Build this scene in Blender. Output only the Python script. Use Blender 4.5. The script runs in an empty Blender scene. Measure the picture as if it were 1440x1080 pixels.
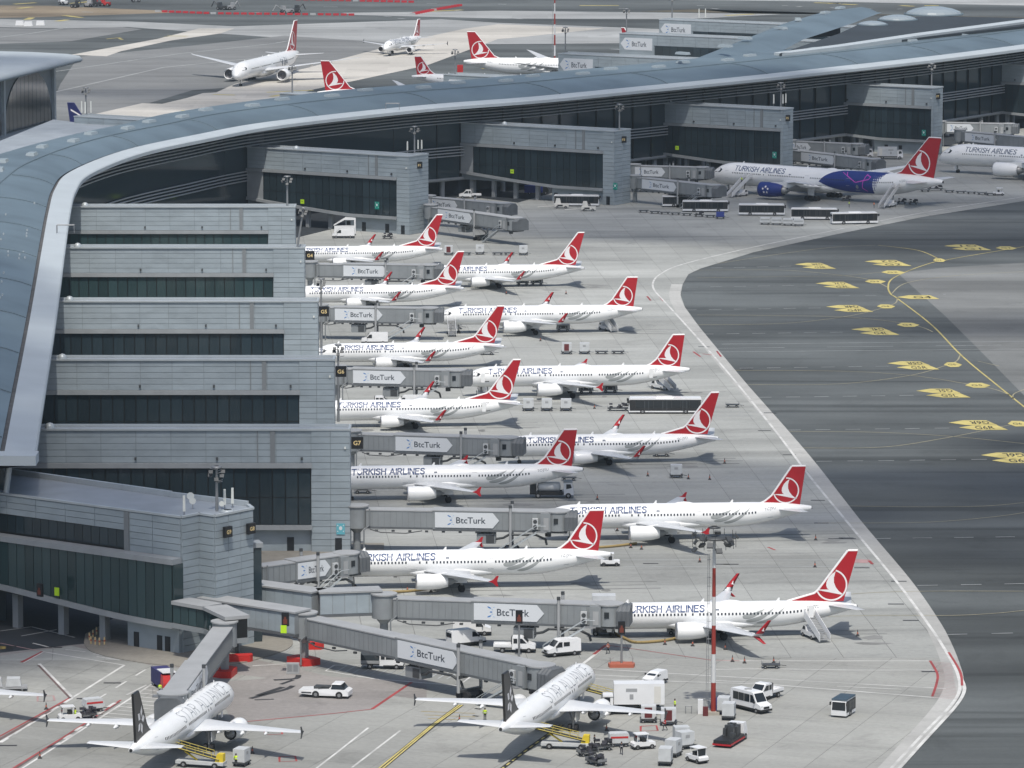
import bpy, bmesh, math, random
from math import sin, cos, pi, radians, sqrt, atan2, hypot, degrees
from mathutils import Vector, Matrix
random.seed(7)
SC = bpy.context.scene
COL = SC.collection

# ---------------------------------------------------------------- camera, sky, sun, exposure
CAM_H = 137.0
FPX = 6905.0                       # focal length in photo pixels (1440 wide)
TILT = math.atan(980.0 / FPX)
cd = bpy.data.cameras.new('camera')
cam = bpy.data.objects.new('camera', cd)
COL.objects.link(cam)
cam.location = (0, 0, CAM_H)
cam.rotation_euler = (pi / 2 - TILT, 0, 0)
cd.sensor_width = 36.0
cd.lens = FPX / 1440.0 * 36.0
cd.clip_start = 1.0
cd.clip_end = 20000.0
SC.camera = cam

SUN_EL, SUN_AZ = radians(62), radians(178)      # azimuth clockwise from +Y
world = bpy.data.worlds.new('World')
SC.world = world
world.use_nodes = True
wn = world.node_tree.nodes
wl = world.node_tree.links
wn.clear()
sky = wn.new('ShaderNodeTexSky')
sky.sky_type = 'NISHITA'
sky.sun_disc = False
sky.sun_elevation = SUN_EL
sky.sun_rotation = SUN_AZ
sky.air_density = 1.0
sky.dust_density = 2.5
sky.ozone_density = 0.6
bgn = wn.new('ShaderNodeBackground')
bgn.inputs['Strength'].default_value = 0.10
wo = wn.new('ShaderNodeOutputWorld')
wl.new(sky.outputs[0], bgn.inputs['Color'])
wl.new(bgn.outputs[0], wo.inputs['Surface'])

sl = bpy.data.lights.new('sun', 'SUN')
sl.energy = 3.05
sl.angle = radians(0.9)
sl.color = (1.0, 0.958, 0.88)
sun = bpy.data.objects.new('sun', sl)
COL.objects.link(sun)
sd = Vector((sin(SUN_AZ) * cos(SUN_EL), cos(SUN_AZ) * cos(SUN_EL), sin(SUN_EL)))
sun.rotation_euler = sd.to_track_quat('Z', 'Y').to_euler()
sun.location = (0, 0, 400)

SC.view_settings.view_transform = 'Standard'
SC.view_settings.look = 'None'
SC.view_settings.exposure = 0.2
SC.view_settings.gamma = 1.0
SC.view_settings.use_curve_mapping = False
SC.render.engine = 'CYCLES'
SC.cycles.max_bounces = 6
SC.cycles.diffuse_bounces = 2
SC.cycles.glossy_bounces = 3
SC.cycles.transmission_bounces = 2
SC.cycles.caustics_reflective = False
SC.cycles.caustics_refractive = False

# ---------------------------------------------------------------- measured positions
_c, _s = cos(TILT), sin(TILT)
def W(px, py, z=0.0):
    """world point at height z seen at photo pixel (px, py)"""
    u = (px - 720) / FPX; v = (py - 540) / FPX
    t = (z - CAM_H) / (-_s - v * _c)
    return Vector((u * t, (_c - v * _s) * t, z))

# ---------------------------------------------------------------- materials
MATS = {}
def mat(name, col, rough=0.5, metal=0.0, var=0.0, vscale=0.5, stretch=(1, 1, 1), bump=0.0, spec=0.5, coat=0.0, emit=None, dirt=0.0, dscale=0.05, obj_rand=0.0):
    if name in MATS: return MATS[name]
    m = bpy.data.materials.new(name)
    m.use_nodes = True
    nt = m.node_tree; N = nt.nodes; Lk = nt.links
    b = N['Principled BSDF']
    b.inputs['Base Color'].default_value = (*col, 1)
    b.inputs['Roughness'].default_value = rough
    b.inputs['Metallic'].default_value = metal
    b.inputs['Specular IOR Level'].default_value = spec
    if coat: b.inputs['Coat Weight'].default_value = coat; b.inputs['Coat Roughness'].default_value = 0.08
    if emit:
        b.inputs['Emission Color'].default_value = (*emit[0], 1); b.inputs['Emission Strength'].default_value = emit[1]
    if var or dirt or obj_rand:
        tc = N.new('ShaderNodeNewGeometry')
        mp = N.new('ShaderNodeMapping'); mp.inputs['Scale'].default_value = stretch
        Lk.new(tc.outputs['Position'], mp.inputs['Vector'])
        last = None
        val = 1.0
        def noise(scale, det=4):
            n = N.new('ShaderNodeTexNoise'); n.inputs['Scale'].default_value = scale; n.inputs['Detail'].default_value = det
            Lk.new(mp.outputs[0], n.inputs['Vector']); return n
        def mapr(src, a0, a1, b0, b1):
            r = N.new('ShaderNodeMapRange'); r.inputs[1].default_value = a0; r.inputs[2].default_value = a1
            r.inputs[3].default_value = b0; r.inputs[4].default_value = b1
            Lk.new(src, r.inputs[0]); return r.outputs[0]
        facs = []
        if var: facs.append(mapr(noise(vscale).outputs[0], 0.3, 0.7, 1 - var, 1 + var))
        if dirt: facs.append(mapr(noise(dscale, 6).outputs[0], 0.45, 0.7, 1.0, 1 - dirt))
        if obj_rand:
            oi = N.new('ShaderNodeObjectInfo'); facs.append(mapr(oi.outputs['Random'], 0, 1, 1 - obj_rand, 1 + obj_rand))
        f = facs[0]
        for g in facs[1:]:
            q = N.new('ShaderNodeMath'); q.operation = 'MULTIPLY'; Lk.new(f, q.inputs[0]); Lk.new(g, q.inputs[1]); f = q.outputs[0]
        sc_ = N.new('ShaderNodeVectorMath'); sc_.operation = 'SCALE'
        sc_.inputs[0].default_value = col
        Lk.new(f, sc_.inputs['Scale']); Lk.new(sc_.outputs[0], b.inputs['Base Color'])
        if bump:
            bp = N.new('ShaderNodeBump'); bp.inputs['Strength'].default_value = bump; bp.inputs['Distance'].default_value = 0.05
            Lk.new(noise(vscale * 3).outputs[0], bp.inputs['Height']); Lk.new(bp.outputs[0], b.inputs['Normal'])
    MATS[name] = m
    return m

STAND_PX = ((1190, 434), (1225, 467), (1280, 515), (1322, 554), (1370, 600), (1418, 645), (1300, 756), (1350, 822), (1400, 892))
def ground_mat(name, col, slab=0.0, rot=0.0, streak=0.12, blotch=0.15, fine=0.06, rough=0.85, tint=(1, 1, 1), cell=7.5, stand_wear=False):
    """pavement: broad blotches, stretched tyre-dirt streaks, fine grain, optional slab-to-slab tone"""
    m = bpy.data.materials.new(name); m.use_nodes = True
    nt = m.node_tree; N = nt.nodes; Lk = nt.links
    b = N['Principled BSDF']; b.inputs['Roughness'].default_value = rough; b.inputs['Specular IOR Level'].default_value = 0.25
    g = N.new('ShaderNodeNewGeometry')
    mp = N.new('ShaderNodeMapping'); mp.inputs['Rotation'].default_value = (0, 0, rot)
    Lk.new(g.outputs['Position'], mp.inputs['Vector'])
    P = mp.outputs[0]
    def noise(scale, st, det=5, rg=0.55, dist=0.0):
        q = N.new('ShaderNodeMapping'); q.inputs['Scale'].default_value = st; Lk.new(P, q.inputs['Vector'])
        n = N.new('ShaderNodeTexNoise'); n.inputs['Scale'].default_value = scale; n.inputs['Detail'].default_value = det
        n.inputs['Roughness'].default_value = rg; n.inputs['Distortion'].default_value = dist
        Lk.new(q.outputs[0], n.inputs['Vector']); return n.outputs[0]
    def mapr(src, a0, a1, b0, b1):
        r = N.new('ShaderNodeMapRange'); r.inputs[1].default_value = a0; r.inputs[2].default_value = a1
        r.inputs[3].default_value = b0; r.inputs[4].default_value = b1; Lk.new(src, r.inputs[0]); return r.outputs[0]
    facs = [mapr(noise(0.0045, (1, 1.6, 1), 4), 0.35, 0.65, 1 - blotch * .8, 1 + blotch * .8), mapr(noise(0.018, (1, 1, 1), 5), 0.3, 0.7, 1 - blotch, 1 + blotch),
            mapr(noise(0.02, (0.22, 1.6, 1), 6), 0.35, 0.7, 1 + streak, 1 - streak),
            mapr(noise(0.12, (0.25, 1.0, 1), 5), 0.3, 0.75, 1 + fine * 1.5, 1 - fine * 1.5),
            mapr(noise(1.3, (1, 1, 1), 4), 0.3, 0.7, 1 - fine, 1 + fine),
            mapr(noise(0.09, (1, 1, 1), 6, 0.7, 1.0), 0.55, 0.75, 1.0, 0.76), mapr(noise(0.05, (.12, 3.0, 1), 4, .6), 0.56, 0.66, 1.0, 1 - streak * .8)]
    if slab:
        dv = N.new('ShaderNodeVectorMath'); dv.operation = 'DIVIDE'; dv.inputs[1].default_value = (cell, cell, 1e9); Lk.new(P, dv.inputs[0])
        fl = N.new('ShaderNodeVectorMath'); fl.operation = 'FLOOR'; Lk.new(dv.outputs[0], fl.inputs[0])
        wnz = N.new('ShaderNodeTexWhiteNoise'); wnz.noise_dimensions = '2D'; Lk.new(fl.outputs[0], wnz.inputs['Vector'])
        facs.append(mapr(wnz.outputs[0], 0, 1, 1 - slab, 1 + slab))
    f = facs[0]
    for h in facs[1:]:
        q = N.new('ShaderNodeMath'); q.operation = 'MULTIPLY'; Lk.new(f, q.inputs[0]); Lk.new(h, q.inputs[1]); f = q.outputs[0]
    if stand_wear:      # rubber worn in along the stand centre lines, broken up along their length
        sp = N.new('ShaderNodeSeparateXYZ'); Lk.new(g.outputs['Position'], sp.inputs[0])
        def mth(op, a, b_):
            q = N.new('ShaderNodeMath'); q.operation = op
            for k, v_ in ((0, a), (1, b_)):
                if isinstance(v_, (int, float)): q.inputs[k].default_value = v_
                else: Lk.new(v_, q.inputs[k])
            return q.outputs[0]
        wob = mapr(noise(0.012, (1, 1, 1), 3), 0, 1, -6, 6)
        v = mth('ADD', mth('SUBTRACT', sp.outputs[1], mth('MULTIPLY', sp.outputs[0], .09)), wob)
        tv = mapr(v, 560, 1200, 0, 1)
        cr = N.new('ShaderNodeValToRGB'); cr.color_ramp.interpolation = 'EASE'
        els = cr.color_ramp.elements; els[0].position = 0; els[0].color = (1, 1, 1, 1); els[1].position = 1; els[1].color = (1, 1, 1, 1)
        for px, py in STAND_PX:
            p = W(px, py); c0 = (p.y - .09 * p.x - 560) / 640
            for dx_, val in ((-.017, 1.04), (0, .68), (.017, 1.04)):
                e = els.new(c0 + dx_); e.color = (val, val, val, 1)
        Lk.new(tv, cr.inputs[0])
        brk = mapr(noise(0.03, (.5, 2.5, 1), 5), .35, .6, 1, .25)
        mixv = mth('ADD', mth('MULTIPLY', mth('SUBTRACT', cr.outputs[0], 1.0), brk), 1.0)
        f = mth('MULTIPLY', f, mixv)
    sc_ = N.new('ShaderNodeVectorMath'); sc_.operation = 'SCALE'; sc_.inputs[0].default_value = col
    Lk.new(f, sc_.inputs['Scale']); Lk.new(sc_.outputs[0], b.inputs['Base Color'])
    MATS[name] = m
    return m

def M(n): return MATS[n]
mat('aircraft_white', (0.84, 0.85, 0.85), 0.32, var=0.03, vscale=0.4, coat=0.25)
mat('wing_grey', (0.58, 0.60, 0.62), 0.4, var=0.06, vscale=0.3)
mat('belly_grey', (0.50, 0.52, 0.54), 0.45, var=0.05)
mat('fin_red', (0.40, 0.009, 0.018), 0.4, var=0.06, vscale=0.3, coat=0.05)
mat('emblem_white', (0.82, 0.80, 0.80), 0.4)
mat('letter_blue', (0.015, 0.05, 0.16), 0.4)
mat('letter_slate', (0.05, 0.08, 0.14), 0.4)
mat('letter_grey', (0.19, 0.21, 0.24), 0.4)
mat('swirl_grey', (0.36, 0.38, 0.38), 0.4)
mat('window_dark', (0.03, 0.035, 0.045), 0.12)
mat('cockpit_glass', (0.02, 0.025, 0.03), 0.06)
mat('door_line', (0.42, 0.44, 0.46), 0.5)
mat('black_rubber', (0.018, 0.018, 0.02), 0.8, var=0.2, vscale=4)
mat('gear_metal', (0.30, 0.31, 0.32), 0.45, 0.4)
mat('bare_metal', (0.55, 0.55, 0.55), 0.3, 0.9)
mat('engine_dark', (0.025, 0.026, 0.028), 0.5)
mat('fan_grey', (0.09, 0.09, 0.10), 0.4, 0.6)
mat('fin_black', (0.022, 0.021, 0.021), 0.4)
mat('livery_blue', (0.010, 0.030, 0.19), 0.45)
mat('livery_magenta', (0.55, 0.07, 0.50), 0.4)
mat('navy', (0.02, 0.025, 0.12), 0.4)
# buildings
mat('cladding', (0.325, 0.378, 0.412), 0.5, 0.05, var=0.07, vscale=0.15, dirt=0.12, dscale=0.35, obj_rand=0.05, stretch=(1, 1, 2))
mat('cladding_joint', (0.225, 0.262, 0.285), 0.6)
mat('coping', (0.46, 0.50, 0.52), 0.4, 0.2, var=0.06, vscale=0.3)
mat('ledge_grey', (0.29, 0.31, 0.325), 0.5, var=0.08, vscale=0.4)
mat('membrane', (0.30, 0.335, 0.37), 0.7, var=0.10, vscale=0.2)
mat('glass_facade', (0.024, 0.038, 0.047), 0.09, spec=0.6, obj_rand=0.25)
mat('glass_green', (0.030, 0.056, 0.060), 0.08, spec=0.6, obj_rand=0.22)
mat('mullion', (0.006, 0.008, 0.009), 0.4)
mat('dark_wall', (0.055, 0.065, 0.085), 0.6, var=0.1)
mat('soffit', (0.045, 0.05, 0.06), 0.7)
mat('louver', (0.40, 0.42, 0.44), 0.45, 0.2)
mat('roof_metal', (0.19, 0.25, 0.285), 0.42, 0.4, var=0.15, vscale=0.03, dirt=0.2, dscale=0.08, stretch=(1, 1, 1))
mat('roof_dark', (0.03, 0.04, 0.05), 0.85, 0.0, var=0.15, vscale=0.05)
mat('roof_edge_white', (0.46, 0.51, 0.54), 0.6, 0.0, var=0.05, vscale=0.2, dirt=0.08, dscale=0.1)
mat('gutter', (0.10, 0.10, 0.10), 0.7, var=0.3, vscale=0.6)
mat('seam', (0.13, 0.175, 0.205), 0.5)
mat('skylight', (0.30, 0.35, 0.38), 0.2, 0.0)
mat('sign_black', (0.012, 0.012, 0.014), 0.4)
mat('sign_gold', (0.75, 0.58, 0.28), 0.5)
mat('sign_cyan', (0.12, 0.42, 0.50), 0.5)
mat('sign_teal', (0.0, 0.26, 0.20), 0.5)
mat('sign_lime', (0.50, 0.78, 0.02), 0.5)
mat('door_dark', (0.015, 0.018, 0.022), 0.4)
mat('line_brown', (0.15, 0.105, 0.10), 0.7, var=0.2, vscale=0.4)
mat('headlight_glass', (0.6, 0.62, 0.62), 0.2)
mat('stand_wear', (0.225, 0.228, 0.222), 0.85, var=0.2, vscale=0.25, dirt=0.3, dscale=0.1)
mat('display_orange', (0.15, 0.035, 0.02), 0.5)
# jet bridges
mat('bridge_grey', (0.26, 0.28, 0.292), 0.5, 0.1, var=0.07, vscale=0.3, dirt=0.08, dscale=0.5)
mat('bridge_roof', (0.36, 0.37, 0.375), 0.6, 0.1, var=0.08, vscale=0.3)
mat('bridge_dark', (0.11, 0.12, 0.13), 0.6, var=0.15)
mat('bridge_rib', (0.20, 0.215, 0.225), 0.55)
mat('billboard', (0.66, 0.69, 0.72), 0.4)
mat('board_text', (0.05, 0.065, 0.085), 0.4)
mat('board_blue', (0.05, 0.20, 0.50), 0.4)
mat('board_pale', (0.35, 0.52, 0.75), 0.4)
mat('steel', (0.28, 0.29, 0.30), 0.45, 0.4, var=0.08)
mat('steel_dark', (0.07, 0.075, 0.08), 0.55, 0.3)
mat('hose_yellow', (0.30, 0.22, 0.09), 0.7)
mat('barrier_red', (0.52, 0.02, 0.015), 0.5, var=0.12, vscale=1)
mat('cone_dark', (0.06, 0.05, 0.05), 0.6)
mat('concrete_pad', (0.40, 0.37, 0.32), 0.85, var=0.12, vscale=0.8)
# vehicles and people
mat('paint_white', (0.76, 0.77, 0.78), 0.35, coat=0.2, var=0.03)
mat('paint_cream', (0.66, 0.65, 0.61), 0.45, var=0.05)
mat('paint_grey', (0.32, 0.33, 0.34), 0.5, var=0.08)
mat('container_white', (0.55, 0.57, 0.58), 0.5, 0.1, var=0.07, vscale=1.2)
mat('container_red', (0.12, 0.018, 0.02), 0.6, var=0.1)
mat('paint_red', (0.50, 0.03, 0.03), 0.4)
mat('paint_blue', (0.03, 0.05, 0.25), 0.5)
mat('tarp_blue', (0.035, 0.035, 0.13), 0.7, var=0.2, vscale=2)
mat('tarp_dark', (0.03, 0.04, 0.05), 0.7, var=0.2, vscale=2)
mat('roof_teal', (0.035, 0.065, 0.09), 0.4)
mat('paint_yellow', (0.66, 0.50, 0.03), 0.5, var=0.08)
mat('rail_yellow', (0.45, 0.37, 0.08), 0.55)
mat('vehicle_glass', (0.02, 0.025, 0.03), 0.08)
mat('trim_black', (0.02, 0.021, 0.023), 0.5)
mat('hivis', (0.62, 0.85, 0.03), 0.7)
mat('hivis_orange', (0.85, 0.20, 0.05), 0.7)
mat('trousers', (0.02, 0.022, 0.03), 0.8)
mat('skin', (0.38, 0.22, 0.15), 0.6)
mat('hair', (0.03, 0.02, 0.015), 0.7)
mat('luggage', (0.045, 0.045, 0.055), 0.7, var=0.6, vscale=1.5)
mat('mast_red', (0.28, 0.035, 0.025), 0.5)
mat('mast_white', (0.60, 0.61, 0.61), 0.5)
mat('antenna_white', (0.72, 0.74, 0.70), 0.5)
mat('cone_orange', (0.42, 0.12, 0.07), 0.6)
mat('bollard_cream', (0.60, 0.47, 0.25), 0.6)
# paint on the ground
mat('line_white', (0.62, 0.62, 0.60), 0.7, var=0.14, vscale=0.5, dirt=0.35, dscale=0.15)
mat('line_faint', (0.40, 0.42, 0.42), 0.7, var=0.2, vscale=0.3, dirt=0.35, dscale=0.1)
mat('line_yellow', (0.52, 0.44, 0.16), 0.7, var=0.15, vscale=0.5, dirt=0.4, dscale=0.1)
mat('line_tan', (0.36, 0.33, 0.22), 0.7, var=0.15, vscale=0.5, dirt=0.3, dscale=0.1)
mat('line_ochre', (0.40, 0.30, 0.08), 0.7, var=0.15, vscale=0.5, dirt=0.3, dscale=0.1)
mat('mark_yellow', (0.58, 0.49, 0.17), 0.7, var=0.12, vscale=0.5, dirt=0.3, dscale=0.15)
mat('line_red', (0.36, 0.06, 0.06), 0.7, var=0.14, vscale=0.5, dirt=0.35, dscale=0.15)
mat('line_pink', (0.38, 0.24, 0.235), 0.7, var=0.14, vscale=0.5)
mat('line_black', (0.02, 0.02, 0.02), 0.7, var=0.2, vscale=0.5)
mat('drain', (0.04, 0.04, 0.042), 0.6)
mat('tyre_mark', (0.035, 0.036, 0.04), 0.8, var=0.3, vscale=0.3)

# ---------------------------------------------------------------- mesh building
class MB:
    def __init__(s): s.v = []; s.f = []; s.m = []; s.s = []; s.T = None
    def add(s, vs, fs, mi=0, smooth=False):
        o = len(s.v)
        if s.T is not None: vs = [s.T @ Vector(v) for v in vs]
        s.v += [tuple(v) for v in vs]
        for f in fs:
            s.f.append([i + o for i in f]); s.m.append(mi); s.s.append(smooth)
        return s
    def box(s, x0, x1, y0, y1, z0, z1, mi=0, tx=0, ty=0):
        """box; tx, ty shrink the top"""
        vs = [(x0, y0, z0), (x1, y0, z0), (x1, y1, z0), (x0, y1, z0), (x0 + tx, y0 + ty, z1), (x1 - tx, y0 + ty, z1), (x1 - tx, y1 - ty, z1), (x0 + tx, y1 - ty, z1)]
        return s.add(vs, [(0, 3, 2, 1), (4, 5, 6, 7), (0, 1, 5, 4), (1, 2, 6, 5), (2, 3, 7, 6), (3, 0, 4, 7)], mi)
    def prism(s, poly, z0, z1, mi=0):
        n = len(poly)
        a = sum(poly[i][0] * poly[(i + 1) % n][1] - poly[(i + 1) % n][0] * poly[i][1] for i in range(n))
        if a < 0: poly = poly[::-1]
        vs = [(p[0], p[1], z0) for p in poly] + [(p[0], p[1], z1) for p in poly]
        fs = [tuple(range(n))[::-1], tuple(range(n, 2 * n))] + [(i, (i + 1) % n, n + (i + 1) % n, n + i) for i in range(n)]
        return s.add(vs, fs, mi)
    def side(s, poly, y0, y1, mi=0, smooth=False):
        """outline in x,z pushed from y0 to y1"""
        n = len(poly)
        a = sum(poly[i][0] * poly[(i + 1) % n][1] - poly[(i + 1) % n][0] * poly[i][1] for i in range(n))
        if a < 0: poly = poly[::-1]
        if y1 < y0: y0, y1 = y1, y0
        vs = [(p[0], y0, p[1]) for p in poly] + [(p[0], y1, p[1]) for p in poly]
        fs = [tuple(range(n)), tuple(range(n, 2 * n))[::-1]] + [((i + 1) % n, i, n + i, n + (i + 1) % n) for i in range(n)]
        return s.add(vs, fs, mi, smooth)
    def cyl(s, a, b, r, r2=None, n=8, mi=0, smooth=True, caps=True):
        a = Vector(a); b = Vector(b); r2 = r if r2 is None else r2
        d = (b - a).normalized()
        u = d.orthogonal().normalized(); w = d.cross(u)
        vs = []
        for c, rr in ((a, r), (b, r2)):
            for i in range(n):
                t = 2 * pi * i / n; vs.append(c + (u * cos(t) + w * sin(t)) * rr)
        s.add(vs, [(i, (i + 1) % n, n + (i + 1) % n, n + i) for i in range(n)], mi, smooth)
        if caps: s.add(vs, [tuple(range(n))[::-1], tuple(range(n, 2 * n))], mi)
        return s
    def path(s, pts, r, n=6, mi=0):
        for a, b in zip(pts, pts[1:]): s.cyl(a, b, r, n=n, mi=mi)
        return s
    def rings(s, rings, mi=0, smooth=True, cap=True, closed=True):
        n = len(rings[0]); vs = [p for r in rings for p in r]; fs = []
        for k in range(len(rings) - 1):
            for i in range(n if closed else n - 1):
                j = (i + 1) % n
                fs.append((k * n + i, k * n + j, (k + 1) * n + j, (k + 1) * n + i))
        s.add(vs, fs, mi, smooth)
        if cap: s.add(vs, [tuple(range(n))[::-1], tuple(range((len(rings) - 1) * n, len(rings) * n))], mi)
        return s
    def lathe(s, prof, c=(0, 0, 0), axis='z', n=16, mi=0, smooth=True, cap=False):
        R = []
        for t, r in prof:
            ring = []
            for i in range(n):
                a = 2 * pi * i / n; p, q = cos(a) * r, sin(a) * r
                ring.append((c[0] + p, c[1] + q, c[2] + t) if axis == 'z' else (c[0] + t, c[1] + p, c[2] + q))
            R.append(ring)
        return s.rings(R, mi, smooth, cap)
    def sheet(s, pts, mi=0):
        return s.add([tuple(p) for p in pts], [tuple(range(len(pts)))], mi)
    def mesh(s, name, mats):
        me = bpy.data.meshes.new(name)
        me.from_pydata(s.v, [], s.f)
        for m in (mats if isinstance(mats, (list, tuple)) else [mats]): me.materials.append(M(m) if isinstance(m, str) else m)
        me.polygons.foreach_set('material_index', s.m)
        me.polygons.foreach_set('use_smooth', s.s)
        me.update()
        return me
    def build(s, name, mats, parent=None, loc=None, rz=0.0, kind=None, label=None):
        return link(name, s.mesh(name, mats), parent, loc, rz, kind, label)

def link(name, me, parent=None, loc=None, rz=0.0, kind=None, label=None):
    o = bpy.data.objects.new(name, me); COL.objects.link(o)
    if parent is not None: o.parent = parent
    if loc is not None: o.location = loc
    if rz: o.rotation_euler = (0, 0, rz)
    if kind: o['kind'] = kind
    if label: o['label'] = label
    return o

def thing(name, label, cat, loc=(0, 0, 0), rz=0.0, group=None):
    o = bpy.data.objects.new(name, None); COL.objects.link(o)
    o.location = loc; o.rotation_euler = (0, 0, rz)
    o['label'] = label; o['category'] = cat
    if group: o['group'] = group
    KIDS[o.name] = []
    return o
KIDS = {}
def tag(o, label, cat, group=None):
    o['label'] = label; o['category'] = cat
    if group: o['group'] = group
    return o
def children(o): return [c for c in ALLC.get(o.name, [])]
ALLC = {}
def index_children():
    ALLC.clear()
    for o in bpy.data.objects:
        if o.parent: ALLC.setdefault(o.parent.name, []).append(o)
def copy_tree(o, parent=None, skip=(), first=True):
    if first: index_children()
    c = o.copy(); COL.objects.link(c)
    if parent is not None: c.parent = parent
    for ch in ALLC.get(o.name, []):
        if ch.name.split('.')[0] in skip: continue
        copy_tree(ch, c, skip, False)
    return c
def dup(proto, label, loc, rz, group=None, skip=()):
    c = copy_tree(proto, None, skip)
    c.location = loc; c.rotation_euler = (0, 0, rz); c['label'] = label
    if group: c['group'] = group
    return c
PROTOS = []
def use(proto, label, loc, rz, group=None, skip=()):
    """first use moves the prototype itself, later ones copy it"""
    if proto.get('_used') is None and not skip:
        proto['_used'] = 1
        proto.location = loc; proto.rotation_euler = (0, 0, rz); proto['label'] = label
        if group: proto['group'] = group
        return proto
    c = dup(proto, label, loc, rz, group, skip)
    return c

_txt = {}
def text_mesh2d(txt, h=1.0, width=None, bold=0.0, shear=0.0, cuts=0):
    """flat letters as (verts2d, faces), cap height h, optional total width"""
    key = (txt, h, width, bold, shear, cuts)
    if key in _txt: return _txt[key]
    cu = bpy.data.curves.new('t', 'FONT'); cu.body = txt; cu.offset = bold; cu.shear = shear; cu.resolution_u = 2
    o = bpy.data.objects.new('t', cu); COL.objects.link(o)
    dg = bpy.context.evaluated_depsgraph_get(); dg.update()
    me = bpy.data.meshes.new_from_object(o.evaluated_get(dg))
    bpy.data.objects.remove(o); bpy.data.curves.remove(cu)
    bm = bmesh.new(); bm.from_mesh(me); bpy.data.meshes.remove(me)
    xs = [v.co.x for v in bm.verts]; ys = [v.co.y for v in bm.verts]
    x0, x1 = min(xs), max(xs)
    cap = 0.69
    sy = h / cap; sx = (width / (x1 - x0)) if width else sy
    for v in bm.verts: v.co.x = (v.co.x - x0) * sx; v.co.y = v.co.y * sy
    for k in range(cuts):
        z = h * (k + 0.5) / cuts
        bmesh.ops.bisect_plane(bm, geom=bm.verts[:] + bm.edges[:] + bm.faces[:], plane_co=(0, z, 0), plane_no=(0, 1, 0))
    bm.verts.index_update()
    r = ([(v.co.x, v.co.y) for v in bm.verts], [[v.index for v in f.verts] for f in bm.faces])
    bm.free()
    _txt[key] = r
    return r

STROKES = {   # unit-height skeletons: polylines, advance
 'T': ([[(0, 1), (.8, 1)], [(.4, 1), (.4, 0)]], .8), 'U': ([[(0, 1), (0, .35), (.09, .1), (.36, 0), (.63, .1), (.72, .35), (.72, 1)]], .72),
 'R': ([[(0, 0), (0, 1), (.45, 1), (.64, .9), (.68, .72), (.64, .56), (.45, .46), (0, .46)], [(.38, .46), (.72, 0)]], .72), 'K': ([[(0, 0), (0, 1)], [(.68, 1), (.02, .42)], [(.22, .6), (.74, 0)]], .74),
 'I': ([[(0, 0), (0, 1)]], .0), 'S': ([[(.66, .86), (.5, .98), (.24, 1), (.05, .88), (.05, .68), (.2, .56), (.5, .46), (.66, .34), (.66, .14), (.48, .01), (.2, 0), (0, .14)]], .68),
 'H': ([[(0, 0), (0, 1)], [(.74, 0), (.74, 1)], [(0, .5), (.74, .5)]], .74), 'A': ([[(0, 0), (.42, 1), (.84, 0)], [(.16, .32), (.68, .32)]], .84),
 'L': ([[(0, 1), (0, 0), (.6, 0)]], .6), 'N': ([[(0, 0), (0, 1), (.74, 0), (.74, 1)]], .74), 'E': ([[(.64, 1), (0, 1), (0, 0), (.64, 0)], [(0, .5), (.56, .5)]], .64),
 'C': ([[(.78, .84), (.6, .97), (.36, 1), (.1, .8), (0, .5), (.1, .2), (.36, 0), (.6, .03), (.78, .16)]], .78), ' ': ([], .22)}
_st = {}
def stroke_text(txt, h, width, w):
    """even-weight capitals as short quads: (verts2d, faces)"""
    key = (txt, h, width, w)
    if key in _st: return _st[key]
    gap = .31; tot = sum(STROKES[c][1] for c in txt) + gap * (len(txt) - 1)
    k = width / tot; V = []; F = []; x = 0
    for c in txt:
        pl, adv = STROKES[c]
        for P in pl:
            Q = [((x + a) * k, b * (h - w) + w / 2) for a, b in P]
            for a, b in zip(Q, Q[1:]):
                d = Vector((b[0] - a[0], b[1] - a[1])); L_ = d.length; d.normalize(); n = Vector((-d.y, d.x)) * w / 2; e = d * w * .42
                m = max(1, int(L_ / .35))
                p0 = Vector(a) - e; p1 = Vector(b) + e
                for i in range(m):
                    q0 = p0.lerp(p1, i / m); q1 = p0.lerp(p1, (i + 1) / m); o = len(V)
                    V += [tuple(q0 - n), tuple(q1 - n), tuple(q1 + n), tuple(q0 + n)]; F.append([o, o + 1, o + 2, o + 3])
        x += adv + gap
    _st[key] = (V, F); return V, F
# ================================================================ GROUND
ground_mat('asphalt', (0.088, 0.097, 0.098), streak=0.40, blotch=0.24, fine=0.05, stand_wear=True)
ground_mat('asphalt_pale', (0.20, 0.205, 0.205), streak=0.22, blotch=0.12, fine=0.04)
ground_mat('asphalt_worn', (0.155, 0.16, 0.157), streak=0.3, blotch=0.2, fine=0.05)
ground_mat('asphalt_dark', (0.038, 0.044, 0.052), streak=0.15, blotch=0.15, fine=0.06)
ground_mat('apron_concrete', (0.318, 0.326, 0.312), slab=0.05, rot=-radians(4.2), streak=0.21, blotch=0.15, fine=0.065)
ground_mat('apron_concrete_skew', (0.322, 0.326, 0.308), slab=0.05, rot=-radians(-19), streak=0.14, blotch=0.15, fine=0.065)
ground_mat('joint_filler', (0.15, 0.15, 0.148), streak=0.1, blotch=0.1)
ground_mat('taxi_concrete', (0.50, 0.48, 0.44), slab=0.05, streak=0.16, blotch=0.10, fine=0.05, cell=15)
ground_mat('taxi_concrete_grey', (0.33, 0.34, 0.34), slab=0.05, streak=0.2, blotch=0.12, fine=0.05, cell=15)
ground_mat('dry_earth', (0.22, 0.18, 0.13), streak=0.25, blotch=0.25, fine=0.12)
ground_mat('dry_grass', (0.12, 0.105, 0.075), streak=0.25, blotch=0.25, fine=0.12)
ground_mat('edge_concrete', (0.40, 0.40, 0.385), streak=0.1, blotch=0.1, fine=0.06)
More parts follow.
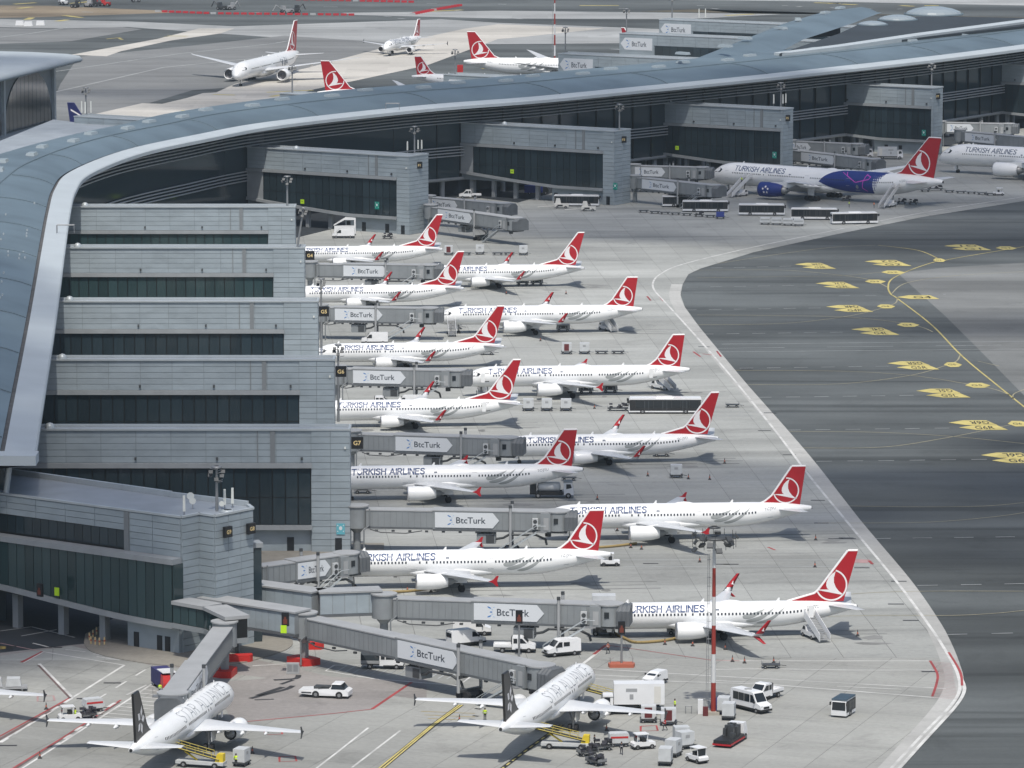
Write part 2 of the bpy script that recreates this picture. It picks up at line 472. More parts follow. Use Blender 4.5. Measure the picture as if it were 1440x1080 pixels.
ground_mat('brick_paving', (0.27, 0.255, 0.225), streak=0.05, blotch=0.1, fine=0.08)
ground_mat('rubber_stained', (0.27, 0.255, 0.245), streak=0.15, blotch=0.15, fine=0.08)

def structure(o, k='structure'): o['kind'] = k; return o

g = MB(); g.sheet([(-9000, -3000, 0), (9000, -3000, 0), (9000, 14000, 0), (-9000, 14000, 0)])
structure(g.build('ground', 'asphalt'))

def polysheet(name, px, m, z, zmat=0):
    """flat polygon on the ground from outline points"""
    g = MB(); g.sheet([(*W(x, y, z)[:2], z) for x, y in px])
    o = structure(g.build(name, m))
    # fix winding upward
    if o.data.polygons[0].normal.z < 0: o.data.flip_normals()
    return o

def smooth_pts(P, n=6, closed=False):
    out = []
    for i in range(len(P) - 1):
        p0 = P[max(i - 1, 0)]; p1 = P[i]; p2 = P[i + 1]; p3 = P[min(i + 2, len(P) - 1)]
        for k in range(n):
            t = k / n
            out.append(0.5 * ((2 * p1) + (p2 - p0) * t + (2 * p0 - 5 * p1 + 4 * p2 - p3) * t * t + (3 * p1 - p0 - 3 * p2 + p3) * t ** 3))
    out.append(P[-1].copy()); return out

def ribbon(mb, P, w, z, mi=0, dash=None):
    """painted stripe of width w along world points P; dash=(on, off) metres"""
    segs = []
    if dash:
        on, off = dash; t = 0.0; cur = []; draw = True; rem = on
        for a, b in zip(P, P[1:]):
            L = (b - a).length; d = (b - a) / max(L, 1e-6); s0 = 0
            while s0 < L - 1e-6:
                st = min(rem, L - s0)
                if draw: segs.append([a + d * s0, a + d * (s0 + st)])
                s0 += st; rem -= st
                if rem <= 1e-6: draw = not draw; rem = on if draw else off
    else: segs = [P]
    for S in segs:
        Lp, Rp = [], []
        for i, p in enumerate(S):
            d = (S[min(i + 1, len(S) - 1)] - S[max(i - 1, 0)]); d.z = 0
            if d.length < 1e-6: d = Vector((1, 0, 0))
            d.normalize(); n = Vector((-d.y, d.x, 0)) * w / 2
            Lp.append((p.x + n.x, p.y + n.y, z)); Rp.append((p.x - n.x, p.y - n.y, z))
        for i in range(len(S) - 1):
            mb.add([Rp[i], Rp[i + 1], Lp[i + 1], Lp[i]], [(0, 1, 2, 3)], mi)

def line(name, pts, w, m, z=0.075, dash=None, curve=False):
    P = [W(x, y) for x, y in pts]
    if curve: P = smooth_pts(P, 8)
    mb = MB(); ribbon(mb, P, w, z, dash=dash)
    return structure(mb.build(name, m))

# ---- outer field: taxiways, runway shoulders, earth strips (top of the view)
polysheet('taxiway', [(60, 170), (60, 78), (330, 40), (720, 28), (1440, 40), (1440, 62), (1000, 90), (700, 130), (300, 190)], 'asphalt_pale', 0.02) if False else None
polysheet('dirt_strip', [(-120, 27), (-120, 7), (70, 8), (230, 15), (240, 18), (60, 24)], 'dry_earth', 0.02)
polysheet('dirt_strip', [(900, 16), (1560, 26), (1560, 40), (1380, 24), (1220, 20), (1040, 19), (980, 13)], 'dry_grass', 0.02)
polysheet('taxiway', [(-120, 36), (-120, 25), (180, 30), (330, 37), (620, 27), (700, 32), (1010, 44), (1060, 47), (1000, 60), (700, 62), (520, 62), (180, 38), (90, 40)], 'taxi_concrete_grey', 0.024)
polysheet('taxiway', [(480, 18), (700, 15), (960, 18), (1100, 20), (960, 27), (700, 26), (500, 21)], 'taxi_concrete_grey', 0.028)
polysheet('taxiway', [(900, -4), (1560, -3), (1560, 10), (1100, 1), (960, 0)], 'taxi_concrete_grey', 0.02)
polysheet('runway_shoulder', [(-120, 47), (-120, 37), (90, 41), (170, 38), (200, 41), (100, 58), (-120, 66)], 'asphalt_pale', 0.03)
polysheet('apron', [(60, 190), (60, 175), (85, 118), (110, 80), (290, 62), (400, 50), (640, 66), (560, 84), (470, 112), (270, 127), (200, 148), (135, 160), (130, 175), (300, 200)], 'asphalt_pale', 0.03)
polysheet('taxiway', [(100, 77), (220, 55), (280, 40), (330, 40), (310, 47), (240, 57), (170, 72), (150, 79)], 'taxi_concrete', 0.045)
polysheet('taxiway', [(130, 170), (135, 160), (200, 145), (228, 146), (262, 138), (285, 131), (304, 130), (330, 118), (430, 96), (505, 76), (590, 54), (655, 40), (700, 34), (850, 40), (735, 52), (700, 55), (600, 92), (440, 126), (350, 152), (240, 180)], 'taxi_concrete', 0.05)
polysheet('taxiway', [(420, 160), (560, 126), (640, 112), (800, 118), (900, 100), (900, 140), (700, 190), (420, 190)], 'asphalt_pale', 0.04)
# painted lines out there
line('painted_line', [(76, 101), (250, 76), (380, 62), (410, 57)], 0.9, 'line_faint', 0.07)
line('painted_line', [(76, 130), (120, 120), (230, 95), (420, 76)], 1.4, 'taxi_concrete_grey', 0.07)
line('painted_line', [(-20, 55), (45, 47), (95, 39)], 0.9, 'line_faint', 0.07)
for a, b in (((165, 53), (172, 56)), ((150, 55), (170, 53)), ((230, 52), (262, 52)), ((235, 50), (265, 51))):
    line('painted_line', [a, b], 1.2, 'line_yellow', 0.075)
for x0, y0, x1, y1 in ((365, 143, 440, 137), (375, 130, 440, 127), (380, 136, 400, 133), (255, 156, 275, 156), (300, 133, 330, 134), (300, 153, 330, 155), (680, 97, 700, 92), (20, 6, 50, 4), (100, 5, 130, 2), (26, 12, 44, 10), (815, 8, 870, 8), (1145, 4, 1180, 5), (1164, 5, 1182, 5), (1184, 6, 1205, 7), (1266, 8, 1285, 9), (1300, 8, 1320, 8), (1020, 22, 1060, 20), (90, 22, 115, 25), (37, 28, 45, 25), (80, 30, 95, 28), (590, 17, 650, 14)):
    line('painted_line', [(x0, y0), (x1, y1)], 2.0 if y0 > 60 else 3.0, 'mark_yellow' if y0 > 60 else 'line_yellow', 0.08)
for x0, y0, w_ in ((115, 17, 16), (290, 37, 12), (350, 18, 15), (540, 23, 10), (600, 5, 14), (700, 6, 12), (640, 15, 10), (455, 10, 20), (720, 26, 15), (530, 40, 12), (560, 26, 10), (1000, 12, 10), (1100, 8, 8), (1120, 10, 7), (1168, 11, 7), (1218, 12, 7), (1262, 13, 7), (840, 50, 20), (980, 8, 10), (870, 12, 12)):
    line('painted_line', [(x0, y0), (x0 + w_, y0 - random.uniform(-1, 1))], 1.6, 'line_faint', 0.085)

# ---- the apron: base, joints and slabs
AP_EDGE = [(1440, 283), (1300, 305), (1175, 330), (1060, 355), (985, 378), (968, 386), (960, 400), (957, 415), (963, 432), (985, 462), (1050, 540), (1105, 602), (1150, 655), (1210, 732), (1280, 815), (1320, 872), (1338, 905), (1350, 935), (1355, 955), (1351, 975), (1335, 1000), (1300, 1040), (1262, 1082), (1225, 1120)]
edge = [W(x, y) for x, y in AP_EDGE]
right_far = W(1560, 262)
left = -190.0
apron_poly = [Vector((right_far.x, right_far.y, 0))] + edge + [Vector((left, edge[-1].y, 0)), Vector((left, 1230, 0)), Vector((-50, 1330, 0)), Vector((90, 1530, 0)), Vector((right_far.x, 1560, 0))]
g = MB(); g.sheet([(p.x, p.y, 0.025) for p in apron_poly])
ap = structure(g.build('apron', 'joint_filler'))
if ap.data.polygons[0].normal.z < 0: ap.data.flip_normals()

def clip_poly(subj, inside, inter):
    out = []
    for i in range(len(subj)):
        a, b = subj[i - 1], subj[i]
        ia, ib = inside(a), inside(b)
        if ib:
            if not ia: out.append(inter(a, b))
            out.append(b)
        elif ia: out.append(inter(a, b))
    return out
def clip_rect(subj, x0, x1, y0, y1):
    for ax, lim, sg in ((0, x0, 1), (0, x1, -1), (1, y0, 1), (1, y1, -1)):
        if not subj: return subj
        def inside(p): return (p[ax] - lim) * sg >= 0
        def inter(a, b):
            t = (lim - a[ax]) / (b[ax] - a[ax]); return (a[0] + (b[0] - a[0]) * t, a[1] + (b[1] - a[1]) * t)
        subj = clip_poly(subj, inside, inter)
    return subj
def area(p): return abs(sum(p[i - 1][0] * p[i][1] - p[i][0] * p[i - 1][1] for i in range(len(p)))) / 2
SPLIT = (W(-300, 930), W(1500, 925))       # south of this the joints turn with the angled stands
def slab_field(poly, ang, matname, cell=7.5, gap=0.06):
    ca, sa = cos(-ang), sin(-ang)
    loc = [(p[0] * ca - p[1] * sa, p[0] * sa + p[1] * ca) for p in poly]
    X = [p[0] for p in loc]; Y = [p[1] for p in loc]
    full = []; rest = []
    cb, sb = cos(ang), sin(ang)
    for j in range(int(min(Y) // cell), int(max(Y) // cell) + 1):
        row = clip_rect(loc, -1e5, 1e5, j * cell + gap / 2, (j + 1) * cell - gap / 2)
        if not row: continue
        xs = [p[0] for p in row]
        for i in range(int(min(xs) // cell), int(max(xs) // cell) + 1):
            c = clip_rect(row, i * cell + gap / 2, (i + 1) * cell - gap / 2, -1e5, 1e5)
            if len(c) < 3 or area(c) < 0.5: continue
            wv = [(x * cb - y * sb, x * sb + y * cb) for x, y in c]
            lx, ly = (i + .5) * cell, (j + .5) * cell; cx = lx * cb - ly * sb; cy = lx * sb + ly * cb
            (full if area(c) > (cell - gap) ** 2 - 0.01 else rest).append((cx, cy, wv))
    return full, rest
def half(poly, keep_south):
    a, b = SPLIT; d = b - a
    def sidef(p): return (d.x * (p[1] - a.y) - d.y * (p[0] - a.x)) * (-1 if keep_south else 1)
    return clip_poly([(p[0], p[1]) for p in poly], lambda p: sidef(p) >= 0, lambda p, q: tuple(p[k] + (q[k] - p[k]) * sidef(p) / (sidef(p) - sidef(q)) for k in (0, 1)))
SLAB_TOP, SLAB_BOT = 0.055, 0.026
north_full, north_rest = slab_field(half(apron_poly, False), radians(4.2), 'apron_concrete')
south_full, south_rest = slab_field(half(apron_poly, True), radians(-19), 'apron_concrete_skew')
def vis(c):
    y = c[1]
    if y < 600 or y > 1600: return False
    return abs(c[0]) < y * 0.1065 + 8
singles = sorted([(c, 0) for c in north_full if vis(c)] + [(c, 1) for c in south_full if vis(c)], key=lambda q: q[0][1])[:300]
sset = {(round(c[0], 2), round(c[1], 2)) for (c, k) in singles}
def slab_mesh(ang, m):
    mb = MB(); h = 7.44 / 2
    mb.T = Matrix.Rotation(ang, 4, 'Z')
    mb.box(-h, h, -h, h, SLAB_BOT - 0.04, SLAB_TOP - 0.04, tx=0.01, ty=0.01)
    return mb.mesh('concrete_slab', m)
slab_me = [slab_mesh(radians(4.2), 'apron_concrete'), slab_mesh(radians(-19), 'apron_concrete_skew')]
for c, k in singles: link('concrete_slab', slab_me[k], ap, (c[0], c[1], 0.04))
for lst, m in ((north_full + north_rest, 'apron_concrete'), (south_full + south_rest, 'apron_concrete_skew')):
    mb = MB()
    for cx, cy, wv in lst:
        if (round(cx, 2), round(cy, 2)) in sset: continue
        a = sum(wv[i - 1][0] * wv[i][1] - wv[i][0] * wv[i - 1][1] for i in range(len(wv)))
        if a < 0: wv = wv[::-1]
        mb.sheet([(x, y, SLAB_TOP) for x, y in wv])
    mb.build('slab_field', m, ap, kind='stuff')

# pale edge strip and painted double line that follow the apron's edge
eb = smooth_pts([W(x, y) for x, y in AP_EDGE[6:]], 5)
mb = MB(); ribbon(mb, [p + Vector((-1.3, 0, 0)) for p in eb], 2.6, 0.062); structure(mb.build('apron_edge_strip', 'edge_concrete'))
line('painted_line', [(1440, 277), (1300, 299), (1170, 325), (1050, 350), (960, 372), (930, 385), (919, 396), (920, 408), (935, 425), (965, 458), (1020, 520), (1090, 606), (1140, 672), (1200, 745), (1262, 820), (1310, 885), (1335, 925), (1347, 950), (1349, 972), (1335, 995), (1298, 1033), (1258, 1076), (1230, 1105)], 0.45, 'line_white', 0.085, curve=True)
line('painted_line', [(1352, 955), (1356, 972), (1342, 996), (1300, 1042), (1262, 1084), (1236, 1110)], 0.5, 'line_white', 0.089, curve=True)
line('painted_line', [(1334, 918), (1350, 945), (1353, 965)], 0.35, 'line_red', 0.092, curve=True)
line('painted_line', [(1308, 930), (1318, 948), (1317, 962), (1311, 980)], 0.35, 'line_red', 0.085, curve=True)

# asphalt service roads that run under the gate buildings
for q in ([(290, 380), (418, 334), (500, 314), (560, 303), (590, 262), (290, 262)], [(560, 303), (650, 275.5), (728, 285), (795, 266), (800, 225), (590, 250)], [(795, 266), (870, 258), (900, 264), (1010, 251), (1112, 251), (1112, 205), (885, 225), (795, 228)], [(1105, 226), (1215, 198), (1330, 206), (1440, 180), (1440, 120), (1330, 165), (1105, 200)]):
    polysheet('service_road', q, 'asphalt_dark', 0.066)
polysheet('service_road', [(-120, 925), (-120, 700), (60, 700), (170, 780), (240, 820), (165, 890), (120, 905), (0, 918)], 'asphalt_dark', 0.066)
polysheet('road', [(-120, 915), (0, 912), (90, 895), (165, 890), (250, 918), (350, 925), (480, 955), (600, 955), (600, 985), (350, 950), (210, 935), (100, 908), (0, 922), (-120, 930)], 'rubber_stained', 0.062)
# brick paved kerb island round the near gate building
isl = smooth_pts([W(x, y) for x, y in [(118, 905), (130, 918), (180, 930), (250, 938), (330, 935), (395, 918), (412, 905), (400, 893), (370, 885)]], 5)
isl = isl + [W(300, 870), W(180, 860), W(120, 893)]
mb = MB(); mb.prism([(p.x, p.y) for p in isl], 0.0, 0.19); structure(mb.build('pavement', 'brick_paving'))
isl2 = smooth_pts([W(x, y) for x, y in [(360, 792), (400, 806), (470, 800), (540, 785)]], 4) + [W(540, 765), W(360, 765)]
mb = MB(); mb.prism([(p.x, p.y) for p in isl2], 0.0, 0.19); structure(mb.build('pavement', 'brick_paving'))
# tyre stained pads around the bridge heads
polysheet('stained_pad', [(322, 958), (420, 950), (560, 955), (579, 960), (523, 998), (470, 1004), (330, 1017), (312, 990)], 'rubber_stained', 0.0625)
polysheet('stained_pad', [(525, 885), (640, 872), (850, 905), (840, 925), (590, 930), (525, 915)], 'rubber_stained', 0.0625) if False else None

# ---- near stands: white and red stand lines, hatching, lead-in lines
def L(*a, **k): return line('painted_line', *a, **k)
L([(60, 917), (175, 936)], 0.35, 'line_white'); L([(0, 905), (60, 917)], 0.3, 'line_pink'); L([(60, 917), (30, 932)], 0.5, 'line_red'); L([(62, 917), (33, 933)], 0.25, 'line_white', 0.08)
L([(55, 934), (101, 981)], 0.5, 'line_white'); L([(54, 936), (99, 983)], 0.35, 'line_brown', 0.08)
L([(175, 936), (103, 981)], 0.4, 'line_white')
L([(103, 981), (60, 1009), (0, 1044), (-30, 1062)], 0.35, 'line_white')
L([(98, 982), (55, 1006), (0, 1036), (-30, 1052)], 0.3, 'line_red', 0.08); L([(100, 983), (57, 1008), (0, 1040), (-30, 1056)], 0.55, 'line_brown', 0.078)
L([(206, 964), (178, 978)], 0.35, 'line_white', 0.084); L([(225, 955), (180, 985), (95, 1040), (30, 1082), (0, 1100)], 0.35, 'line_white')
L([(170, 985), (90, 1037), (20, 1080), (0, 1092)], 0.3, 'line_red', 0.08); L([(167, 988), (94, 1035), (24, 1080), (2, 1093)], 0.5, 'line_brown', 0.078)
for t in range(6):
    for x0, y0, s_ in ((101, 984, 1), (162, 990, 1)):
        x = x0 - 18 * t * (1.0 if x0 < 150 else 0.85) * s_; y = y0 + 11.2 * t
        L([(x, y - 1), (x - 4, y + 1), (x - 10, y + 5)], 0.5, 'line_white', 0.088)
L([(205, 942), (140, 982)], 0.32, 'line_white', dash=(4.5, 4.2))
for k in range(12):
    t = k / 11; ax, ay = 218 - 82 * t, 961 + 52 * t
    L([(ax, ay), (min(ax + 26 + 60 * t, 232 + 10 * t), ay + 3 + 4 * t)], 0.3, 'line_white', 0.078)
L([(205, 1018), (240, 997), (262, 985)], 0.35, 'line_white')
L([(225, 1082), (280, 1040)], 0.3, 'line_white') if False else None
for a, b in (((46, 905), (75, 912)), ((92, 914), (120, 917)), ((131, 920), (166, 925)), ((136, 924), (168, 929)), ((160, 919), (192, 925)), ((180, 928), (211, 933)), ((225, 934), (240, 937)), ((355, 937), (402, 934)), ((415, 931), (448, 930)), ((260, 940), (300, 943)), ((0, 888), (44, 882)), ((44, 882), (105, 897)), ((30, 895), (80, 886))):
    L([a, b], 0.32, 'line_faint' if b[1] < 900 else 'line_white')
L([(405, 911), (365, 915), (350, 925)], 0.3, 'line_white'); L([(375, 910), (412, 910), (402, 918), (366, 917), (375, 910)], 0.25, 'line_faint')
# hatched parking strip under the long bridge
L([(470, 936), (458, 944), (525, 955), (645, 965), (662, 952)], 0.35, 'line_white'); L([(470, 936), (520, 936), (655, 946)], 0.35, 'line_white')
for k in range(15):
    x = 474 + 12 * k; y0 = 936.5 + 0.75 * k; L([(x + 14, y0), (x - 10 + 8, min(y0 + 9.5, 964))], 0.26, 'line_faint', 0.078)
L([(579, 960), (523, 998)], 0.45, 'line_red', 0.082); L([(523, 998), (470, 1004), (330, 1017)], 0.25, 'line_red', 0.082)
L([(855, 907), (820, 934)], 0.5, 'line_white', 0.082); L([(852, 908), (835, 921)], 0.5, 'line_red', 0.088)
L([(855, 908), (1000, 929), (1040, 930)], 0.2, 'line_red', 0.082)
L([(648, 992), (610, 1020), (540, 1078), (500, 1110)], 0.9, 'line_black', 0.078); L([(650, 992), (611, 1020), (541, 1079), (501, 1111)], 0.25, 'mark_yellow', 0.084); L([(646, 992), (608, 1020), (538, 1077), (498, 1110)], 0.25, 'mark_yellow', 0.084)
L([(790, 1020), (748, 1050), (708, 1080), (690, 1095)], 0.7, 'line_black', 0.078); L([(790, 1020), (748, 1050), (708, 1080), (690, 1095)], 0.25, 'mark_yellow', 0.084, dash=(1.5, 1.2))
for a, b in (((518, 1024), (480, 1054)), ((563, 1028), (495, 1080)), ((480, 1054), (440, 1085))): L([a, b], 0.32, 'line_white')
for y in (1001, 1006, 1011): L([(592 + (y - 1001), y), (668, y + 3)], 0.2, 'line_ochre', 0.078)
for a, b in (((668, 997), (676, 998)), ((665, 1007), (673, 1008)), ((660, 1012), (668, 1013))): L([a, b], 0.5, 'line_black', 0.08)
# road lines across the middle apron
L([(832, 941), (1000, 951), (1330, 969)], 0.3, 'line_white'); L([(832, 955), (1080, 963), (1345, 984)], 0.35, 'line_white')
L([(820, 949), (1310, 972)], 0.25, 'line_white', dash=(9, 9))
L([(1000, 930), (1306, 930)], 0.3, 'line_white'); L([(1002, 942), (1080, 941), (1200, 943), (1315, 943)], 0.3, 'line_white')
for k in range(26):
    t = k / 25; y = 931 + 50 * t; xl = 1310 + 9 * sin(pi * min(1, t * 1.1)); L([(xl, y), (1338 + 9 * t, y + 3)], 0.16, 'line_pink', 0.08)
L([(1190, 789), (1222, 790)], 3.2, 'line_pink', 0.08); L([(1222, 789), (1227, 794)], 0.5, 'line_red', 0.084)
for y, x0, x1, c in ((788, 860, 1225, 'line_faint'), (797, 870, 1230, 'line_faint'), (673, 830, 1130, 'line_faint'), (681, 830, 1140, 'line_faint'), (580, 740, 1080, 'line_faint'), (585, 990, 1060, 'line_faint'), (495, 720, 1010, 'line_faint'), (501, 880, 1000, 'line_faint'), (447, 870, 960, 'line_faint'), (400, 830, 915, 'line_faint'), (560, 500, 640, 'line_faint'), (355, 650, 920, 'line_faint'), (348, 640, 900, 'line_faint')):
    L([(x0, y), (x1, y)], 0.32, c)
for x0, y0, x1, y1 in ((975, 495, 985, 502), (988, 498, 1003, 500), (1008, 494, 1014, 502), (910, 417, 915, 423), (928, 418, 933, 424), (1080, 770, 1090, 774)):
    L([(x0, y0), (x1, y1)], 0.4, 'line_red', 0.08)
# taxi guide lines in worn yellow crossing the stands
L([(880, 846), (1010, 834), (1120, 839), (1210, 838)], 0.22, 'line_tan', curve=True) if False else None
L([(1120, 844), (1210, 835), (1300, 832), (1440, 832)], 0.25, 'line_tan', 0.081, curve=True)
L([(1130, 868), (1240, 866), (1340, 866), (1400, 863), (1440, 859)], 0.25, 'line_tan', 0.081, curve=True)
for y0, x0 in ((732, 1225), (758, 1225), (824, 1290), (893, 1330)):
    L([(x0, y0), (1460, y0 - 3 if y0 < 900 else y0)], 0.28, 'line_faint', 0.08, dash=(3.2, 3.6)) if y0 != 732 else L([(1150, 736), (1300, 735), (1400, 727), (1460, 718)], 0.2, 'line_tan', 0.08, curve=True)
# taxiway: dashed stand centre lines
for y, x0, x1 in ((374, 1000, 1124), (401, 965, 1150), (433, 962, 1168), (467, 985, 1200), (515, 1040, 1255), (556, 1065, 1292), (602, 1105, 1340), (646, 1148, 1392)):
    L([(x0, y + 3), (x1, y)], 0.3, 'line_faint', 0.03, dash=(2.8, 2.8))
for y, x0, x1 in ((484, 1015, 1440), (495, 1010, 1440)):
    L([(x0, y + 0), (x1, y - 4)], 0.3, 'line_faint', 0.03)
L([(1010, 490), (1440, 485)], 0.3, 'line_faint', 0.033, dash=(14, 9))
L([(1180, 416), (1290, 415), (1330, 414)], 0.3, 'line_faint', 0.033, dash=(2.5, 3.5))
polysheet('taxiway_shoulder', [(1262, 384), (1330, 376), (1500, 366), (1500, 620), (1440, 556), (1385, 500), (1330, 445)], 'asphalt_worn', 0.012)
# curved guide lines
def GL(pts, w=0.30, m='line_yellow'): return line('taxi_guide_line', pts, w * (1.15 if w < .4 else .9), m, 0.036, curve=True)
GL([(1322, 366), (1285, 378), (1255, 392), (1249, 404), (1253, 414), (1262, 420), (1310, 457), (1352, 500), (1400, 540), (1450, 580)], 0.42, 'line_yellow')
GL([(1235, 345), (1290, 352), (1318, 363)]); GL([(1322, 368), (1350, 362), (1440, 347)], 0.3)
GL([(1440, 382), (1340, 388), (1275, 398), (1254, 413)], 0.26, 'line_tan')
GL([(1262, 420), (1258, 427), (1235, 435), (1190, 445), (1100, 455), (965, 457)], 0.26, 'line_tan')
GL([(980, 443), (1100, 444), (1190, 446), (1260, 453), (1295, 460), (1312, 467)], 0.26, 'line_tan')
GL([(980, 391), (1100, 389), (1180, 388), (1250, 382), (1290, 380)], 0.22, 'line_tan')
GL([(980, 380), (1100, 380), (1180, 387), (1225, 394), (1248, 404)], 0.26, 'line_tan')
GL([(1350, 500), (1345, 508), (1330, 514), (1280, 528), (1180, 540), (1045, 541)], 0.26, 'line_tan')
GL([(1030, 521), (1180, 522), (1280, 528), (1360, 540), (1400, 548), (1420, 556)], 0.26, 'line_tan')
GL([(1450, 591), (1400, 602), (1330, 616), (1240, 629), (1125, 630)], 0.26, 'line_tan')
GL([(1110, 607), (1230, 608), (1340, 614), (1440, 624)], 0.26, 'line_tan')
GL([(1425, 562), (1426, 554), (1445, 546)], 0.22, 'line_tan'); GL([(1375, 508), (1405, 515)], 0.2, 'line_tan')
GL([(1160, 711), (1280, 713), (1380, 712), (1440, 707)], 0.22, 'line_tan')
GL([(1000, 372), (1150, 350), (1230, 345)], 0.2, 'line_tan')

# yellow ground signs: two arrows side by side, one lettered to be read from each direction
def stand_mark(px, py, name_, width=46, one=False, txt2=None, slim=False, k=0):
    c = W(px, py); s = (py + 440) / 990.0 * 7.17
    w = width / s; h = 6.0 if not one else 7.0
    mb = MB(); z = 0.042
    for r in ((1, -1) if not one else (0,)):
        y0 = (0.06 if r == 1 else -h - 0.06) if not one else -h / 2
        xo = -0.35 * r * 2 if not one else 0
        tp = min(2.2, w * .28)
        if slim: pts = [(-w / 2, h / 2), (-w / 2 + tp, 0), (w / 2 - tp, 0), (w / 2, h / 2 - .1), (w / 2 - tp, h), (-w / 2 + tp, h)]
        else: pts = [(-w / 2 + xo, y0 + h / 2), (-w / 2 + xo + 3.0, y0), (w / 2 + xo + 0.7, y0), (w / 2 + xo - 0.9, y0 + h), (-w / 2 + xo + 3.0, y0 + h)]
        mb.sheet([(c.x + x, c.y + y - (h / 2 if slim else 0), z) for x, y in pts])
    o = structure(mb.build('stand_number_marking', 'mark_yellow'))
    tm = MB()
    th = 3.9 if not slim else 2.2
    v, f = text_mesh2d(name_, th, None, 0.01)
    tw = max(p[0] for p in v); scx = min(1.2, (w - 4.6) / tw) if not slim else w * .42 / tw
    cy = -1.1 if slim else (-h - 0.06 + 1.0 if not one else -h / 2 + 1.4)
    tm.add([(c.x + (p[0] - tw / 2) * scx + (1.4 if not slim else -.2), c.y + p[1] + cy, z + 0.006) for p in v], f)
    if not one:
        tm.add([(c.x - (p[0] - tw / 2) * scx + 1.0, c.y + 0.06 + h - 1.0 - p[1], z + 0.006) for p in v], f)
    tm.build('lettering', 'line_black', o)
for px, py, n_, w_ in ((1144, 374, 'G3R', 43), (1175, 401, 'G3L', 46), (1192, 434, 'G4R', 50), (1228, 466, 'G4L', 50), (1281, 514, 'G5R', 54), (1323, 553, 'G5L', 56), (1372, 598, 'G6R', 62), (1420, 644, 'G6L', 66), (1246, 370, 'G2', 50), (1358, 348, 'G1', 50)):
    stand_mark(px, py, n_, w_)
for px, py, n_, w_ in ((1256, 383, 'G2', 34), (1231, 396, 'G3', 30), (1277, 457, 'G4', 32), (1375, 542, 'G5', 36), (1415, 349, 'G1', 30), (1340, 513, 'G5', 26), (1246, 431, 'G4', 26), (1432, 596, 'G6', 30)):
    stand_mark(px, py, n_, w_, one=True, slim=True)
stand_mark(1288, 418, 'G4', 54, one=True)
stand_mark(1321, 366, 'G2', 18, one=True, slim=True)
# stand number painted in the near left corner
c = W(5, 912); mb = MB(); mb.sheet([(c.x - 5, c.y - 1.2, 0.08), (c.x + 1.2, c.y - 1.2, 0.08), (c.x + 1.8, c.y + 1.6, 0.08), (c.x - 5, c.y + 1.6, 0.08)]); o = structure(mb.build('stand_number_marking', 'line_black'))
v, f = text_mesh2d('I08', 2.0, 4.6, 0.02); tm = MB(); tm.add([(c.x - 4.2 + p[0], c.y - 0.8 + p[1], 0.086) for p in v], f); tm.build('lettering', 'line_ochre', o)
# square red stop boxes for parked equipment and small drains
for px, py, s_ in ((65, 983, 1), (913, 1025, 1.0), (385, 1030, 0.9), (405, 1068, .9)):
    L([(px - 12, py - 3), (px + 10, py - 4), (px + 12, py + 3), (px - 12, py + 4), (px - 12, py - 3)], 0.3, 'line_pink' if px < 100 else 'line_red', 0.083)
for px, py in ((76, 911), (158, 961), (120, 983), (11, 1049), (1175, 758), (1193, 758), (1212, 799), (1015, 794), (1028, 794), (1150, 704), (1190, 757), (1281, 873), (1308, 945), (1260, 850), (1110, 640), (1075, 606), (1050, 519), (1083, 581), (915, 793), (945, 750), (1264, 818), (1155, 736), (990, 488)):
    c = W(px, py); mb = MB(); mb.box(c.x - 1.2, c.x + 1.2, c.y - .35, c.y + .35, 0.03, 0.075); structure(mb.build('drain_grate', 'drain'))
# red and white barrier line far off, on the closed taxiway
def barrier_row(pts, label):
    P = [W(x, y) for x, y in pts]; t = thing('barrier_row', label, 'barrier')
    mb = MB(); mw = MB()
    for a, b in zip(P, P[1:]):
        n = max(1, int((b - a).length / 3.2)); d = (b - a) / n
        for k in range(n):
            p = a + d * k; (mb if k % 13 else mw).box(p.x - 1.2, p.x + 1.2, p.y - .4, p.y + .4, 0.03, .9, ty=.15)
    mb.build('red_block', 'fin_red', t, kind='stuff'); mw.build('white_block', 'paint_grey', t, kind='stuff')
barrier_row([(222, 17), (300, 20), (505, 22)], 'long row of red plastic barriers across the closed far taxiway, upper left')
barrier_row([(410, 0), (500, 2), (588, 4)], 'row of red barriers at the top edge above the head-on taxiing jet')
barrier_row([(580, 21), (610, 15), (650, 8)], 'short slanted row of red barriers right of the tail of the far taxiing jet')
# oily tyre scuffs
for pts, w_ in (([(352, 983), (375, 977), (402, 970), (412, 965)], 0.8), ([(358, 985), (385, 984)], 0.5), ([(362, 979), (398, 967)], 0.9), ([(385, 957), (415, 955), (420, 950)], 0.8), ([(395, 963), (412, 957)], 0.6)):
    L(pts, w_, 'tyre_mark', 0.09, curve=True)
for px, py, n_ in ((100, 945, 14), (125, 950, 12), (115, 943, 10)):
    pass
# ================================================================ MAIN PIER (curved roof)
def off(P, i):
    d = P[min(i + 1, len(P) - 1)] - P[max(i - 1, 0)]; d.z = 0; d.normalize()
    return Vector((-d.y, d.x, 0))
RZ = 25.6
edge_px = [(50, 645), (61, 570), (72, 498), (79, 450), (85, 405), (92, 350), (99, 300), (107, 268), (128, 244), (200, 215), (300, 193), (400, 175), (600, 153), (760, 140.5), (900, 127), (1050, 112.5), (1200, 96.5), (1330, 82), (1440, 68), (1600, 46)]
EP = smooth_pts([W(x, y, RZ) for x, y in edge_px], 6)
EN = [off(EP, i) for i in range(len(EP))]
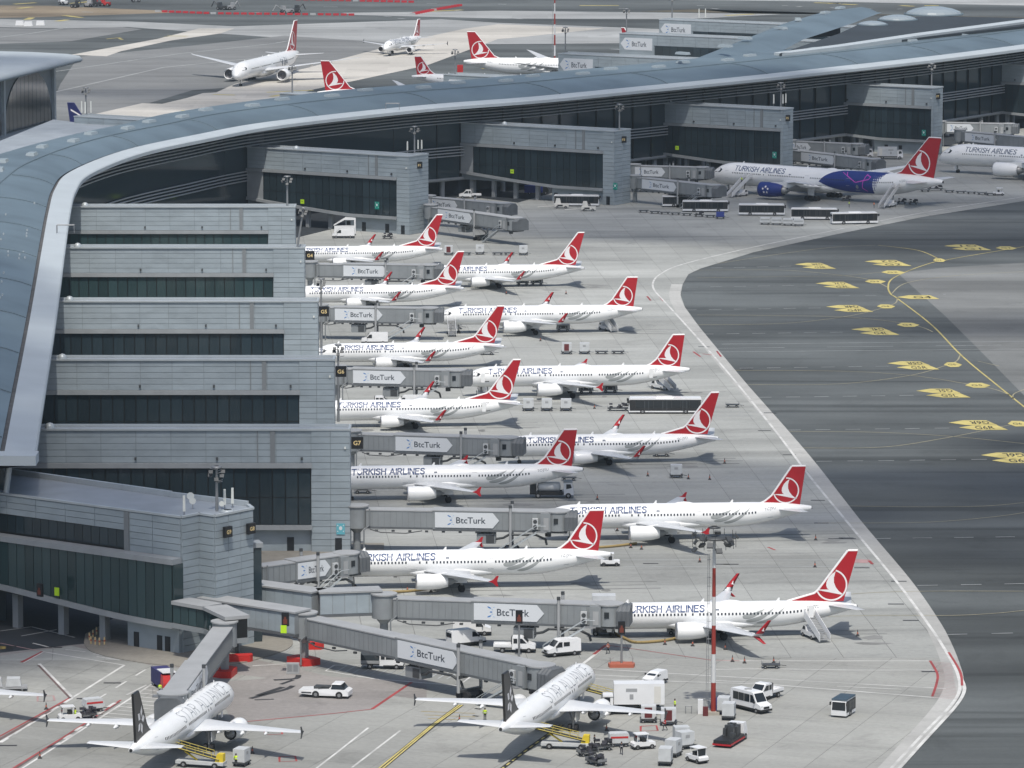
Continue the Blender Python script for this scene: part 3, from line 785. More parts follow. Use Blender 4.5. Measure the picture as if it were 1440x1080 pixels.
# soften the normals so that the strips fan out evenly round the bend
for _ in range(5):
    EN = [(EN[max(i - 1, 0)] + EN[i] * 2 + EN[min(i + 1, len(EN) - 1)]).normalized() for i in range(len(EN))]
SQ = [1, 1, 1, 1, 1, 1, .95, .75, .6, .52, .55, .68, .92, 1, 1, 1, 1, 1, 1, 1, 1]     # the roof is narrower round the bend
def sq(i):
    j = i / 6.0; a = int(j); return SQ[a] + (SQ[min(a + 1, 20)] - SQ[a]) * (j - a)
def at(i, u, z):
    if u > 5.3: u = 5.3 + (u - 5.3) * sq(i)
    p = EP[i] + EN[i] * u; return (p.x, p.y, z)
pier = thing('terminal_pier', 'long curved terminal pier with sweeping blue grey metal roof', 'terminal building', (EP[0].x, EP[0].y, 0))
pier.location = (0, 0, 0)
def strip(prof, name, m, closed=False, i0=0, i1=None, parent=pier, kind=None):
    i1 = len(EP) if i1 is None else i1
    R = [[at(i, u, z) for u, z in prof] for i in range(i0, i1)]
    mb = MB(); mb.rings(R, 0, name != 'roof_edge', closed, closed)
    o = mb.build(name, m, parent, kind=kind)
    return o
# roof skin (one shell), pale edge band, gutter, soffit
skin = [(5.3, 26.0), (7.5, 26.8), (10, 27.4), (13, 27.9), (16, 28.2), (19, 28.4)]
strip(skin, 'roof', 'roof_metal')
skin2 = [(19.4, 28.4), (24, 28.7), (29, 28.85), (34, 28.8), (40, 28.2), (46, 27.2), (54, 25.4), (54, 24.6)]
strip(skin2, 'roof_crown', 'roof_metal')
strip([(18.9, 28.3), (18.9, 28.62), (19.4, 28.62), (19.4, 28.3)], 'roof_seam', 'seam', True)
strip([(0, 24.7), (0, 25.5), (0.25, 25.75), (4.6, 26.15), (4.6, 25.2), (0.5, 24.7)], 'roof_edge', 'roof_edge_white', True)
strip([(4.6, 25.6), (5.6, 25.7)], 'gutter', 'gutter')
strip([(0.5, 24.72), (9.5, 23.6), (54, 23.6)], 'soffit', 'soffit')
# cross seams of the roof
d_acc = 0; last = -99
cum = [0]
for a, b in zip(EP, EP[1:]): cum.append(cum[-1] + (b - a).length)
targets = [20, 62, 115, 178, 240, 305, 360, 383, 430, 475, 520, 600, 665, 740, 800, 860, 930]
def interp(s):
    for i in range(len(cum) - 1):
        if cum[i + 1] >= s:
            t = (s - cum[i]) / (cum[i + 1] - cum[i]); interp.k = sq(i + t); return EP[i].lerp(EP[i + 1], t), EN[i].lerp(EN[i + 1], t).normalized()
    return EP[-1], EN[-1]
def roof_z(u):
    pr = skin + skin2
    for (a, za), (b, zb) in zip(pr, pr[1:]):
        if a <= u <= b: return za + (zb - za) * (u - a) / max(b - a, 1e-6)
    return 29
for s_ in range(18, int(cum[-1]) - 5, 47):
    p, n = interp(s_); q, n2 = interp(s_ + 6)
    mb = MB(); t = Vector((n.y, -n.x, 0))
    us = [5.4, 7.5, 10, 13, 16, 18.9] ; R = []
    for u in us:
        c = p + n * (5.3 + (u - 5.3) * interp.k); z = roof_z(u)
        R.append([(c.x - t.x * .22, c.y - t.y * .22, z - .05), (c.x - t.x * .22, c.y - t.y * .22, z + .16), (c.x + t.x * .22, c.y + t.y * .22, z + .16), (c.x + t.x * .22, c.y + t.y * .22, z - .05)])
    mb.rings(R, 0, False, True); mb.build('roof_seam', 'seam', pier)
# rooflights on the crown
mb = MB(); mb.box(-2.2, 2.2, -1.1, 1.1, 0, .7, tx=.25, ty=.25)
skl = mb.mesh('rooflight', 'skylight')
for s_ in range(300, int(cum[-1]) - 5, 17):
    p, n = interp(s_); u = 24 if (s_ // 17) % 2 else 28
    c = p + n * (5.3 + (u - 5.3) * interp.k)
    link('rooflight', skl, pier, (c.x, c.y, roof_z(u) - .1), atan2(-n.x, n.y))
# south end band
mb = MB(); x0 = EP[0].x
mb.box(x0 - 120, x0 + .1, EP[0].y - .6, EP[0].y + 4.0, 24.65, 26.1); mb.build('roof_edge', 'roof_edge_white', pier)
mb = MB(); mb.side([(x0 - 110, 23.5), (x0 - 110, 25.4), (x0 - 54, 25.4), (x0 - 44, 27.4), (x0 - 34, 28.6), (x0 - 24, 28.5), (x0 - 16, 28), (x0 - 9, 26.9), (x0 - 5.4, 25.8), (x0 - 5.4, 23.5)], EP[0].y + 4.0, EP[0].y + 4.6); mb.build('gable', 'roof_edge_white', pier)
# white antenna rods on the roof bend
mb = MB()
for k in range(34):
    s_ = random.uniform(150, 350); p, n = interp(s_); u = random.choice([8, 10.5, 13, 16]) + random.uniform(-.6, .6); c = p + n * (5.3 + (u - 5.3) * interp.k)
    mb.box(c.x - .12, c.x + .12, c.y - .12, c.y + .12, roof_z(u) - .1, roof_z(u) + .35)
mb.build('roof_clip', 'coping', pier, kind='stuff')
# curtain wall, set back below the roof, with louvre bands and columns
strip([(10, 5.2), (10, 23.7)], 'curtain_wall', 'glass_facade')
strip([(9.2, 4.4), (9.2, 5.2), (12, 5.2), (12, 4.4)], 'floor_edge', 'ledge_grey', True)
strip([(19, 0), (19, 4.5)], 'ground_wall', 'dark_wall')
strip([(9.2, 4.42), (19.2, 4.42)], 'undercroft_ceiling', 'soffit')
for k, z in enumerate((23.2, 22.4, 21.6, 20.8, 20.0)):
    strip([(8.6, z), (8.6, z + .3), (9.0, z + .3), (9.0, z)], 'louvre', 'louver', True, i0=30)
for k, z in enumerate((13.4, 12.6, 11.8, 11.0)):
    strip([(8.8, z), (8.8, z + .32), (9.2, z + .32), (9.2, z)], 'louvre', 'louver', True, i0=50)
for s_ in range(345, int(cum[-1]) - 10, 8):
    p, n = interp(s_); c = p + n * 9.6
    mb = MB(); mb.T = Matrix.Translation((c.x, c.y, 0)) @ Matrix.Rotation(atan2(-n.x, n.y), 4, 'Z'); mb.box(-.12, .12, -.1, .5, 5.2, 23.6)
    mb.build('mullion', 'mullion', pier)
cm = MB(); cm.cyl((0, 0, 0), (0, 0, 4.4), .75, n=12); cme = cm.mesh('column', 'ledge_grey')
for s_ in range(350, int(cum[-1]) - 10, 11):
    p, n = interp(s_); c = p + n * 11; link('column', cme, pier, (c.x, c.y, 0))
# slanting strut under the south corner
mb = MB(); a = W(33, 664, 20); mb.cyl((a.x, EP[0].y + 3, 25), (a.x - 1.8, EP[0].y + 5, 12), .45, n=8); mb.build('strut', 'coping', pier)
mb = MB(); mb.box(EP[0].x - 60, EP[0].x + .5 - 6, EP[0].y + 8, EP[0].y + 9, 0, 23.6); mb.build('curtain_wall', 'glass_facade', pier)
# roof access ladders
for px, py in ((92, 325), (552, 152)):
    c = W(px, py, 26.4); mb = MB(); mb.box(-1.6, 1.6, -.08, .08, 0, 1.6) if False else None
    mb.path([(-1.8, 0, 0), (-1.8, 0, 1.6), (1.8, 0, 1.6), (1.8, 0, 0)], .08); mb.path([(-1.8, 1.2, 0), (-1.8, 1.2, 1.6), (1.8, 1.2, 1.6)], .08)
    tag(mb.build('roof_gantry', 'steel', None, (c.x, c.y, 26.0)), 'thin steel frame on the pale roof edge at the %s' % ('bend' if px < 100 else 'middle of the straight roof'), 'gantry')

# ================================================================ GATE BUILDINGS (fingers)
def box_mesh(name, m, x, y, z):
    mb = MB(); mb.box(0, x, 0, y, 0, z); return mb.mesh(name, m)
PANEL = {}
def panel(w, h, m='cladding'):
    k = (round(w, 2), round(h, 2), m)
    if k not in PANEL:
        mb = MB(); mb.box(.02, w - .05, 0, .2, .02, h - .05); PANEL[k] = mb.mesh('cladding_panel', m)
    return PANEL[k]
def fl(x, L):     # underside height at distance -x from the end
    t = max(0, (-x - 18) / max(L - 18, 1)); return 4.5 + 2.6 * t ** 1.15
def gate_building(label, loc, rz, Lh, width, wall, wend=None, clad='cladding', panels=True, fade=1.0, open_from=26, glass='glass_facade', cellw=6.0, endw=None):
    t = thing('gate_building', label, 'gate building', loc, rz, 'gate buildings along the pier')
    endw = endw or width
    mb = MB()
    mb.box(-Lh, -wall - .05, .45, width, 4.55, 19.7); mb.box(-wall - .05, -.2, .25, endw, 0, 19.7)
    mb.build('core', 'cladding_joint', t)
    # top band panels
    n = int((Lh - wall) // cellw) + 1; w = (Lh - wall) / n
    for i in range(n):
        for j in range(5):
            link('cladding_panel', panel(w, 1.04), t, (-wall - (i + 1) * w, .2, 14.55 + j * 1.04))
    mb = MB(); mb.box(-Lh, -wall - .06, .3, .44, 14.56, 19.68); mb.build('panel_frame', 'cladding_joint', t)
    # end block front and end face
    nb = max(1, round(wall / 3.0)); wb = wall / nb
    for i in range(nb):
        for j in range(19):
            link('cladding_panel', panel(wb, 1.036), t, (-(i + 1) * wb, 0.04, .1 + j * 1.036))
    mr = panel(endw / 2 - .12, 1.036)
    for i in range(2):
        for j in range(19):
            link('cladding_panel', mr, t, (-.0, .22 + i * (endw / 2 - .1), .1 + j * 1.036), pi / 2)
    # coping, roof
    mb = MB()
    mb.box(-Lh, .1, -.08, .32, 19.75, 20.05); mb.box(-Lh, .1, endw - .15 if endw == width else width - .2, width + .2, 19.75, 20.12)
    mb.box(-.28, .12, .33, endw - .16, 19.75, 20.05)
    if endw != width: mb.box(-wall - .1, .1, endw - .2, endw + .1, 19.75, 20.05)
    mb.build('coping', 'coping', t)
    mb = MB(); mb.box(-Lh, -.3, .33, width - .21, 19.3, 19.74); mb.box(-wall, -.3, width - .2, endw - .2, 19.3, 19.72) if endw != width else None
    mb.build('roof', 'membrane', t)
    # ledge above glass, glass panes, sill
    mb = MB(); mb.box(-Lh, -wall + .12, -.45, .19, 13.75, 14.5); mb.build('ledge', 'ledge_grey', t)
    xg = -wall - .15; npn = int((Lh - wall - 3.5) / 2.05)
    mb = MB(); mb.side([(-Lh, fl(-Lh, Lh)), (-Lh, 13.74), (-wall - .02, 13.74), (-wall - .02, fl(-wall, Lh))] if False else [(-Lh, 13.74), (-wall - .02, 13.74)] + [(x, fl(x, Lh)) for x in [-wall - .02, -18, -24, -30, -36, -44, -Lh]], .18, .4); mb.build('glazing_frame', 'mullion', t)
    for i in range(npn):
        xa = xg - i * 2.05; xb = xa - 1.85
        mb = MB(); mb.side([(xb, 13.66), (xa, 13.66), (xa, fl(xa, Lh) + .04), (xb, fl(xb, Lh) + .04)], .04, .17); mb.build('pane', glass, t)
    xe = xg - npn * 2.05
    mb = MB(); mb.box(xe, xg, .0, .04, 8.9, 9.02); mb.build('transom', 'mullion', t)
    mb = MB(); mb.side([(-Lh, 13.7), (xe, 13.7), (xe, fl(xe, Lh)), (-Lh, fl(-Lh, Lh))], .02, .17); mb.build('end_panel', 'ledge_grey', t)
    mb = MB(); xs = [-wall + .1, -12, -18, -24, -30, -36, -44, -Lh]; R = []
    for x in xs:
        z = fl(x, Lh); R.append([(x, -.45, z - .75), (x, -.45, z - .02), (x, .3, z - .02), (x, width, z - .02), (x, width, z - .75)])
    mb.rings(R, 0, False, True); mb.build('sill', 'ledge_grey', t)
    # ground floor with doors, columns under the open part
    mb = MB(); mb.box(-open_from, -wall - .1, .9, width - .3, 0, 3.78); mb.build('ground_floor', 'cladding', t)
    for x in (-wall - 3.4, -wall - 10.5, -wall - 15.2):
        mb = MB(); mb.box(x - .55, x + .55, .78, .9, .2, 2.4); mb.build('door', 'door_dark', t)
    mb = MB(); mb.box(-1.9 - .55, -1.9 + .55, -.03, .04, .2, 2.4); mb.build('door', 'door_dark', t)
    for x in range(-open_from - 5, int(-Lh), -7):
        mb = MB(); mb.box(x - .5, x + .5, 1.2, 2.2, 0, fl(x, Lh) - .76); mb.build('column', 'ledge_grey', t)
    # downpipes, lamps, vent
    xp = -wall - 6.5
    for x, w_ in ((xp, .75), (xp - 2.1, .14)):
        mb = MB(); mb.box(x, x + w_, .02, .19, 14.55, 19.7); mb.build('downpipe', 'bridge_rib', t)
    for x in (-wall - 1.5, -wall - 15, -wall - 28):
        mb = MB(); mb.box(x - .16, x + .16, -.25, .2, 15.0, 15.45); mb.build('wall_lamp', 'steel_dark', t)
    mb = MB(); mb.lathe([(0, .8), (.5, .8), (.9, .5), (1.05, .05)], (-Lh + 14, 2.2, 20.0 - .3), n=10); mb.build('roof_vent', 'coping', t)
    mb = MB(); mb.box(-.9, -.65, -.2, .04, 16.8, 17.15); mb.build('camera_box', 'antenna_white', t)
    return t

def local(t, x, y, z):
    c, s = cos(t.rotation_euler[2]), sin(t.rotation_euler[2])
    return Vector((t.location[0] + x * c - y * s, t.location[1] + x * s + y * c, z))

def gate_sign(text, loc, rz, label, size=1.9):
    t = thing('gate_sign', label, 'sign', loc, rz, 'black gate number signs')
    mb = MB(); mb.box(-size / 2, size / 2, 0, .5, -size / 2, size / 2); mb.build('board', 'sign_black', t)
    v, f = text_mesh2d(text, size * .36, None, 0.02)
    tw = max(p[0] for p in v); mb = MB(); mb.add([((p[0] - tw / 2), -.015, p[1] - size * .18) for p in v], f); mb.build('lettering', 'sign_gold', t)
    return t
def small_sign(name, text, loc, rz, label, w, h, m, tm, cat='sign', th=.25, pic=None):
    t = thing(name, label, cat, loc, rz)
    mb = MB(); mb.box(-w / 2, w / 2, 0, .12, -h / 2, h / 2); mb.build('board', m, t)
    mb = MB()
    if text:
        v, f = text_mesh2d(text, h * th, None, 0.02); tw = max(p[0] for p in v); k = min(1, w * .82 / tw)
        mb.add([((p[0] - tw / 2) * k, -.015, p[1] - h * th / 2 - (0 if pic is None else h * .3)) for p in v], f)
    if pic:   # round symbol with four arrow heads
        n = 14; mb.add([(cos(2 * pi * i / n) * w * .2, -.015, h * .08 + sin(2 * pi * i / n) * w * .24) for i in range(n)], [tuple(range(n))])
        for sx in (-1, 1):
            for sz in (-1, 1):
                cx, cz = sx * w * .34, h * .08 + sz * h * .27; d = w * .09
                mb.add([(cx - d, -.015, cz - d), (cx + d, -.015, cz - d), (cx, -.015, cz + d)], [(0, 1, 2)])
    mb.build('lettering', tm, t)
    return t

GX = [('G3', 415, 290), ('G4', 428, 347.5), ('G5', 447, 423), ('G6', 470, 505), ('G7', 492, 603)]
gnames = ['pale gate building just below the roof bend, farthest of the stacked row on the left',
          'pale sunlit gate building directly behind the black G4 sign', 'gate building in cloud shade beside the black G5 sign',
          'gate building in cloud shade beside the black G6 sign', 'widest gate building of the stacked row, black G7 sign at its corner']
GB = {}
for (nm, px, py), lb in zip(GX, gnames):
    c = W(px, py, 20.05)
    wall = {'G3': 6.2, 'G4': 6.6, 'G5': 6.6, 'G6': 6.2, 'G7': 6.2}[nm]
    GB[nm] = gate_building(lb, (c.x, c.y, 0), 0, 62, 4.6, wall, glass='glass_green' if nm in ('G3', 'G4') else 'glass_facade')
for nm in ('G4', 'G5', 'G6', 'G7'):
    px, py = {'G4': (433.5, 359.5), 'G5': (453.5, 438.5), 'G6': (475, 523), 'G7': (498, 623.5)}[nm]
    b = GB[nm].location; z = 20.05 - (py - {'G4': 347.5, 'G5': 423, 'G6': 505, 'G7': 603}[nm]) * b.y / FPX
    gate_sign(nm, (b.x + 1.15, b.y + .1, z), 0, 'black square gate sign lettered %s in gold' % nm)
FANG = radians(-32.2)
FX = [('F1', 575, 219.5, 50, 9.0, 3.8), ('F3', 864, 184, 50, 8.5, 3.6), ('F5', 1101, 153.5, 52, 6.0, .8), ('F7', 1313, 123.5, 52, 6.0, .8), ('F9', 1545, 96, 66, 6.0, .8)]
fnames = ['gate building beside the black F1 sign, behind the two stub jet bridges', 'gate building beside the black F3 sign with a bus parked at its foot',
          'gate building beside the black F5 sign, behind the jet with the blue patch', 'gate building beside the black F7 sign near the right edge',
          'farthest gate building on the right, its end cut by the picture edge']
for (nm, px, py, Lh, ew, wall), lb in zip(FX, fnames):
    c = W(px, py, 20.05)
    GB[nm] = gate_building(lb, (c.x, c.y, 0), FANG, Lh, 6.0, wall, endw=ew, open_from=20)
    t = GB[nm]
    # dark service block that ties the finger to the pier
    bx = MB(); bx.box(-Lh - 9, -Lh - .1, 1.0, 8.0, 0, 24.2); bx.build('junction_block', 'dark_wall', t)
for nm, px in (('F1', 592), ('F3', 880), ('F5', 1105.5), ('F7', 1318.5)):
    t = GB[nm]; p = local(t, .35, 4.2 if nm in ('F1', 'F3') else 2.0, 17.4)
    gate_sign(nm, p, radians(20), 'black square gate sign lettered %s' % nm, 1.7)
# teal exit boards and lime height boards
def on_pic(name, px, py, nm, y, label, w, h, m, tm, txt='', pic=None, th=.25, back=.0):
    """board hung on the near face of a gate building"""
    t = GB[nm]; ang = t.rotation_euler[2]
    n = Vector((-sin(ang), cos(ang), 0)); q = t.location + n * y
    a = W(px, py, 0) - cam.location; o = Vector((0, 0, CAM_H)); a0 = W(px, py, 0) - o
    k = (q - o).dot(n) / a0.dot(n); P = o + a0 * k
    return small_sign(name, txt, P, ang, label, w, h, m, tm, pic=pic, th=th)
on_pic('pier_symbol_board', 479, 744, 'G7', -.1, 'pale cyan board with white symbol above the dark door by the G7 corner', 1.35, 1.75, 'sign_cyan', 'billboard', '', True)
on_pic('exit_board', 530, 289, 'F1', -.6, 'teal board with white symbol on the glass of the F1 gate building', 1.3, 1.9, 'sign_teal', 'billboard', '', True)
on_pic('exit_board', 865, 262, 'F3', -.25, 'teal board with white symbol above a door at the F3 corner', 1.3, 1.8, 'sign_teal', 'billboard', '', True)
on_pic('exit_board', 1089, 218, 'F5', -.6, 'teal board with white symbol on the glass above the blue patch jet', 1.3, 1.8, 'sign_teal', 'billboard', '', True)
on_pic('exit_board', 1299, 187, 'F7', -.6, 'teal board with white symbol beside the red tail of the blue patch jet', 1.3, 1.8, 'sign_teal', 'billboard', '', True)
for px, py, nm, tx in ((425, 283.5, 'F1', 'F1'), (720, 241, 'F3', 'F3'), (952, 208, 'F5', 'F5'), (1170, 177, 'F7', 'F7'), (1368, 148, 'F9', 'F9')):
    on_pic('height_board', px, py, nm, -.7, 'small lime yellow board on the underside edge of the %s' % ('farthest right gate building' if nm == 'F9' else nm + ' gate building'), 1.1, 1.1, 'sign_lime', 'sign_black', tx, th=.3)

# ---------------------------------------------------------------- the near angled gate building (G8, G9)
nb = thing('gate_building', 'nearest gate building, angled, with stepped tower bearing G8 and G9 signs', 'gate building', W(200, 905), 0, 'gate buildings along the pier')
org = nb.location.copy()
def lp(px, py, z): return W(px, py, z) - org
H = 20.0
a_, b_, c_, d_, e_, f_, g_, h_ = [lp(x, y, H) for x, y in ((-70, 683), (254.6, 725.6), (280, 720.7), (302, 724), (354.8, 713.5), (348, 708.5), (240, 695.5), (-70, 652))]
def xy(p): return (p.x, p.y)
outline = [a_, b_, c_, d_, e_, f_, g_, h_]
mb = MB()
# tower (from the notch eastward) to the ground, gallery block above the glazing only
k0 = 0.80; m_ = a_.lerp(b_, k0 - .02); mbk = h_.lerp(g_, k0 + .12)
mb.prism([xy(p) for p in outline], 5.8, 19.6); mb.prism([xy(p) for p in (a_.lerp(b_, .93), b_, c_, d_, e_, f_, g_)], 0.02, 5.81); mb.build('core', 'cladding_joint', nb)
mb = MB(); mb.prism([xy(p) for p in outline], 19.61, 19.7); mb.build('roof', 'membrane', nb)
def wallbox(mb, p, q, z0, z1, out0, out1, mi=0, x0=0.0, x1=None):
    """box along p->q, from out0 to out1 metres outside the line (to the right of travel)"""
    d = (q - p); d.z = 0; Ln = d.length; d.normalize(); n = Vector((d.y, -d.x, 0))
    x1 = Ln if x1 is None else x1
    A = p + d * x0; B = p + d * x1
    pts = [A + n * out0, B + n * out0, B + n * out1, A + n * out1]
    mb.prism([xy(v) for v in pts], z0, z1, mi)
for p, q in ((a_, b_), (b_, c_), (c_, d_), (d_, e_), (e_, f_)):
    mb = MB(); wallbox(mb, p, q, 19.72, 20.02, -.25, .3); mb.build('coping', 'coping', nb)
mb = MB(); wallbox(mb, g_, h_, 19.72, 20.5, -.2, .35); wallbox(mb, f_, g_, 19.72, 20.4, -.2, .3); mb.build('coping', 'coping', nb)
def clad_wall(p, q, z0, z1, cw, ch, x0=0.0, x1=None, out=.0):
    d = q - p; d.z = 0; Ln = d.length; d.normalize(); rz = atan2(d.y, d.x)
    x1 = Ln if x1 is None else x1
    n = max(1, round((x1 - x0) / cw)); w = (x1 - x0) / n; m = max(1, round((z1 - z0) / ch)); hh = (z1 - z0) / m
    nrm = Vector((d.y, -d.x, 0))
    for i in range(n):
        for j in range(m):
            o = p + d * (x0 + i * w) + nrm * (.19 + out); link('cladding_panel', panel(w, hh), nb, (o.x, o.y, z0 + j * hh), rz)
ab = (b_ - a_); Lab = Vector((ab.x, ab.y, 0)).length
dx = lambda px, py: (lp(px, py, H) - a_).dot(Vector((ab.x, ab.y, 0)).normalized())
xwin = dx(178, 715)
clad_wall(a_, b_, 16.9, 19.65, 5.3, .92, 0, xwin)
clad_wall(a_, b_, 14.0, 19.65, 4.4, .94, xwin + .02)
mb = MB(); wallbox(mb, a_, b_, 13.9, 16.88, .02, .06, 0, 0, xwin); mb.build('window_frame', 'mullion', nb)
n = int(xwin / 1.6)
for i in range(n):
    mb = MB(); wallbox(mb, a_, b_, 14.3, 16.8, .06, .1, 0, i * xwin / n + .06, (i + 1) * xwin / n - .06); mb.build('pane', 'glass_facade', nb)
mb = MB(); wallbox(mb, a_, b_, 14.0, 19.65, .2, .42, 0, xwin + .02, xwin + .9); mb.build('downpipe', 'bridge_rib', nb)
for p, q in ((b_, c_), (c_, d_), (d_, e_)): clad_wall(p, q, .1, 19.65, 2.6, 1.04)
# projecting gallery: ledge, glass, curved sill
OUT = 1.9
mb = MB(); wallbox(mb, a_, b_, 13.2, 14.0, .2, OUT + .35, 0, 0, Lab + .2); mb.build('ledge', 'ledge_grey', nb)
mb = MB(); wallbox(mb, a_, b_, 7.2, 13.18, .2, OUT - .25, 0, 0, Lab - .05); mb.build('gallery_core', 'mullion', nb)
dn = Vector((ab.x, ab.y, 0)).normalized(); nn = Vector((dn.y, -dn.x, 0)); ra = atan2(dn.y, dn.x)
def zs(x):
    t = max(0, min(1, (x - dx(0, 692)) / (Lab - dx(0, 692)))); return 6.9 - 2.1 * sin(t * pi / 2) ** 1.3
npane = int(Lab / 1.62); pw = (Lab - .1) / npane
for i in range(npane):
    xa, xb = i * pw + .06, (i + 1) * pw - .06
    mb = MB(); mb.side([(xa, zs(xa)), (xb, zs(xb)), (xb, 13.14), (xa, 13.14)], 0, .12)
    o = a_ + nn * (OUT + .12); mb.build('pane', 'glass_green', nb, (o.x, o.y, 0), ra)
mb = MB(); R = []
for i in range(0, 25):
    x = Lab * i / 24; z = zs(x); R.append([(x, 0, z - .85), (x, 0, z - .03), (x, 2.3, z - .03), (x, 5.5, z - .03), (x, 5.5, z - .85)])
mb.rings(R, 0, False, True); o = a_ + nn * (OUT + .35); mb.build('sill', 'ledge_grey', nb, (o.x, o.y, 0), ra)
mb = MB(); mb.side([(0, 6.0), (Lab - .05, 4.6), (Lab - .05, 13.1), (0, 13.1)], 0, .05); o = a_ + nn * (OUT - .02); mb.build('glazing_frame', 'mullion', nb, (o.x, o.y, 0), ra)
mb = MB(); wallbox(mb, b_, b_ + nn * 2, 4.5, 13.18, -.3, -.05); mb.build('pane', 'glass_green', nb)
# ground floor under the gallery with doors
gx0 = Lab - 9.8
mb = MB(); wallbox(mb, a_, b_, 0.02, 5.2, -4, .6, 0, gx0, Lab - .1); mb.build('ground_floor', 'cladding', nb)
for x in (gx0 + 1.2, gx0 + 5.6, gx0 + 7.1):
    mb = MB(); wallbox(mb, a_, b_, .2, 2.35, .6, .68, 0, x, x + .95); mb.build('door', 'door_dark', nb)
for x in (3, 12, 21, 29):
    mb = MB(); wallbox(mb, a_, b_, 0, 6.1, -1.2, -.1, 0, x, x + 1.1); mb.build('column', 'ledge_grey', nb)
mb = MB(); wallbox(mb, e_, f_, .1, 14.0, .1, 1.4, 0, .4, 2.8); mb.build('side_bay', 'glass_facade', nb)
mb = MB(); wallbox(mb, e_, f_, 14.02, 14.7, .1, 1.6, 0, .2, 3.0); mb.build('side_bay_cap', 'ledge_grey', nb)
# signs on the tower
rde = atan2((e_ - d_).y, (e_ - d_).x)
dd = (e_ - d_); dd.z = 0; dd.normalize(); nde = Vector((dd.y, -dd.x, 0))
gate_sign('G9', org + d_.lerp(e_, .25) + nde * .95 + Vector((0, 0, 16.9 - H)) + Vector((0, 0, 0)) - Vector((0, 0, org.z)) if False else Vector((org.x + d_.lerp(e_, .24).x + nde.x * .95, org.y + d_.lerp(e_, .24).y + nde.y * .95, 17.35)), rde, 'black gate sign lettered G9 on the near tower, left of the pair', 1.55)
gate_sign('G8', Vector((org.x + d_.lerp(e_, .86).x + nde.x * .95, org.y + d_.lerp(e_, .86).y + nde.y * .95, 17.15)), rde, 'black gate sign lettered G8 on the near tower, right of the pair', 1.55)

# stop display boxes: black housing with orange glyph
def stop_display(loc, rz, label, mast=None, base=None):
    t = thing('stop_display', label, 'display', loc, rz, 'black parking displays for pilots')
    mb = MB(); mb.box(-.5, .5, 0, .4, -.95, .95); mb.build('housing', 'sign_black', t)
    mb = MB(); mb.add([(-.3, -.02, -.65), (.3, -.02, -.65), (.3, -.02, .0), (.14, -.02, .05), (.14, -.02, .35), (-.14, -.02, .35), (-.14, -.02, .05), (-.3, -.02, .0)], [(0, 1, 2, 3, 4, 5, 6, 7)]); mb.build('glyph', 'display_orange', t)
    if mast:
        mb = MB(); mb.cyl((0, .25, -mast), (0, .25, -1.05), .17, .13, n=8); mb.build('mast', 'steel', t)
    if base:
        mb = MB(); mb.prism([(-1.7, -.9), (1.7, -.9), (1.9, .2), (1.6, 1.2), (-1.6, 1.2), (-1.9, .2)], -mast - .0, -mast + .5); mb.build('base', base, t)
        mb = MB()
        for sx in (-1.6, 1.6): mb.path([(sx, 0, -mast + .5), (sx, 0, -mast + 1.3), (sx * .6, 0, -mast + 1.3)], .05, n=5)
        mb.build('guard_rail', 'steel', t)
    return t
p = a_.lerp(b_, 0) ; q = W(55, 830, 7.6); stop_display(q, ra, 'black stop display with orange glyph on the curved sill of the near glazed gallery')
small_sign('height_board', '', W(82, 831, 7.0) + Vector((-.2, -.6, 0)), ra, 'lime yellow board on the sill of the near glazed gallery', .85, 1.2, 'sign_lime', 'sign_black')
q = W(874, 938); stop_display((q.x, q.y, 5.6), 0, 'stop display on a grey pole standing on an orange edged concrete base', 5.55, 'cone_orange')
q = W(730, 926); stop_display((q.x, q.y, 6.0), 0, 'dark stop display on a grey pole in front of the white crew cab', 5.95)
q = W(401, 871, 8.0); stop_display(q, radians(-10), 'stop display hung on the long walkway beside the round bridge head')
small_sign('height_board', '', W(399, 884, 6.6) + Vector((0, -.5, 0)), radians(-10), 'lime yellow board below the stop display on the long walkway', .85, 1.1, 'sign_lime', 'sign_black')

# ================================================================ FAR SIDE: back fingers, node roof, domes, terminal corner
def back_finger(px, py, Lh, label, bill=True, bw=12.5, win=True, zt=20.0, ex=0, bofs=.5):
    c = W(px, py, zt); d = Vector((.852, -.524, 0)); n = Vector((.524, .852, 0))
    t = thing('gate_building', label, 'gate building', (c.x, c.y, 0), atan2(d.y, d.x), 'gate buildings beyond the pier')
    mb = MB(); mb.box(0, Lh, .2, 6.5, 0, zt - .3); mb.build('core', 'cladding_joint', t)
    mb = MB()
    n1 = int(Lh / 5)
    for i in range(n1):
        for j in range(3): mb.box(i * Lh / n1 + .03, (i + 1) * Lh / n1 - .05, 0, .2, zt - .3 - (j + 1) * 1.15, zt - .35 - j * 1.15)
    for j in range(3, 12): mb.box(.03, bw + 1.2 - .05, 0, .2, zt - .3 - (j + 1) * 1.15, zt - .35 - j * 1.15)
    mb.build('cladding_panel', 'cladding', t, kind='stuff')
    mb = MB(); mb.box(-.1, Lh, -.1, .25, zt - .28, zt); mb.box(-.1, Lh, 6.3, 6.6, zt - .28, zt + .2); mb.box(-.1, .25, .25, 6.3, zt - .28, zt); mb.build('coping', 'coping', t)
    mb = MB(); mb.box(0.2, Lh, .25, 6.3, zt - .6, zt - .28); mb.build('roof', 'membrane', t)
    npn = int((Lh - bw - 1.5) / 3)
    for i in range(npn):
        mb = MB(); x = bw + 1.5 + i * 3; mb.box(x, x + 2.88, -.02, .2, 4, zt - 3.9); mb.build('pane', 'glass_facade', t)
    if bill:
        board_sign(t, bofs, bw, zt - 3.2 - 2.35, 4.1, left=True)
    return t
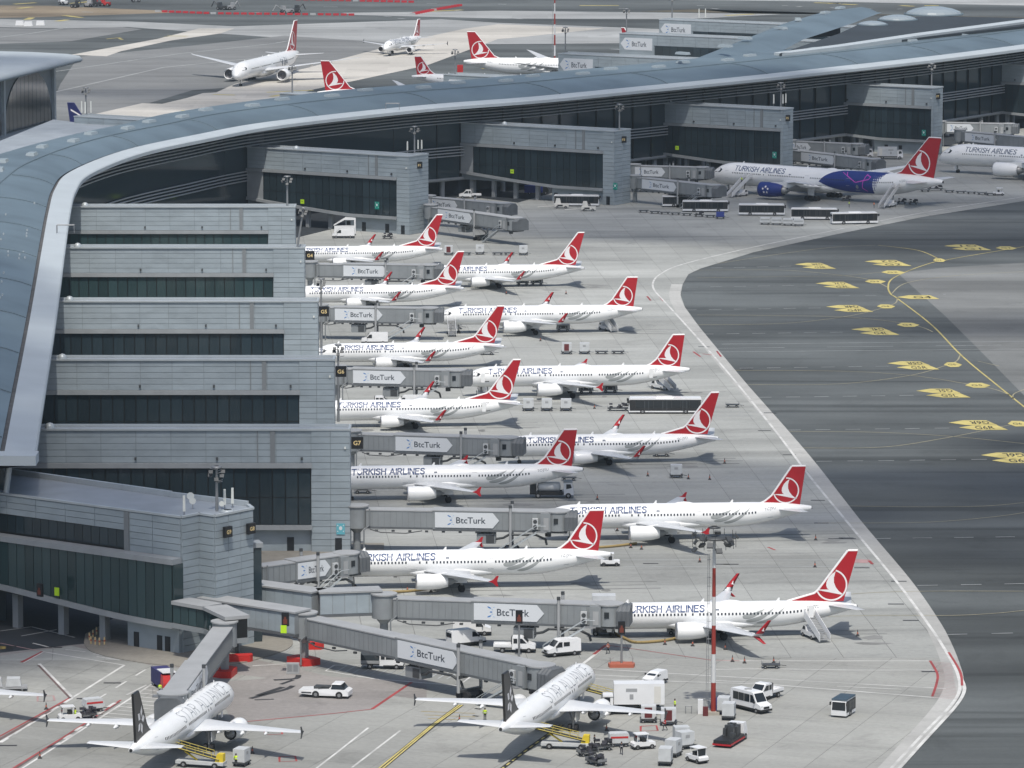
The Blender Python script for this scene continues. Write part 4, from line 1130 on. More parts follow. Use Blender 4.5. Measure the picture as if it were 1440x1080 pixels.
def btc_logo(mb_dark, mb_pale, x, z, s, T=lambda x, z: (x, -.02, z)):
    """fan of small blue strokes left of the word"""
    def blob(mb, cx, cz, w, h, a):
        n = 8; vs = []
        for i in range(n):
            t = 2 * pi * i / n; u, v = cos(t) * w / 2, sin(t) * h / 2
            vs.append(T(x + (cx + u * cos(a) - v * sin(a)) * s, z + (cz + u * sin(a) + v * cos(a)) * s))
        mb.add(vs, [tuple(range(n))])
    for sg in (1, -1):
        blob(mb_dark, -.05, .42 * sg, .42, .13, -.45 * sg); blob(mb_pale, .22, .22 * sg, .16, .09, 0)
        blob(mb_pale, .38, .45 * sg, .2, .07, .5 * sg)
    blob(mb_dark, .12, 0, .26, .13, 0)
def board_sign(parent, x0, w, z0, h, left=False, y=-.06, txt='BtcTurk', th=.0, slope=0.0, T=None):
    """pointed white billboard with blue strokes and dark word, on plane y"""
    pt = h * .42
    def tr(x, z): return (x, y, z + slope * (x - x0))
    if T: tr = T
    ou = [(x0, z0 + h / 2), (x0 + pt, z0), (x0 + w, z0), (x0 + w, z0 + h), (x0 + pt, z0 + h)] if left else [(x0, z0), (x0 + w - pt, z0), (x0 + w, z0 + h / 2), (x0 + w - pt, z0 + h), (x0, z0 + h)]
    mb = MB(); front = [Vector(tr(*p)) for p in ou]; dvec = Vector((0, .07, 0)) if not T else T.back
    n = len(ou); mb.add(front + [p + dvec for p in front], [tuple(range(n)), tuple(range(n, 2 * n))[::-1]] + [((i + 1) % n, i, n + i, n + (i + 1) % n) for i in range(n)])
    b = mb.build('billboard', 'billboard', parent)
    v, f = text_mesh2d(txt, h * .40, w * .46, 0.012)
    tx = x0 + w * (.36 if left else .33) + (0 if left else 0)
    off_ = Vector((0, -.012, 0)) if not T else -T.back * .2
    mt = MB(); mt.add([Vector(tr(tx + p[0], z0 + h * .30 + p[1])) + off_ for p in v], f); mt.build('lettering', 'board_text', b)
    md, mp = MB(), MB()
    TT = lambda x, z: Vector(tr(x, z)) + off_
    btc_logo(md, mp, tx - h * .42, z0 + h * .5, h * .62, TT)
    md.build('logo_stroke', 'board_blue', b); mp.build('logo_stroke', 'board_pale', b)
    return b
back_finger(785, 75, 70, 'nearest of three gate buildings with white billboards stacked beyond the roof at the top')
back_finger(871, 46.5, 80, 'middle of three gate buildings with white billboards stacked beyond the roof at the top')
back_finger(927, 27, 90, 'farthest of three gate buildings with white billboards stacked beyond the roof at the top')
back_finger(623.5, 104.5, 60, 'low gate building strip above the roof ridge under the wide jet beside the billboards', bw=11)
back_finger(393, 131, 60, 'low gate building strip above the roof ridge below the head-on wide jet', bw=10)
back_finger(104, 163, 80, 'low gate building strip at upper left carrying three white antennas', bill=False)
# node roof where two piers meet
node = thing('node_roof', 'dark sunken roof between two piers with three shallow glass domes', 'roof', (0, 0, 0))
mb = MB(); NP = [W(x, y, 30.3 if y > 40 else 31.0) for x, y in ((1096, 71), (1470, 26), (1480, 19), (1380, 17), (1300, 16), (1215, 24), (1180, 40))]
mb.prism([xy(p) for p in NP], 22, 29.4); mb.build('deck', 'roof_dark', node)
for px, py, w_ in ((1227, 35, 42), (1262, 28, 54), (1313, 20, 80)):
    c = W(px, py, 29.4); r = w_ / 2 / FPX * c.y
    mb = MB(); mb.lathe([(0, r), (r * .10, r * .93), (r * .2, r * .66), (r * .26, r * .33), (r * .28, .05)], (c.x, c.y, 29.4), n=20, smooth=False); mb.build('dome', 'skylight', node)
    mb = MB(); mb.lathe([(-.1, r * 1.05), (.35, r * 1.05), (.4, r * 1.0)], (c.x, c.y, 29.4), n=20); mb.build('dome_kerb', 'seam', node)
mb = MB(); Pn = [W(x, y, 30.0) for x, y in ((1100, 72), (1190, 63), (1300, 49), (1440, 31), (1560, 14))]; R = []
for i, p in enumerate(Pn):
    n = off(Pn, i); k_ = min(1, .15 + i * .4); R.append([(p.x, p.y, 28.6), (p.x, p.y, 29.2 + .9 * k_), (p.x + n.x * 3, p.y + n.y * 3, 29.3 + 1.2 * k_), (p.x + n.x * 3, p.y + n.y * 3, 28.6)])
mb.rings(R, 0, False, True); mb.build('roof_edge', 'roof_edge_white', node)
br = thing('pier_roof', 'pale blue roof of the second pier running away to the top right', 'roof', (0, 0, 0))
lft = [W(x, y, 29) for x, y in ((905, 93), (965, 83), (1015, 68), (1060, 50), (1100, 34), (1135, 24), (1182, 20.5))]
rgt = [W(x, y, 29) for x, y in ((1060, 82), (1095, 71), (1130, 59), (1170, 46), (1200, 36), (1220, 28), (1240, 21))]
R = []
for bi, (a, b) in enumerate(zip(lft, rgt)):
    bk = min(1, bi / 2.0)
    R.append([tuple(a.lerp(b, t) + Vector((0, 0, -2.5 + 3 * bk if bk < 1 else 0)) + Vector((0, 0, 2.6 * bk * sin(pi * min(1, t * 1.1) * .9)))) for t in (0, .12, .3, .5, .7, .9, 1)])
mb = MB(); mb.rings(R, 0, True, False, False); mb.build('roof_skin', 'roof_metal', br)
mb = MB(); 
for a in lft[:-1]: pass
R2 = [[(a.x, a.y, 29.0), (a.x, a.y, 22.0)] for a in lft[2:]]; mb.rings(R2, 0, False, False, False); mb.build('side_wall', 'dark_wall', br)
for k in range(7):
    t = k / 6.5; i = int(t * 5.9); fr = t * 5.9 - i; a = lft[i].lerp(lft[i + 1], fr); b = rgt[i].lerp(rgt[i + 1], fr); c = a.lerp(b, .35 + .1 * (k % 2))
    link('rooflight', skl, br, (c.x, c.y, 31.6), atan2((b - a).y, (b - a).x) + pi / 2)
# terminal corner with arched glazing at upper left
tb = thing('terminal_building', 'corner of the terminal hall with tall arched window under a rounded pale roof, upper left', 'terminal building', (0, 0, 0))
zb = 12.0
A0 = W(-70, 212, zb); B0 = W(76, 171, zb)
d = (B0 - A0); d.z = 0; Lw = d.length; d.normalize(); rzt = atan2(d.y, d.x)
org2 = A0.copy(); tb.location = (A0.x, A0.y, 0); tb.rotation_euler = (0, 0, rzt)
zt_ = zb + 17.3
mb = MB(); mb.box(0, Lw, .4, 60, zb, zt_); mb.build('wall', 'ledge_grey', tb)
mb = MB(); mb.box(0, Lw + 3, -3.5, 66, zb - 1.2, zb - .02); mb.build('ledge', 'roof_edge_white', tb)
bay = Lw / 2.0
for k in range(2):
    x0, x1 = k * bay + 1.6, (k + 1) * bay - 1.6; xm = (x0 + x1) / 2; rw = (x1 - x0) / 2
    arch = lambda x: zb + 1.0 + 15.2 * sqrt(max(0, 1 - (abs(x - xm) / rw) ** 2.3))
    nP = 12
    for i in range(nP):
        xa = x0 + (x1 - x0) * i / nP + .12; xb = x0 + (x1 - x0) * (i + 1) / nP - .12
        mb = MB(); mb.side([(xa, zb + .6), (xb, zb + .6), (xb, max(arch(xb), zb + .8)), ((xa + xb) / 2, arch((xa + xb) / 2)), (xa, max(arch(xa), zb + .8))], .1, .38); mb.build('pane', 'glass_facade', tb)
    mb = MB(); mb.side([(x0, zb + .3), (x1, zb + .3)] + [(x1 - (x1 - x0) * i / 20, arch(x1 - (x1 - x0) * i / 20) + .2) for i in range(21)], .25, .39); mb.build('arch_frame', 'mullion', tb)
for x in (0.0, bay, Lw):
    mb = MB(); mb.box(x - .8, x + .8, -.5, .39, zb, zt_); mb.build('pier_column', 'coping', tb)
prof = [(-7.0, zt_ - .2), (-7.6, zt_ + .5), (-6.5, zt_ + 1.6), (-3, zt_ + 2.1), (8, zt_ + 2.5), (30, zt_ + 2.7), (70, zt_ + 2.8), (70, zt_ - .2)]
R = [[(x, y, z) for y, z in prof] for x in (-5, Lw * .5, Lw + 4.5, Lw + 7.5)]
R[-1] = [(Lw + 8, -5.5, zt_ + .2), (Lw + 8, -5.5, zt_ + .5), (Lw + 8, -5, zt_ + 1.0), (Lw + 8, -1, zt_ + 1.2), (Lw + 8, 8, zt_ + 1.3), (Lw + 8, 30, zt_ + 1.4), (Lw + 8, 70, zt_ + 1.4), (Lw + 8, 70, zt_ + .2)]
mb = MB(); mb.rings(R, 0, True, True); mb.build('roof', 'roof_edge_white', tb)
# lower flat roof deck between the hall and the pier
mb = MB(); Q = [W(x, y, 18) for x, y in ((-60, 222), (75, 168), (106, 172), (250, 178), (480, 150), (300, 215), (0, 270))]
mb.prism([xy(p) for p in Q], 14, 18); tag(mb.build('link_roof', 'membrane'), 'flat grey link roof between the arched terminal hall and the curved pier', 'roof')

# ================================================================ LIGHT MASTS, ANTENNAS
def roof_mast(px, py, z, h, label, head=1, mess=True):
    c = W(px, py, z)
    t = thing('floodlight_mast', label, 'light mast', (c.x, c.y, z - .4), 0, 'floodlight poles on the roofs')
    mb = MB(); mb.cyl((0, 0, 0), (0, 0, h), .24, .16, n=8); mb.build('pole', 'steel', t)
    head *= .75; mb = MB(); mb.lathe([(h, 1.0 * head), (h + .2, 1.1 * head), (h + .3, .4)], n=10); mb.build('head_plate', 'steel', t)
    R_ = random.Random(int(px * 7 + py))
    mb = MB()
    for k in range(5):
        a = R_.uniform(-.4, pi + .4); r = R_.uniform(.9, 2.1) * head; zz = h - R_.uniform(.3, 2.2)
        mb.cyl((0, 0, zz), (cos(a) * r, -sin(a) * r * .6, zz + .3), .06, n=5)
    mb.build('bracket', 'steel', t)
    for k in range(5):
        a = pi * (k + .5) / 5; r = (1.3 + .5 * (k % 2)) * head; mb = MB(); mb.T = Matrix.Translation((cos(a) * r, -sin(a) * r * .6, h - .5 - .55 * (k % 3))) @ Matrix.Rotation(-.6, 4, 'X'); mb.box(-.3, .3, -.1, .1, -.26, .26); mb.build('floodlight', 'steel_dark', t)
    return t
def roof_antenna(px, py, z, label, h=2.3):
    c = W(px, py, z); t = thing('antenna', label, 'antenna', (c.x, c.y, z - .4), 0, 'white panel antennas')
    mb = MB(); mb.cyl((0, 0, 0), (0, 0, .9), .07, n=5); mb.build('post', 'steel', t)
    mb = MB(); mb.box(-.2, .2, -.12, .12, .7, .7 + h, tx=.04, ty=.02); mb.build('panel', 'antenna_white', t)
roof_mast(305, 716, 20, 6.4, 'floodlight pole with cluster of lamps on the nearest gate building roof')
roof_mast(404, 288, 20, 6.8, 'floodlight pole on the pale sunlit gate building below the roof bend')
roof_mast(418, 346, 20, 8.5, 'leaning floodlight pole at the corner above the G4 sign', .7).rotation_euler = (0, .16, 0)
roof_mast(452, 487, 5, 14, 'slim floodlight pole rising beside the G5 building end', .7)
roof_mast(476, 590, 5, 14, 'slim floodlight pole rising beside the G6 building end', .8)
roof_mast(583, 215, 20, 7, 'floodlight pole on the F1 building roof'); roof_mast(871, 183, 20, 7.2, 'floodlight pole on the F3 building roof')
roof_mast(1098, 150, 20, 7, 'floodlight pole on the F5 building roof'); roof_mast(1310, 119, 20, 6.5, 'floodlight pole on the F7 building roof')
roof_mast(121, 160, 20, 7.5, 'floodlight pole on the low roof at upper left'); roof_mast(640, 103, 20, 7.5, 'floodlight pole beyond the roof left of the big twin jet')
roof_mast(795, 72, 20, 8, 'floodlight pole on the nearest billboard building beyond the roof'); roof_mast(881, 44, 20, 8, 'floodlight pole on the middle billboard building beyond the roof')
roof_mast(945, 25, 20, 8, 'floodlight pole on the farthest billboard building beyond the roof'); roof_mast(411, 129, 20, 8, 'floodlight pole in front of the right engine of the head-on wide jet')
for i, (px, py, lb) in enumerate(((316, 713, 'left'), (327, 711, 'right'))): roof_antenna(px, py, 20, 'white panel antenna on the near tower roof, %s of the pair' % lb)
roof_antenna(259, 722, 20, 'white panel antenna beside two small dishes on the near roof')
for px, py, lb in ((573, 213, 'left'), (588, 211, 'middle'), (593, 211, 'right')): roof_antenna(px, py, 20, 'white panel antenna on the F1 roof, %s one' % lb)
for px, py, lb in ((1088, 147, 'left'), (1101, 147, 'middle'), (1105, 146, 'right')): roof_antenna(px, py, 20, 'white panel antenna on the F5 roof, %s one' % lb, 2.6)
for px, py, lb in ((115, 160, 'left'), (120, 161, 'middle'), (128, 160, 'right')): roof_antenna(px, py, 20, 'white panel antenna on the low roof at upper left, %s one' % lb, 3.2)
for px, py, lb in ((983, 26, 'left'), (992, 26, 'right')): roof_antenna(px, py, 20, 'white antenna on the farthest billboard building, %s one' % lb, 3.2)
for px, py, r in ((268, 701, .55), (271, 708, .5), (312, 712, .4)):
    c = W(px, py, 20.5); t = thing('satellite_dish', 'round white dish on the near roof, %s' % {268: 'upper left one', 271: 'lower left one', 312: 'the one by the floodlight pole'}[px], 'dish', (c.x, c.y, 19.7))
    mb = MB(); mb.cyl((0, 0, 0), (0, 0, 1.0), .05, n=5); mb.build('post', 'steel', t)
    mb = MB(); mb.cyl((0, -.05, 1.2), (0, -.2, 1.2), r * .4, r, n=12); mb.build('dish', 'antenna_white', t)
c = W(320, 716, 20.2); mb = MB(); mb.lathe([(0, 1.1), (.3, 1.1), (.45, .6)], n=12); tag(mb.build('roof_hatch', 'coping', None, (c.x, c.y, 19.7)), 'flat round vent cap beside the near floodlight pole', 'vent')

def tall_mast(px, py, h, label, bands=6, first=0, extra=0):
    c = W(px, py); t = thing('light_mast', label, 'light mast', (c.x, c.y, 0), 0, 'tall red and white masts')
    zz = 0.5
    for k in range(bands):
        z0 = .5 + (h - .5) * k / bands; z1 = .5 + (h - .5) * (k + 1) / bands
        r0 = .36 - .15 * k / bands; mb = MB(); mb.cyl((0, 0, z0), (0, 0, z1), r0, r0 - .03, n=12)
        mb.build('mast_section', 'mast_red' if (k + first) % 2 == 0 else 'mast_white', t)
    mb = MB(); mb.box(-.8, .8, -.8, .8, 0, .5); mb.build('foundation', 'concrete_pad', t)
    mb = MB(); mb.path([(-.75, -.1, .5), (-.62, -.1, h - 2)], .045, n=4); mb.path([(-1.0, -.1, .5), (-.82, -.1, h - 2)], .045, n=4)
    for k in range(int(h / 1.2)): z = .8 + k * 1.2; mb.path([(-.95, -.1, z), (-.4, -.1, z)], .04, n=4)
    mb.build('ladder', 'steel', t)
    return t, c
mst, mc = tall_mast(1003, 1005, 24.0, 'tall red and white banded floodlight mast standing on the sunlit apron')
mb = MB(); mb.lathe([(24.0, .4), (24.1, 2.2), (24.3, 2.2), (24.35, .4)], n=14); mb.lathe([(25.4, .3), (25.5, .9), (25.75, .4)], n=10); mb.build('head_frame', 'steel_dark', mst)
mb = MB()
for k in range(12):
    a = 2 * pi * k / 12; mb.path([(0, 0, 24.3), (cos(a) * 2.9, sin(a) * 2.9, 24.0)], .06, n=4); mb.path([(cos(a) * 2.9, sin(a) * 2.9, 22.9), (cos(a) * 2.9, sin(a) * 2.9, 25)], .05, n=4)
mb.build('bracket', 'steel_dark', mst)
for k in range(14):
    a = 2 * pi * k / 14; r = 2.5 if k % 2 else 3.0; mb = MB(); mb.T = Matrix.Translation((cos(a) * r, sin(a) * r, 24.4 - .8 * (k % 3))) @ Matrix.Rotation(a + pi / 2, 4, 'Z') @ Matrix.Rotation(-.7, 4, 'X')
    mb.box(-.42, .42, -.14, .14, -.35, .35); mb.build('floodlight', 'steel_dark', mst)
mst2, mc2 = tall_mast(780, 110, 34.0, 'slim red and white banded mast beyond the pier roof at the top', 9, 1)
mb = MB(); mb.lathe([(33.8, .3), (34, 2.2), (34.2, 2.2)], n=10); mb.build('head_frame', 'steel', mst2)
for k in range(6):
    a = 2 * pi * k / 6; mb = MB(); mb.box(cos(a) * 2.2 - .4, cos(a) * 2.2 + .4, sin(a) * 2.2 - .3, sin(a) * 2.2 + .3, 33.0, 33.8); mb.build('floodlight', 'paint_grey', mst2)
# ================================================================ AIRCRAFT
# local frame: nose tip at x=0, tail at +x, ground at z=0, port side at -y
class Fus:
    def __init__(s, L, R, zc, nose=1.0, tail=6.3):
        s.L, s.R, s.zc = L, R, zc; k = R / 2.0 * nose; t = tail * R
        N = [(0, -.46, .02), (.12, -.46, .17), (.45, -.42, .35), (1.0, -.34, .53), (1.7, -.25, .69), (2.6, -.15, .83), (3.8, -.07, .94), (5.2, -.02, .99), (6.6, 0, 1.0)]
        s.st = [(x * k, dz * R, r * R) for x, dz, r in N]
        T = [(t, 0, 1.0), (t * .82, .03, .965), (t * .66, .10, .88), (t * .5, .19, .76), (t * .34, .28, .60), (t * .2, .355, .43), (t * .09, .40, .28), (0.12, .42, .17), (0, .42, .14)]
        s.st += [(L - x, dz * R * 1.15, r * R) for x, dz, r in T]
    def at(s, x):
        for (a, za, ra), (b, zb, rb) in zip(s.st, s.st[1:]):
            if a <= x <= b: f = (x - a) / (b - a); return s.zc + za + (zb - za) * f, ra + (rb - ra) * f
        return s.zc, s.R
    def mesh(s, n=28):
        mb = MB()
        mb.rings([[(x, r * sin(2 * pi * i / n), s.zc + dz + r * cos(2 * pi * i / n)) for i in range(n)] for x, dz, r in s.st])
        return mb
    def pt(s, x, a, side=-1, eps=.025):
        """point on the skin: x along, a = height above the centreline measured round the skin"""
        z, r = s.at(x); t = a / max(r, .1); t = max(-1.5, min(1.5, t)); rr = r + eps
        return (x, side * rr * cos(t), z + rr * sin(t))
    def decal(s, mb, pts, faces, x0, a0, side=-1, mi=0, eps=.025):
        """flat artwork (u to the reader's right, v up) laid on the skin"""
        vs = [s.pt(x0 + u if side < 0 else x0 - u, a0 + v, side, eps) for u, v in pts]
        mb.add(vs, faces if side < 0 else faces, mi)

def wing_mesh(secs, side, n=6):
    """secs: (y, xle, chord, z, thick)"""
    R = []
    for y, xle, c, z, t in secs:
        up = [(0, 0), (.08, .55), (.3, 1.0), (.6, .7), (1, .05)]; lo = [(1, -.05), (.6, -.35), (.3, -.5), (.08, -.4)]
        R.append([(xle + c * u, side * y, z + v * t * .5) for u, v in up + lo])
    if side < 0: pass
    mb = MB(); mb.rings(R, 0, True); return mb

def emblem(mb, fin, cx, cz, r, y, mi=0):
    """white ring with a rising wing shape, cut where the fin ends"""
    def inside(x, z):
        c = False; n = len(fin)
        for i in range(n):
            x1, z1 = fin[i]; x2, z2 = fin[i - 1]
            if (z1 > z) != (z2 > z) and x < (x2 - x1) * (z - z1) / (z2 - z1) + x1: c = not c
        return c
    n = 44
    for sd in (-1, 1):
        for i in range(n):
            a0, a1 = 2 * pi * i / n, 2 * pi * (i + 1) / n
            q = [(cx + cos(a) * rr, cz + sin(a) * rr) for a, rr in ((a0, r * .9), (a0, r), (a1, r), (a1, r * .9))]
            if all(inside(*p) for p in q): mb.add([(p[0], sd * y, p[1]) for p in q], [(0, 1, 2, 3)], mi)
        wingl = [(.26, .86), (.05, .72), (-.16, .50), (-.30, .22), (-.33, -.02), (-.26, -.20), (-.16, -.28), (-.82, -.27), (-.80, -.32), (-.1, -.46), (.55, -.60), (.86, -.66)]
        wingr = [(.70, -.56), (.48, -.40), (.28, -.15), (.16, .15), (.15, .45), (.22, .72)]
        P = wingl + wingr
        mb.add([(cx + u * r, sd * y, cz + v * r) for u, v in P], [tuple(range(len(P)))], mi)

def leaf(p0, pc, p1, w, n=12):
    """feather outline: quadratic spine with a fat lower part"""
    c = []
    for k in range(n + 1):
        t = k / n; x = (1 - t) ** 2 * p0[0] + 2 * t * (1 - t) * pc[0] + t * t * p1[0]; y = (1 - t) ** 2 * p0[1] + 2 * t * (1 - t) * pc[1] + t * t * p1[1]
        dx = 2 * (1 - t) * (pc[0] - p0[0]) + 2 * t * (p1[0] - pc[0]); dy = 2 * (1 - t) * (pc[1] - p0[1]) + 2 * t * (p1[1] - pc[1]); L = hypot(dx, dy)
        c.append((x, y, -dy / L, dx / L, w * sin(pi * t ** .62) ** .8 / 2 if 0 < t < 1 else 0))
    return [[(a[0] + a[2] * a[4], a[1] + a[3] * a[4]), (b[0] + b[2] * b[4], b[1] + b[3] * b[4]), (b[0] - b[2] * b[4], b[1] - b[3] * b[4]), (a[0] - a[2] * a[4], a[1] - a[3] * a[4])] for a, b in zip(c, c[1:])]
SWIRL = leaf((-.2, .35), (1.0, -.1), (3.6, 1.9), .95) + leaf((.3, -.55), (2.6, -.75), (5.2, 2.2), .8) + leaf((2.0, -1.05), (4.4, -.95), (6.9, 2.3), .65)
def airliner(kind, livery='plain', side=-1, name=None):
    S = dict(
        b737=dict(L=39.5, R=1.93, zc=3.25, span=35.2, wle=13.2, wroot=7.6, kink=(6.0, 16.4, 4.6), tip=(21.9, 1.35), wz=2.2, dz=1.2, eng=(13.1, 4.85, 1.75, 4.3, 1.08), tip_t='blended', main=19.7, track=2.75, nose=3.9, tail=6.9,
                  fin=[(29.3, 5.08), (33.3, 6.2), (33.9, 6.75), (38.15, 12.45), (39.6, 12.45), (37.55, 5.0)], emb=(35.75, 7.42, 2.35), hs=(35.0, 3.8, 1.3, 7.1, 38.6, 4.5), doors=(3.3, 33.4), exits=(18.4, 19.4), win=(5.2, 32.6), tx=(5.3, 11.6), sw=22.7),
        a321=dict(L=44.5, R=2.02, zc=3.95, span=34.2, wle=15.0, wroot=7.6, kink=(6.4, 18.3, 4.2), tip=(24.3, 1.5), wz=2.9, dz=1.15, eng=(14.2, 5.75, 2.05, 4.9, 1.2), tip_t='fence', main=21.3, track=3.5, nose=5.1, tail=6.6,
                  fin=[(36.2, 5.78), (36.9, 6.1), (38.0, 7.0), (41.25, 11.8), (43.5, 11.8), (42.6, 5.5)], emb=(40.3, 7.85, 2.15), hs=(38.6, 4.2, 1.5, 6.2, 41.9, 4.8), doors=(4.7, 14.1, 25.9, 37.6), exits=(), win=(6.0, 35.6), tx=(5.0, 12.3), sw=28.0),
        b777=dict(L=73.9, R=3.1, zc=5.3, span=60.9, wle=24, wroot=13.5, kink=(10.5, 31.5, 8.2), tip=(45.5, 2.0), wz=4.0, dz=3.2, eng=(22.5, 9.7, 2.75, 7.4, 1.95), tip_t='raked', main=36.5, track=5.5, nose=6.0, tail=6.4,
                  fin=[(58.5, 8.1), (61, 8.9), (69.5, 18.5), (73.2, 18.5), (71, 7.6)], emb=(66.6, 11.6, 3.4), hs=(63, 6.8, 2.2, 10.8, 69.3, 6.6), doors=(7, 20, 33, 46, 63), exits=(), win=(9, 60), tx=(9.5, 16), sw=46, bog=3),
        a330=dict(L=63.7, R=2.82, zc=4.9, span=60.0, wle=21.5, wroot=12, kink=(9.5, 28.4, 6.6), tip=(41.5, 1.9), wz=3.7, dz=2.5, eng=(17.3, 9.4, 2.6, 6.2, 1.6), tip_t='small', main=31.5, track=5.3, nose=6.7, tail=6.3,
                  fin=[(50.9, 7.5), (52.2, 8.2), (58.9, 16.8), (62.8, 16.8), (60.2, 7.0)], emb=(57.3, 10.5, 3.15), hs=(53.6, 6.0, 2.0, 9.7, 59.0, 5.7), doors=(6.3, 17, 40, 54.2), exits=(), win=(8, 51), tx=(7.5, 18.6), sw=40, bog=2),
        b787=dict(L=62.8, R=2.9, zc=5.0, span=58.0, wle=20, wroot=11.5, kink=(9.5, 27.2, 6.6), tip=(41.0, 1.4), wz=3.8, dz=4.0, eng=(18.3, 9.8, 2.6, 6.4, 1.75), tip_t='raked', main=31, track=5.2, nose=6.0, tail=6.4,
                  fin=[(50.2, 7.7), (52.0, 8.5), (58.8, 16.9), (61.6, 16.9), (60.0, 7.2)], emb=(56.9, 10.6, 3.1), hs=(54, 6.2, 1.9, 9.8, 59.4, 6), doors=(6.5, 17, 40, 53.5), exits=(), win=(8.5, 50), tx=(8.5, 14.5), sw=39, bog=2),
        a320=dict(L=37.6, R=2.02, zc=3.95, span=34.0, wle=10.9, wroot=7.3, kink=(6.4, 14.2, 4.2), tip=(20.2, 1.5), wz=2.9, dz=1.15, eng=(10.1, 5.75, 2.05, 4.6, 1.15), tip_t='fence_grey', main=17.0, track=3.8, nose=5.07, tail=6.6,
                  fin=[(29.3, 5.78), (30.0, 6.1), (31.1, 7.0), (34.35, 11.8), (36.6, 11.8), (35.7, 5.5)], emb=(33.2, 7.9, 1.9), hs=(31.7, 4.2, 1.5, 6.2, 35.0, 4.8), doors=(4.7, 30.7), exits=(15.8, 16.7), win=(6.0, 28.5), tx=(4.0, 19.0), sw=22),
    )
    key = 'b737' if kind in ('b737', 'max') else ('a321' if kind in ('a321', 'a321s', 'a321k') else kind)
    D = dict(S[key])
    if kind == 'a321s': D['tip_t'] = 'blended'
    if kind == 'a321k': D['tip_t'] = 'fence_grey'; D['tx'] = (5.0, 20.5)
    if kind == 'max': D['tip_t'] = 'split'; D['eng'] = (12.5, 4.9, 1.85, 4.6, 1.25)
    t = thing(name or 'airliner', 'white airliner', 'airliner')
    F = Fus(D['L'], D['R'], D['zc'], 1.0 if D['R'] < 2.5 else .95, D['tail'])
    F.mesh().build('fuselage', 'aircraft_white', t)
    L_, R_, zc = D['L'], D['R'], D['zc']
    # wing-body fairing
    w0 = D['wle']; mb = MB(); n = 12; RR = []
    for x, k in ((w0 - 2.2, .25), (w0 - .5, .75), (w0 + 2, 1), (w0 + D['wroot'] * .9, 1), (w0 + D['wroot'] + 2, .7), (w0 + D['wroot'] + 4.5, .2)):
        RR.append([(x, 1.06 * R_ * (0.55 + .45 * k) * sin(2 * pi * i / n), zc - R_ * .55 + R_ * .62 * k * cos(2 * pi * i / n) - .06 * R_) for i in range(n)])
    mb.rings(RR); mb.build('wing_fairing', 'aircraft_white', t)
    half = D['span'] / 2
    ex, ey, ez, el, er = D['eng']
    for sd in (-1, 1):
        kx = D['kink']; z0 = D['wz']; dz = D['dz']
        zk = z0 + dz * kx[0] / half * .85; zt = z0 + dz * (1.0 if D['tip_t'] != 'raked' else 1.1)
        secs = [(R_ * .5, w0, D['wroot'], z0, D['wroot'] * .14), (R_ * .95, w0 + .6, D['wroot'] - .4, z0 + .05, D['wroot'] * .13), (kx[0], kx[1], kx[2], zk, kx[2] * .12),
                ((kx[0] + half) / 2, (kx[1] + D['tip'][0]) / 2, (kx[2] + D['tip'][1]) / 2, (zk + zt) / 2 + .0, (kx[2] + D['tip'][1]) / 2 * .11), (half, D['tip'][0], D['tip'][1], zt, D['tip'][1] * .10)]
        if D['tip_t'] == 'raked': secs.append((half + 1.2, D['tip'][0] + 1.8, .35, zt + .3, .05))
        w = wing_mesh(secs, sd).build('wing', 'wing_grey', t)
        # flap track fairings
        for f in (.30, .50, .70):
            y = half * f; fr = (y - kx[0]) / (half - kx[0]) if y > kx[0] else 0
            ch = kx[2] + (D['tip'][1] - kx[2]) * fr; xl = kx[1] + (D['tip'][0] - kx[1]) * fr if y > kx[0] else kx[1] - (kx[0] - y) * .5; z = zk + (zt - zk) * fr
            mb = MB(); s_ = ch * .12 + .1; mb.lathe([(0, .02), (ch * .25, s_ * .55), (ch * .5, s_ * .6), (ch * .85, .05)], (xl + ch * .45, sd * y, z - s_ * .55), 'x', 8); mb.build('flap_fairing', 'aircraft_white', w)
        if D['tip_t'] in ('blended', 'split'):
            tx, tc = D['tip']; RRs = []
            for u, v, xo, c in ((0, 0, 0, tc), (.35, .12, .2, tc * .95), (.7, .5, .55, tc * .8), (.95, 1.2, 1.1, tc * .65), (1.15, 2.45, 2.2, tc * .38)):
                RRs.append([(tx + xo + c * p, sd * (half + u) + q * .05, zt + v + q * .03) for p, q in ((0, 0), (.3, 1), (1, 0), (.3, -1))])
            mb = MB(); mb.rings(RRs[:3], 0, True); mb.build('winglet_root', 'wing_grey', w)
            mb = MB(); mb.rings(RRs[2:], 0, True); wl_ = mb.build('winglet', 'fin_red', w)
            P = [(.28, .5), (.05, .25), (-.15, -.1), (-.2, -.3), (-.5, -.35), (.4, -.5), (.2, -.1)]
            mb = MB(); ox, oy, oz = tx + 1.15 + tc * .3, half + .9, zt + 1.15
            for s2 in (-1, 1): mb.add([(ox + u * .55, sd * (oy + v * .12) + s2 * .08, oz + v * .6) for u, v in P], [tuple(range(len(P)))])
            mb.build('winglet_emblem', 'emblem_white', w)
            if D['tip_t'] == 'split':
                mb = MB(); mb.rings([[(tx + .2 + p * .9, sd * (half + .2) + q * .04, zt + .0 + q * .02) for p, q in ((0, 0), (.3, 1), (1, 0), (.3, -1))], [(tx + 1.6 + p * .45, sd * (half + .75) + q * .03, zt - 1.0) for p, q in ((0, 0), (.3, 1), (1, 0), (.3, -1))]]); mb.build('lower_winglet', 'fin_red', w)
        elif D['tip_t'] in ('fence', 'fence_grey'):
            tx, tc = D['tip']; mb = MB(); m_ = 'fin_red' if D['tip_t'] == 'fence' else 'steel_dark'
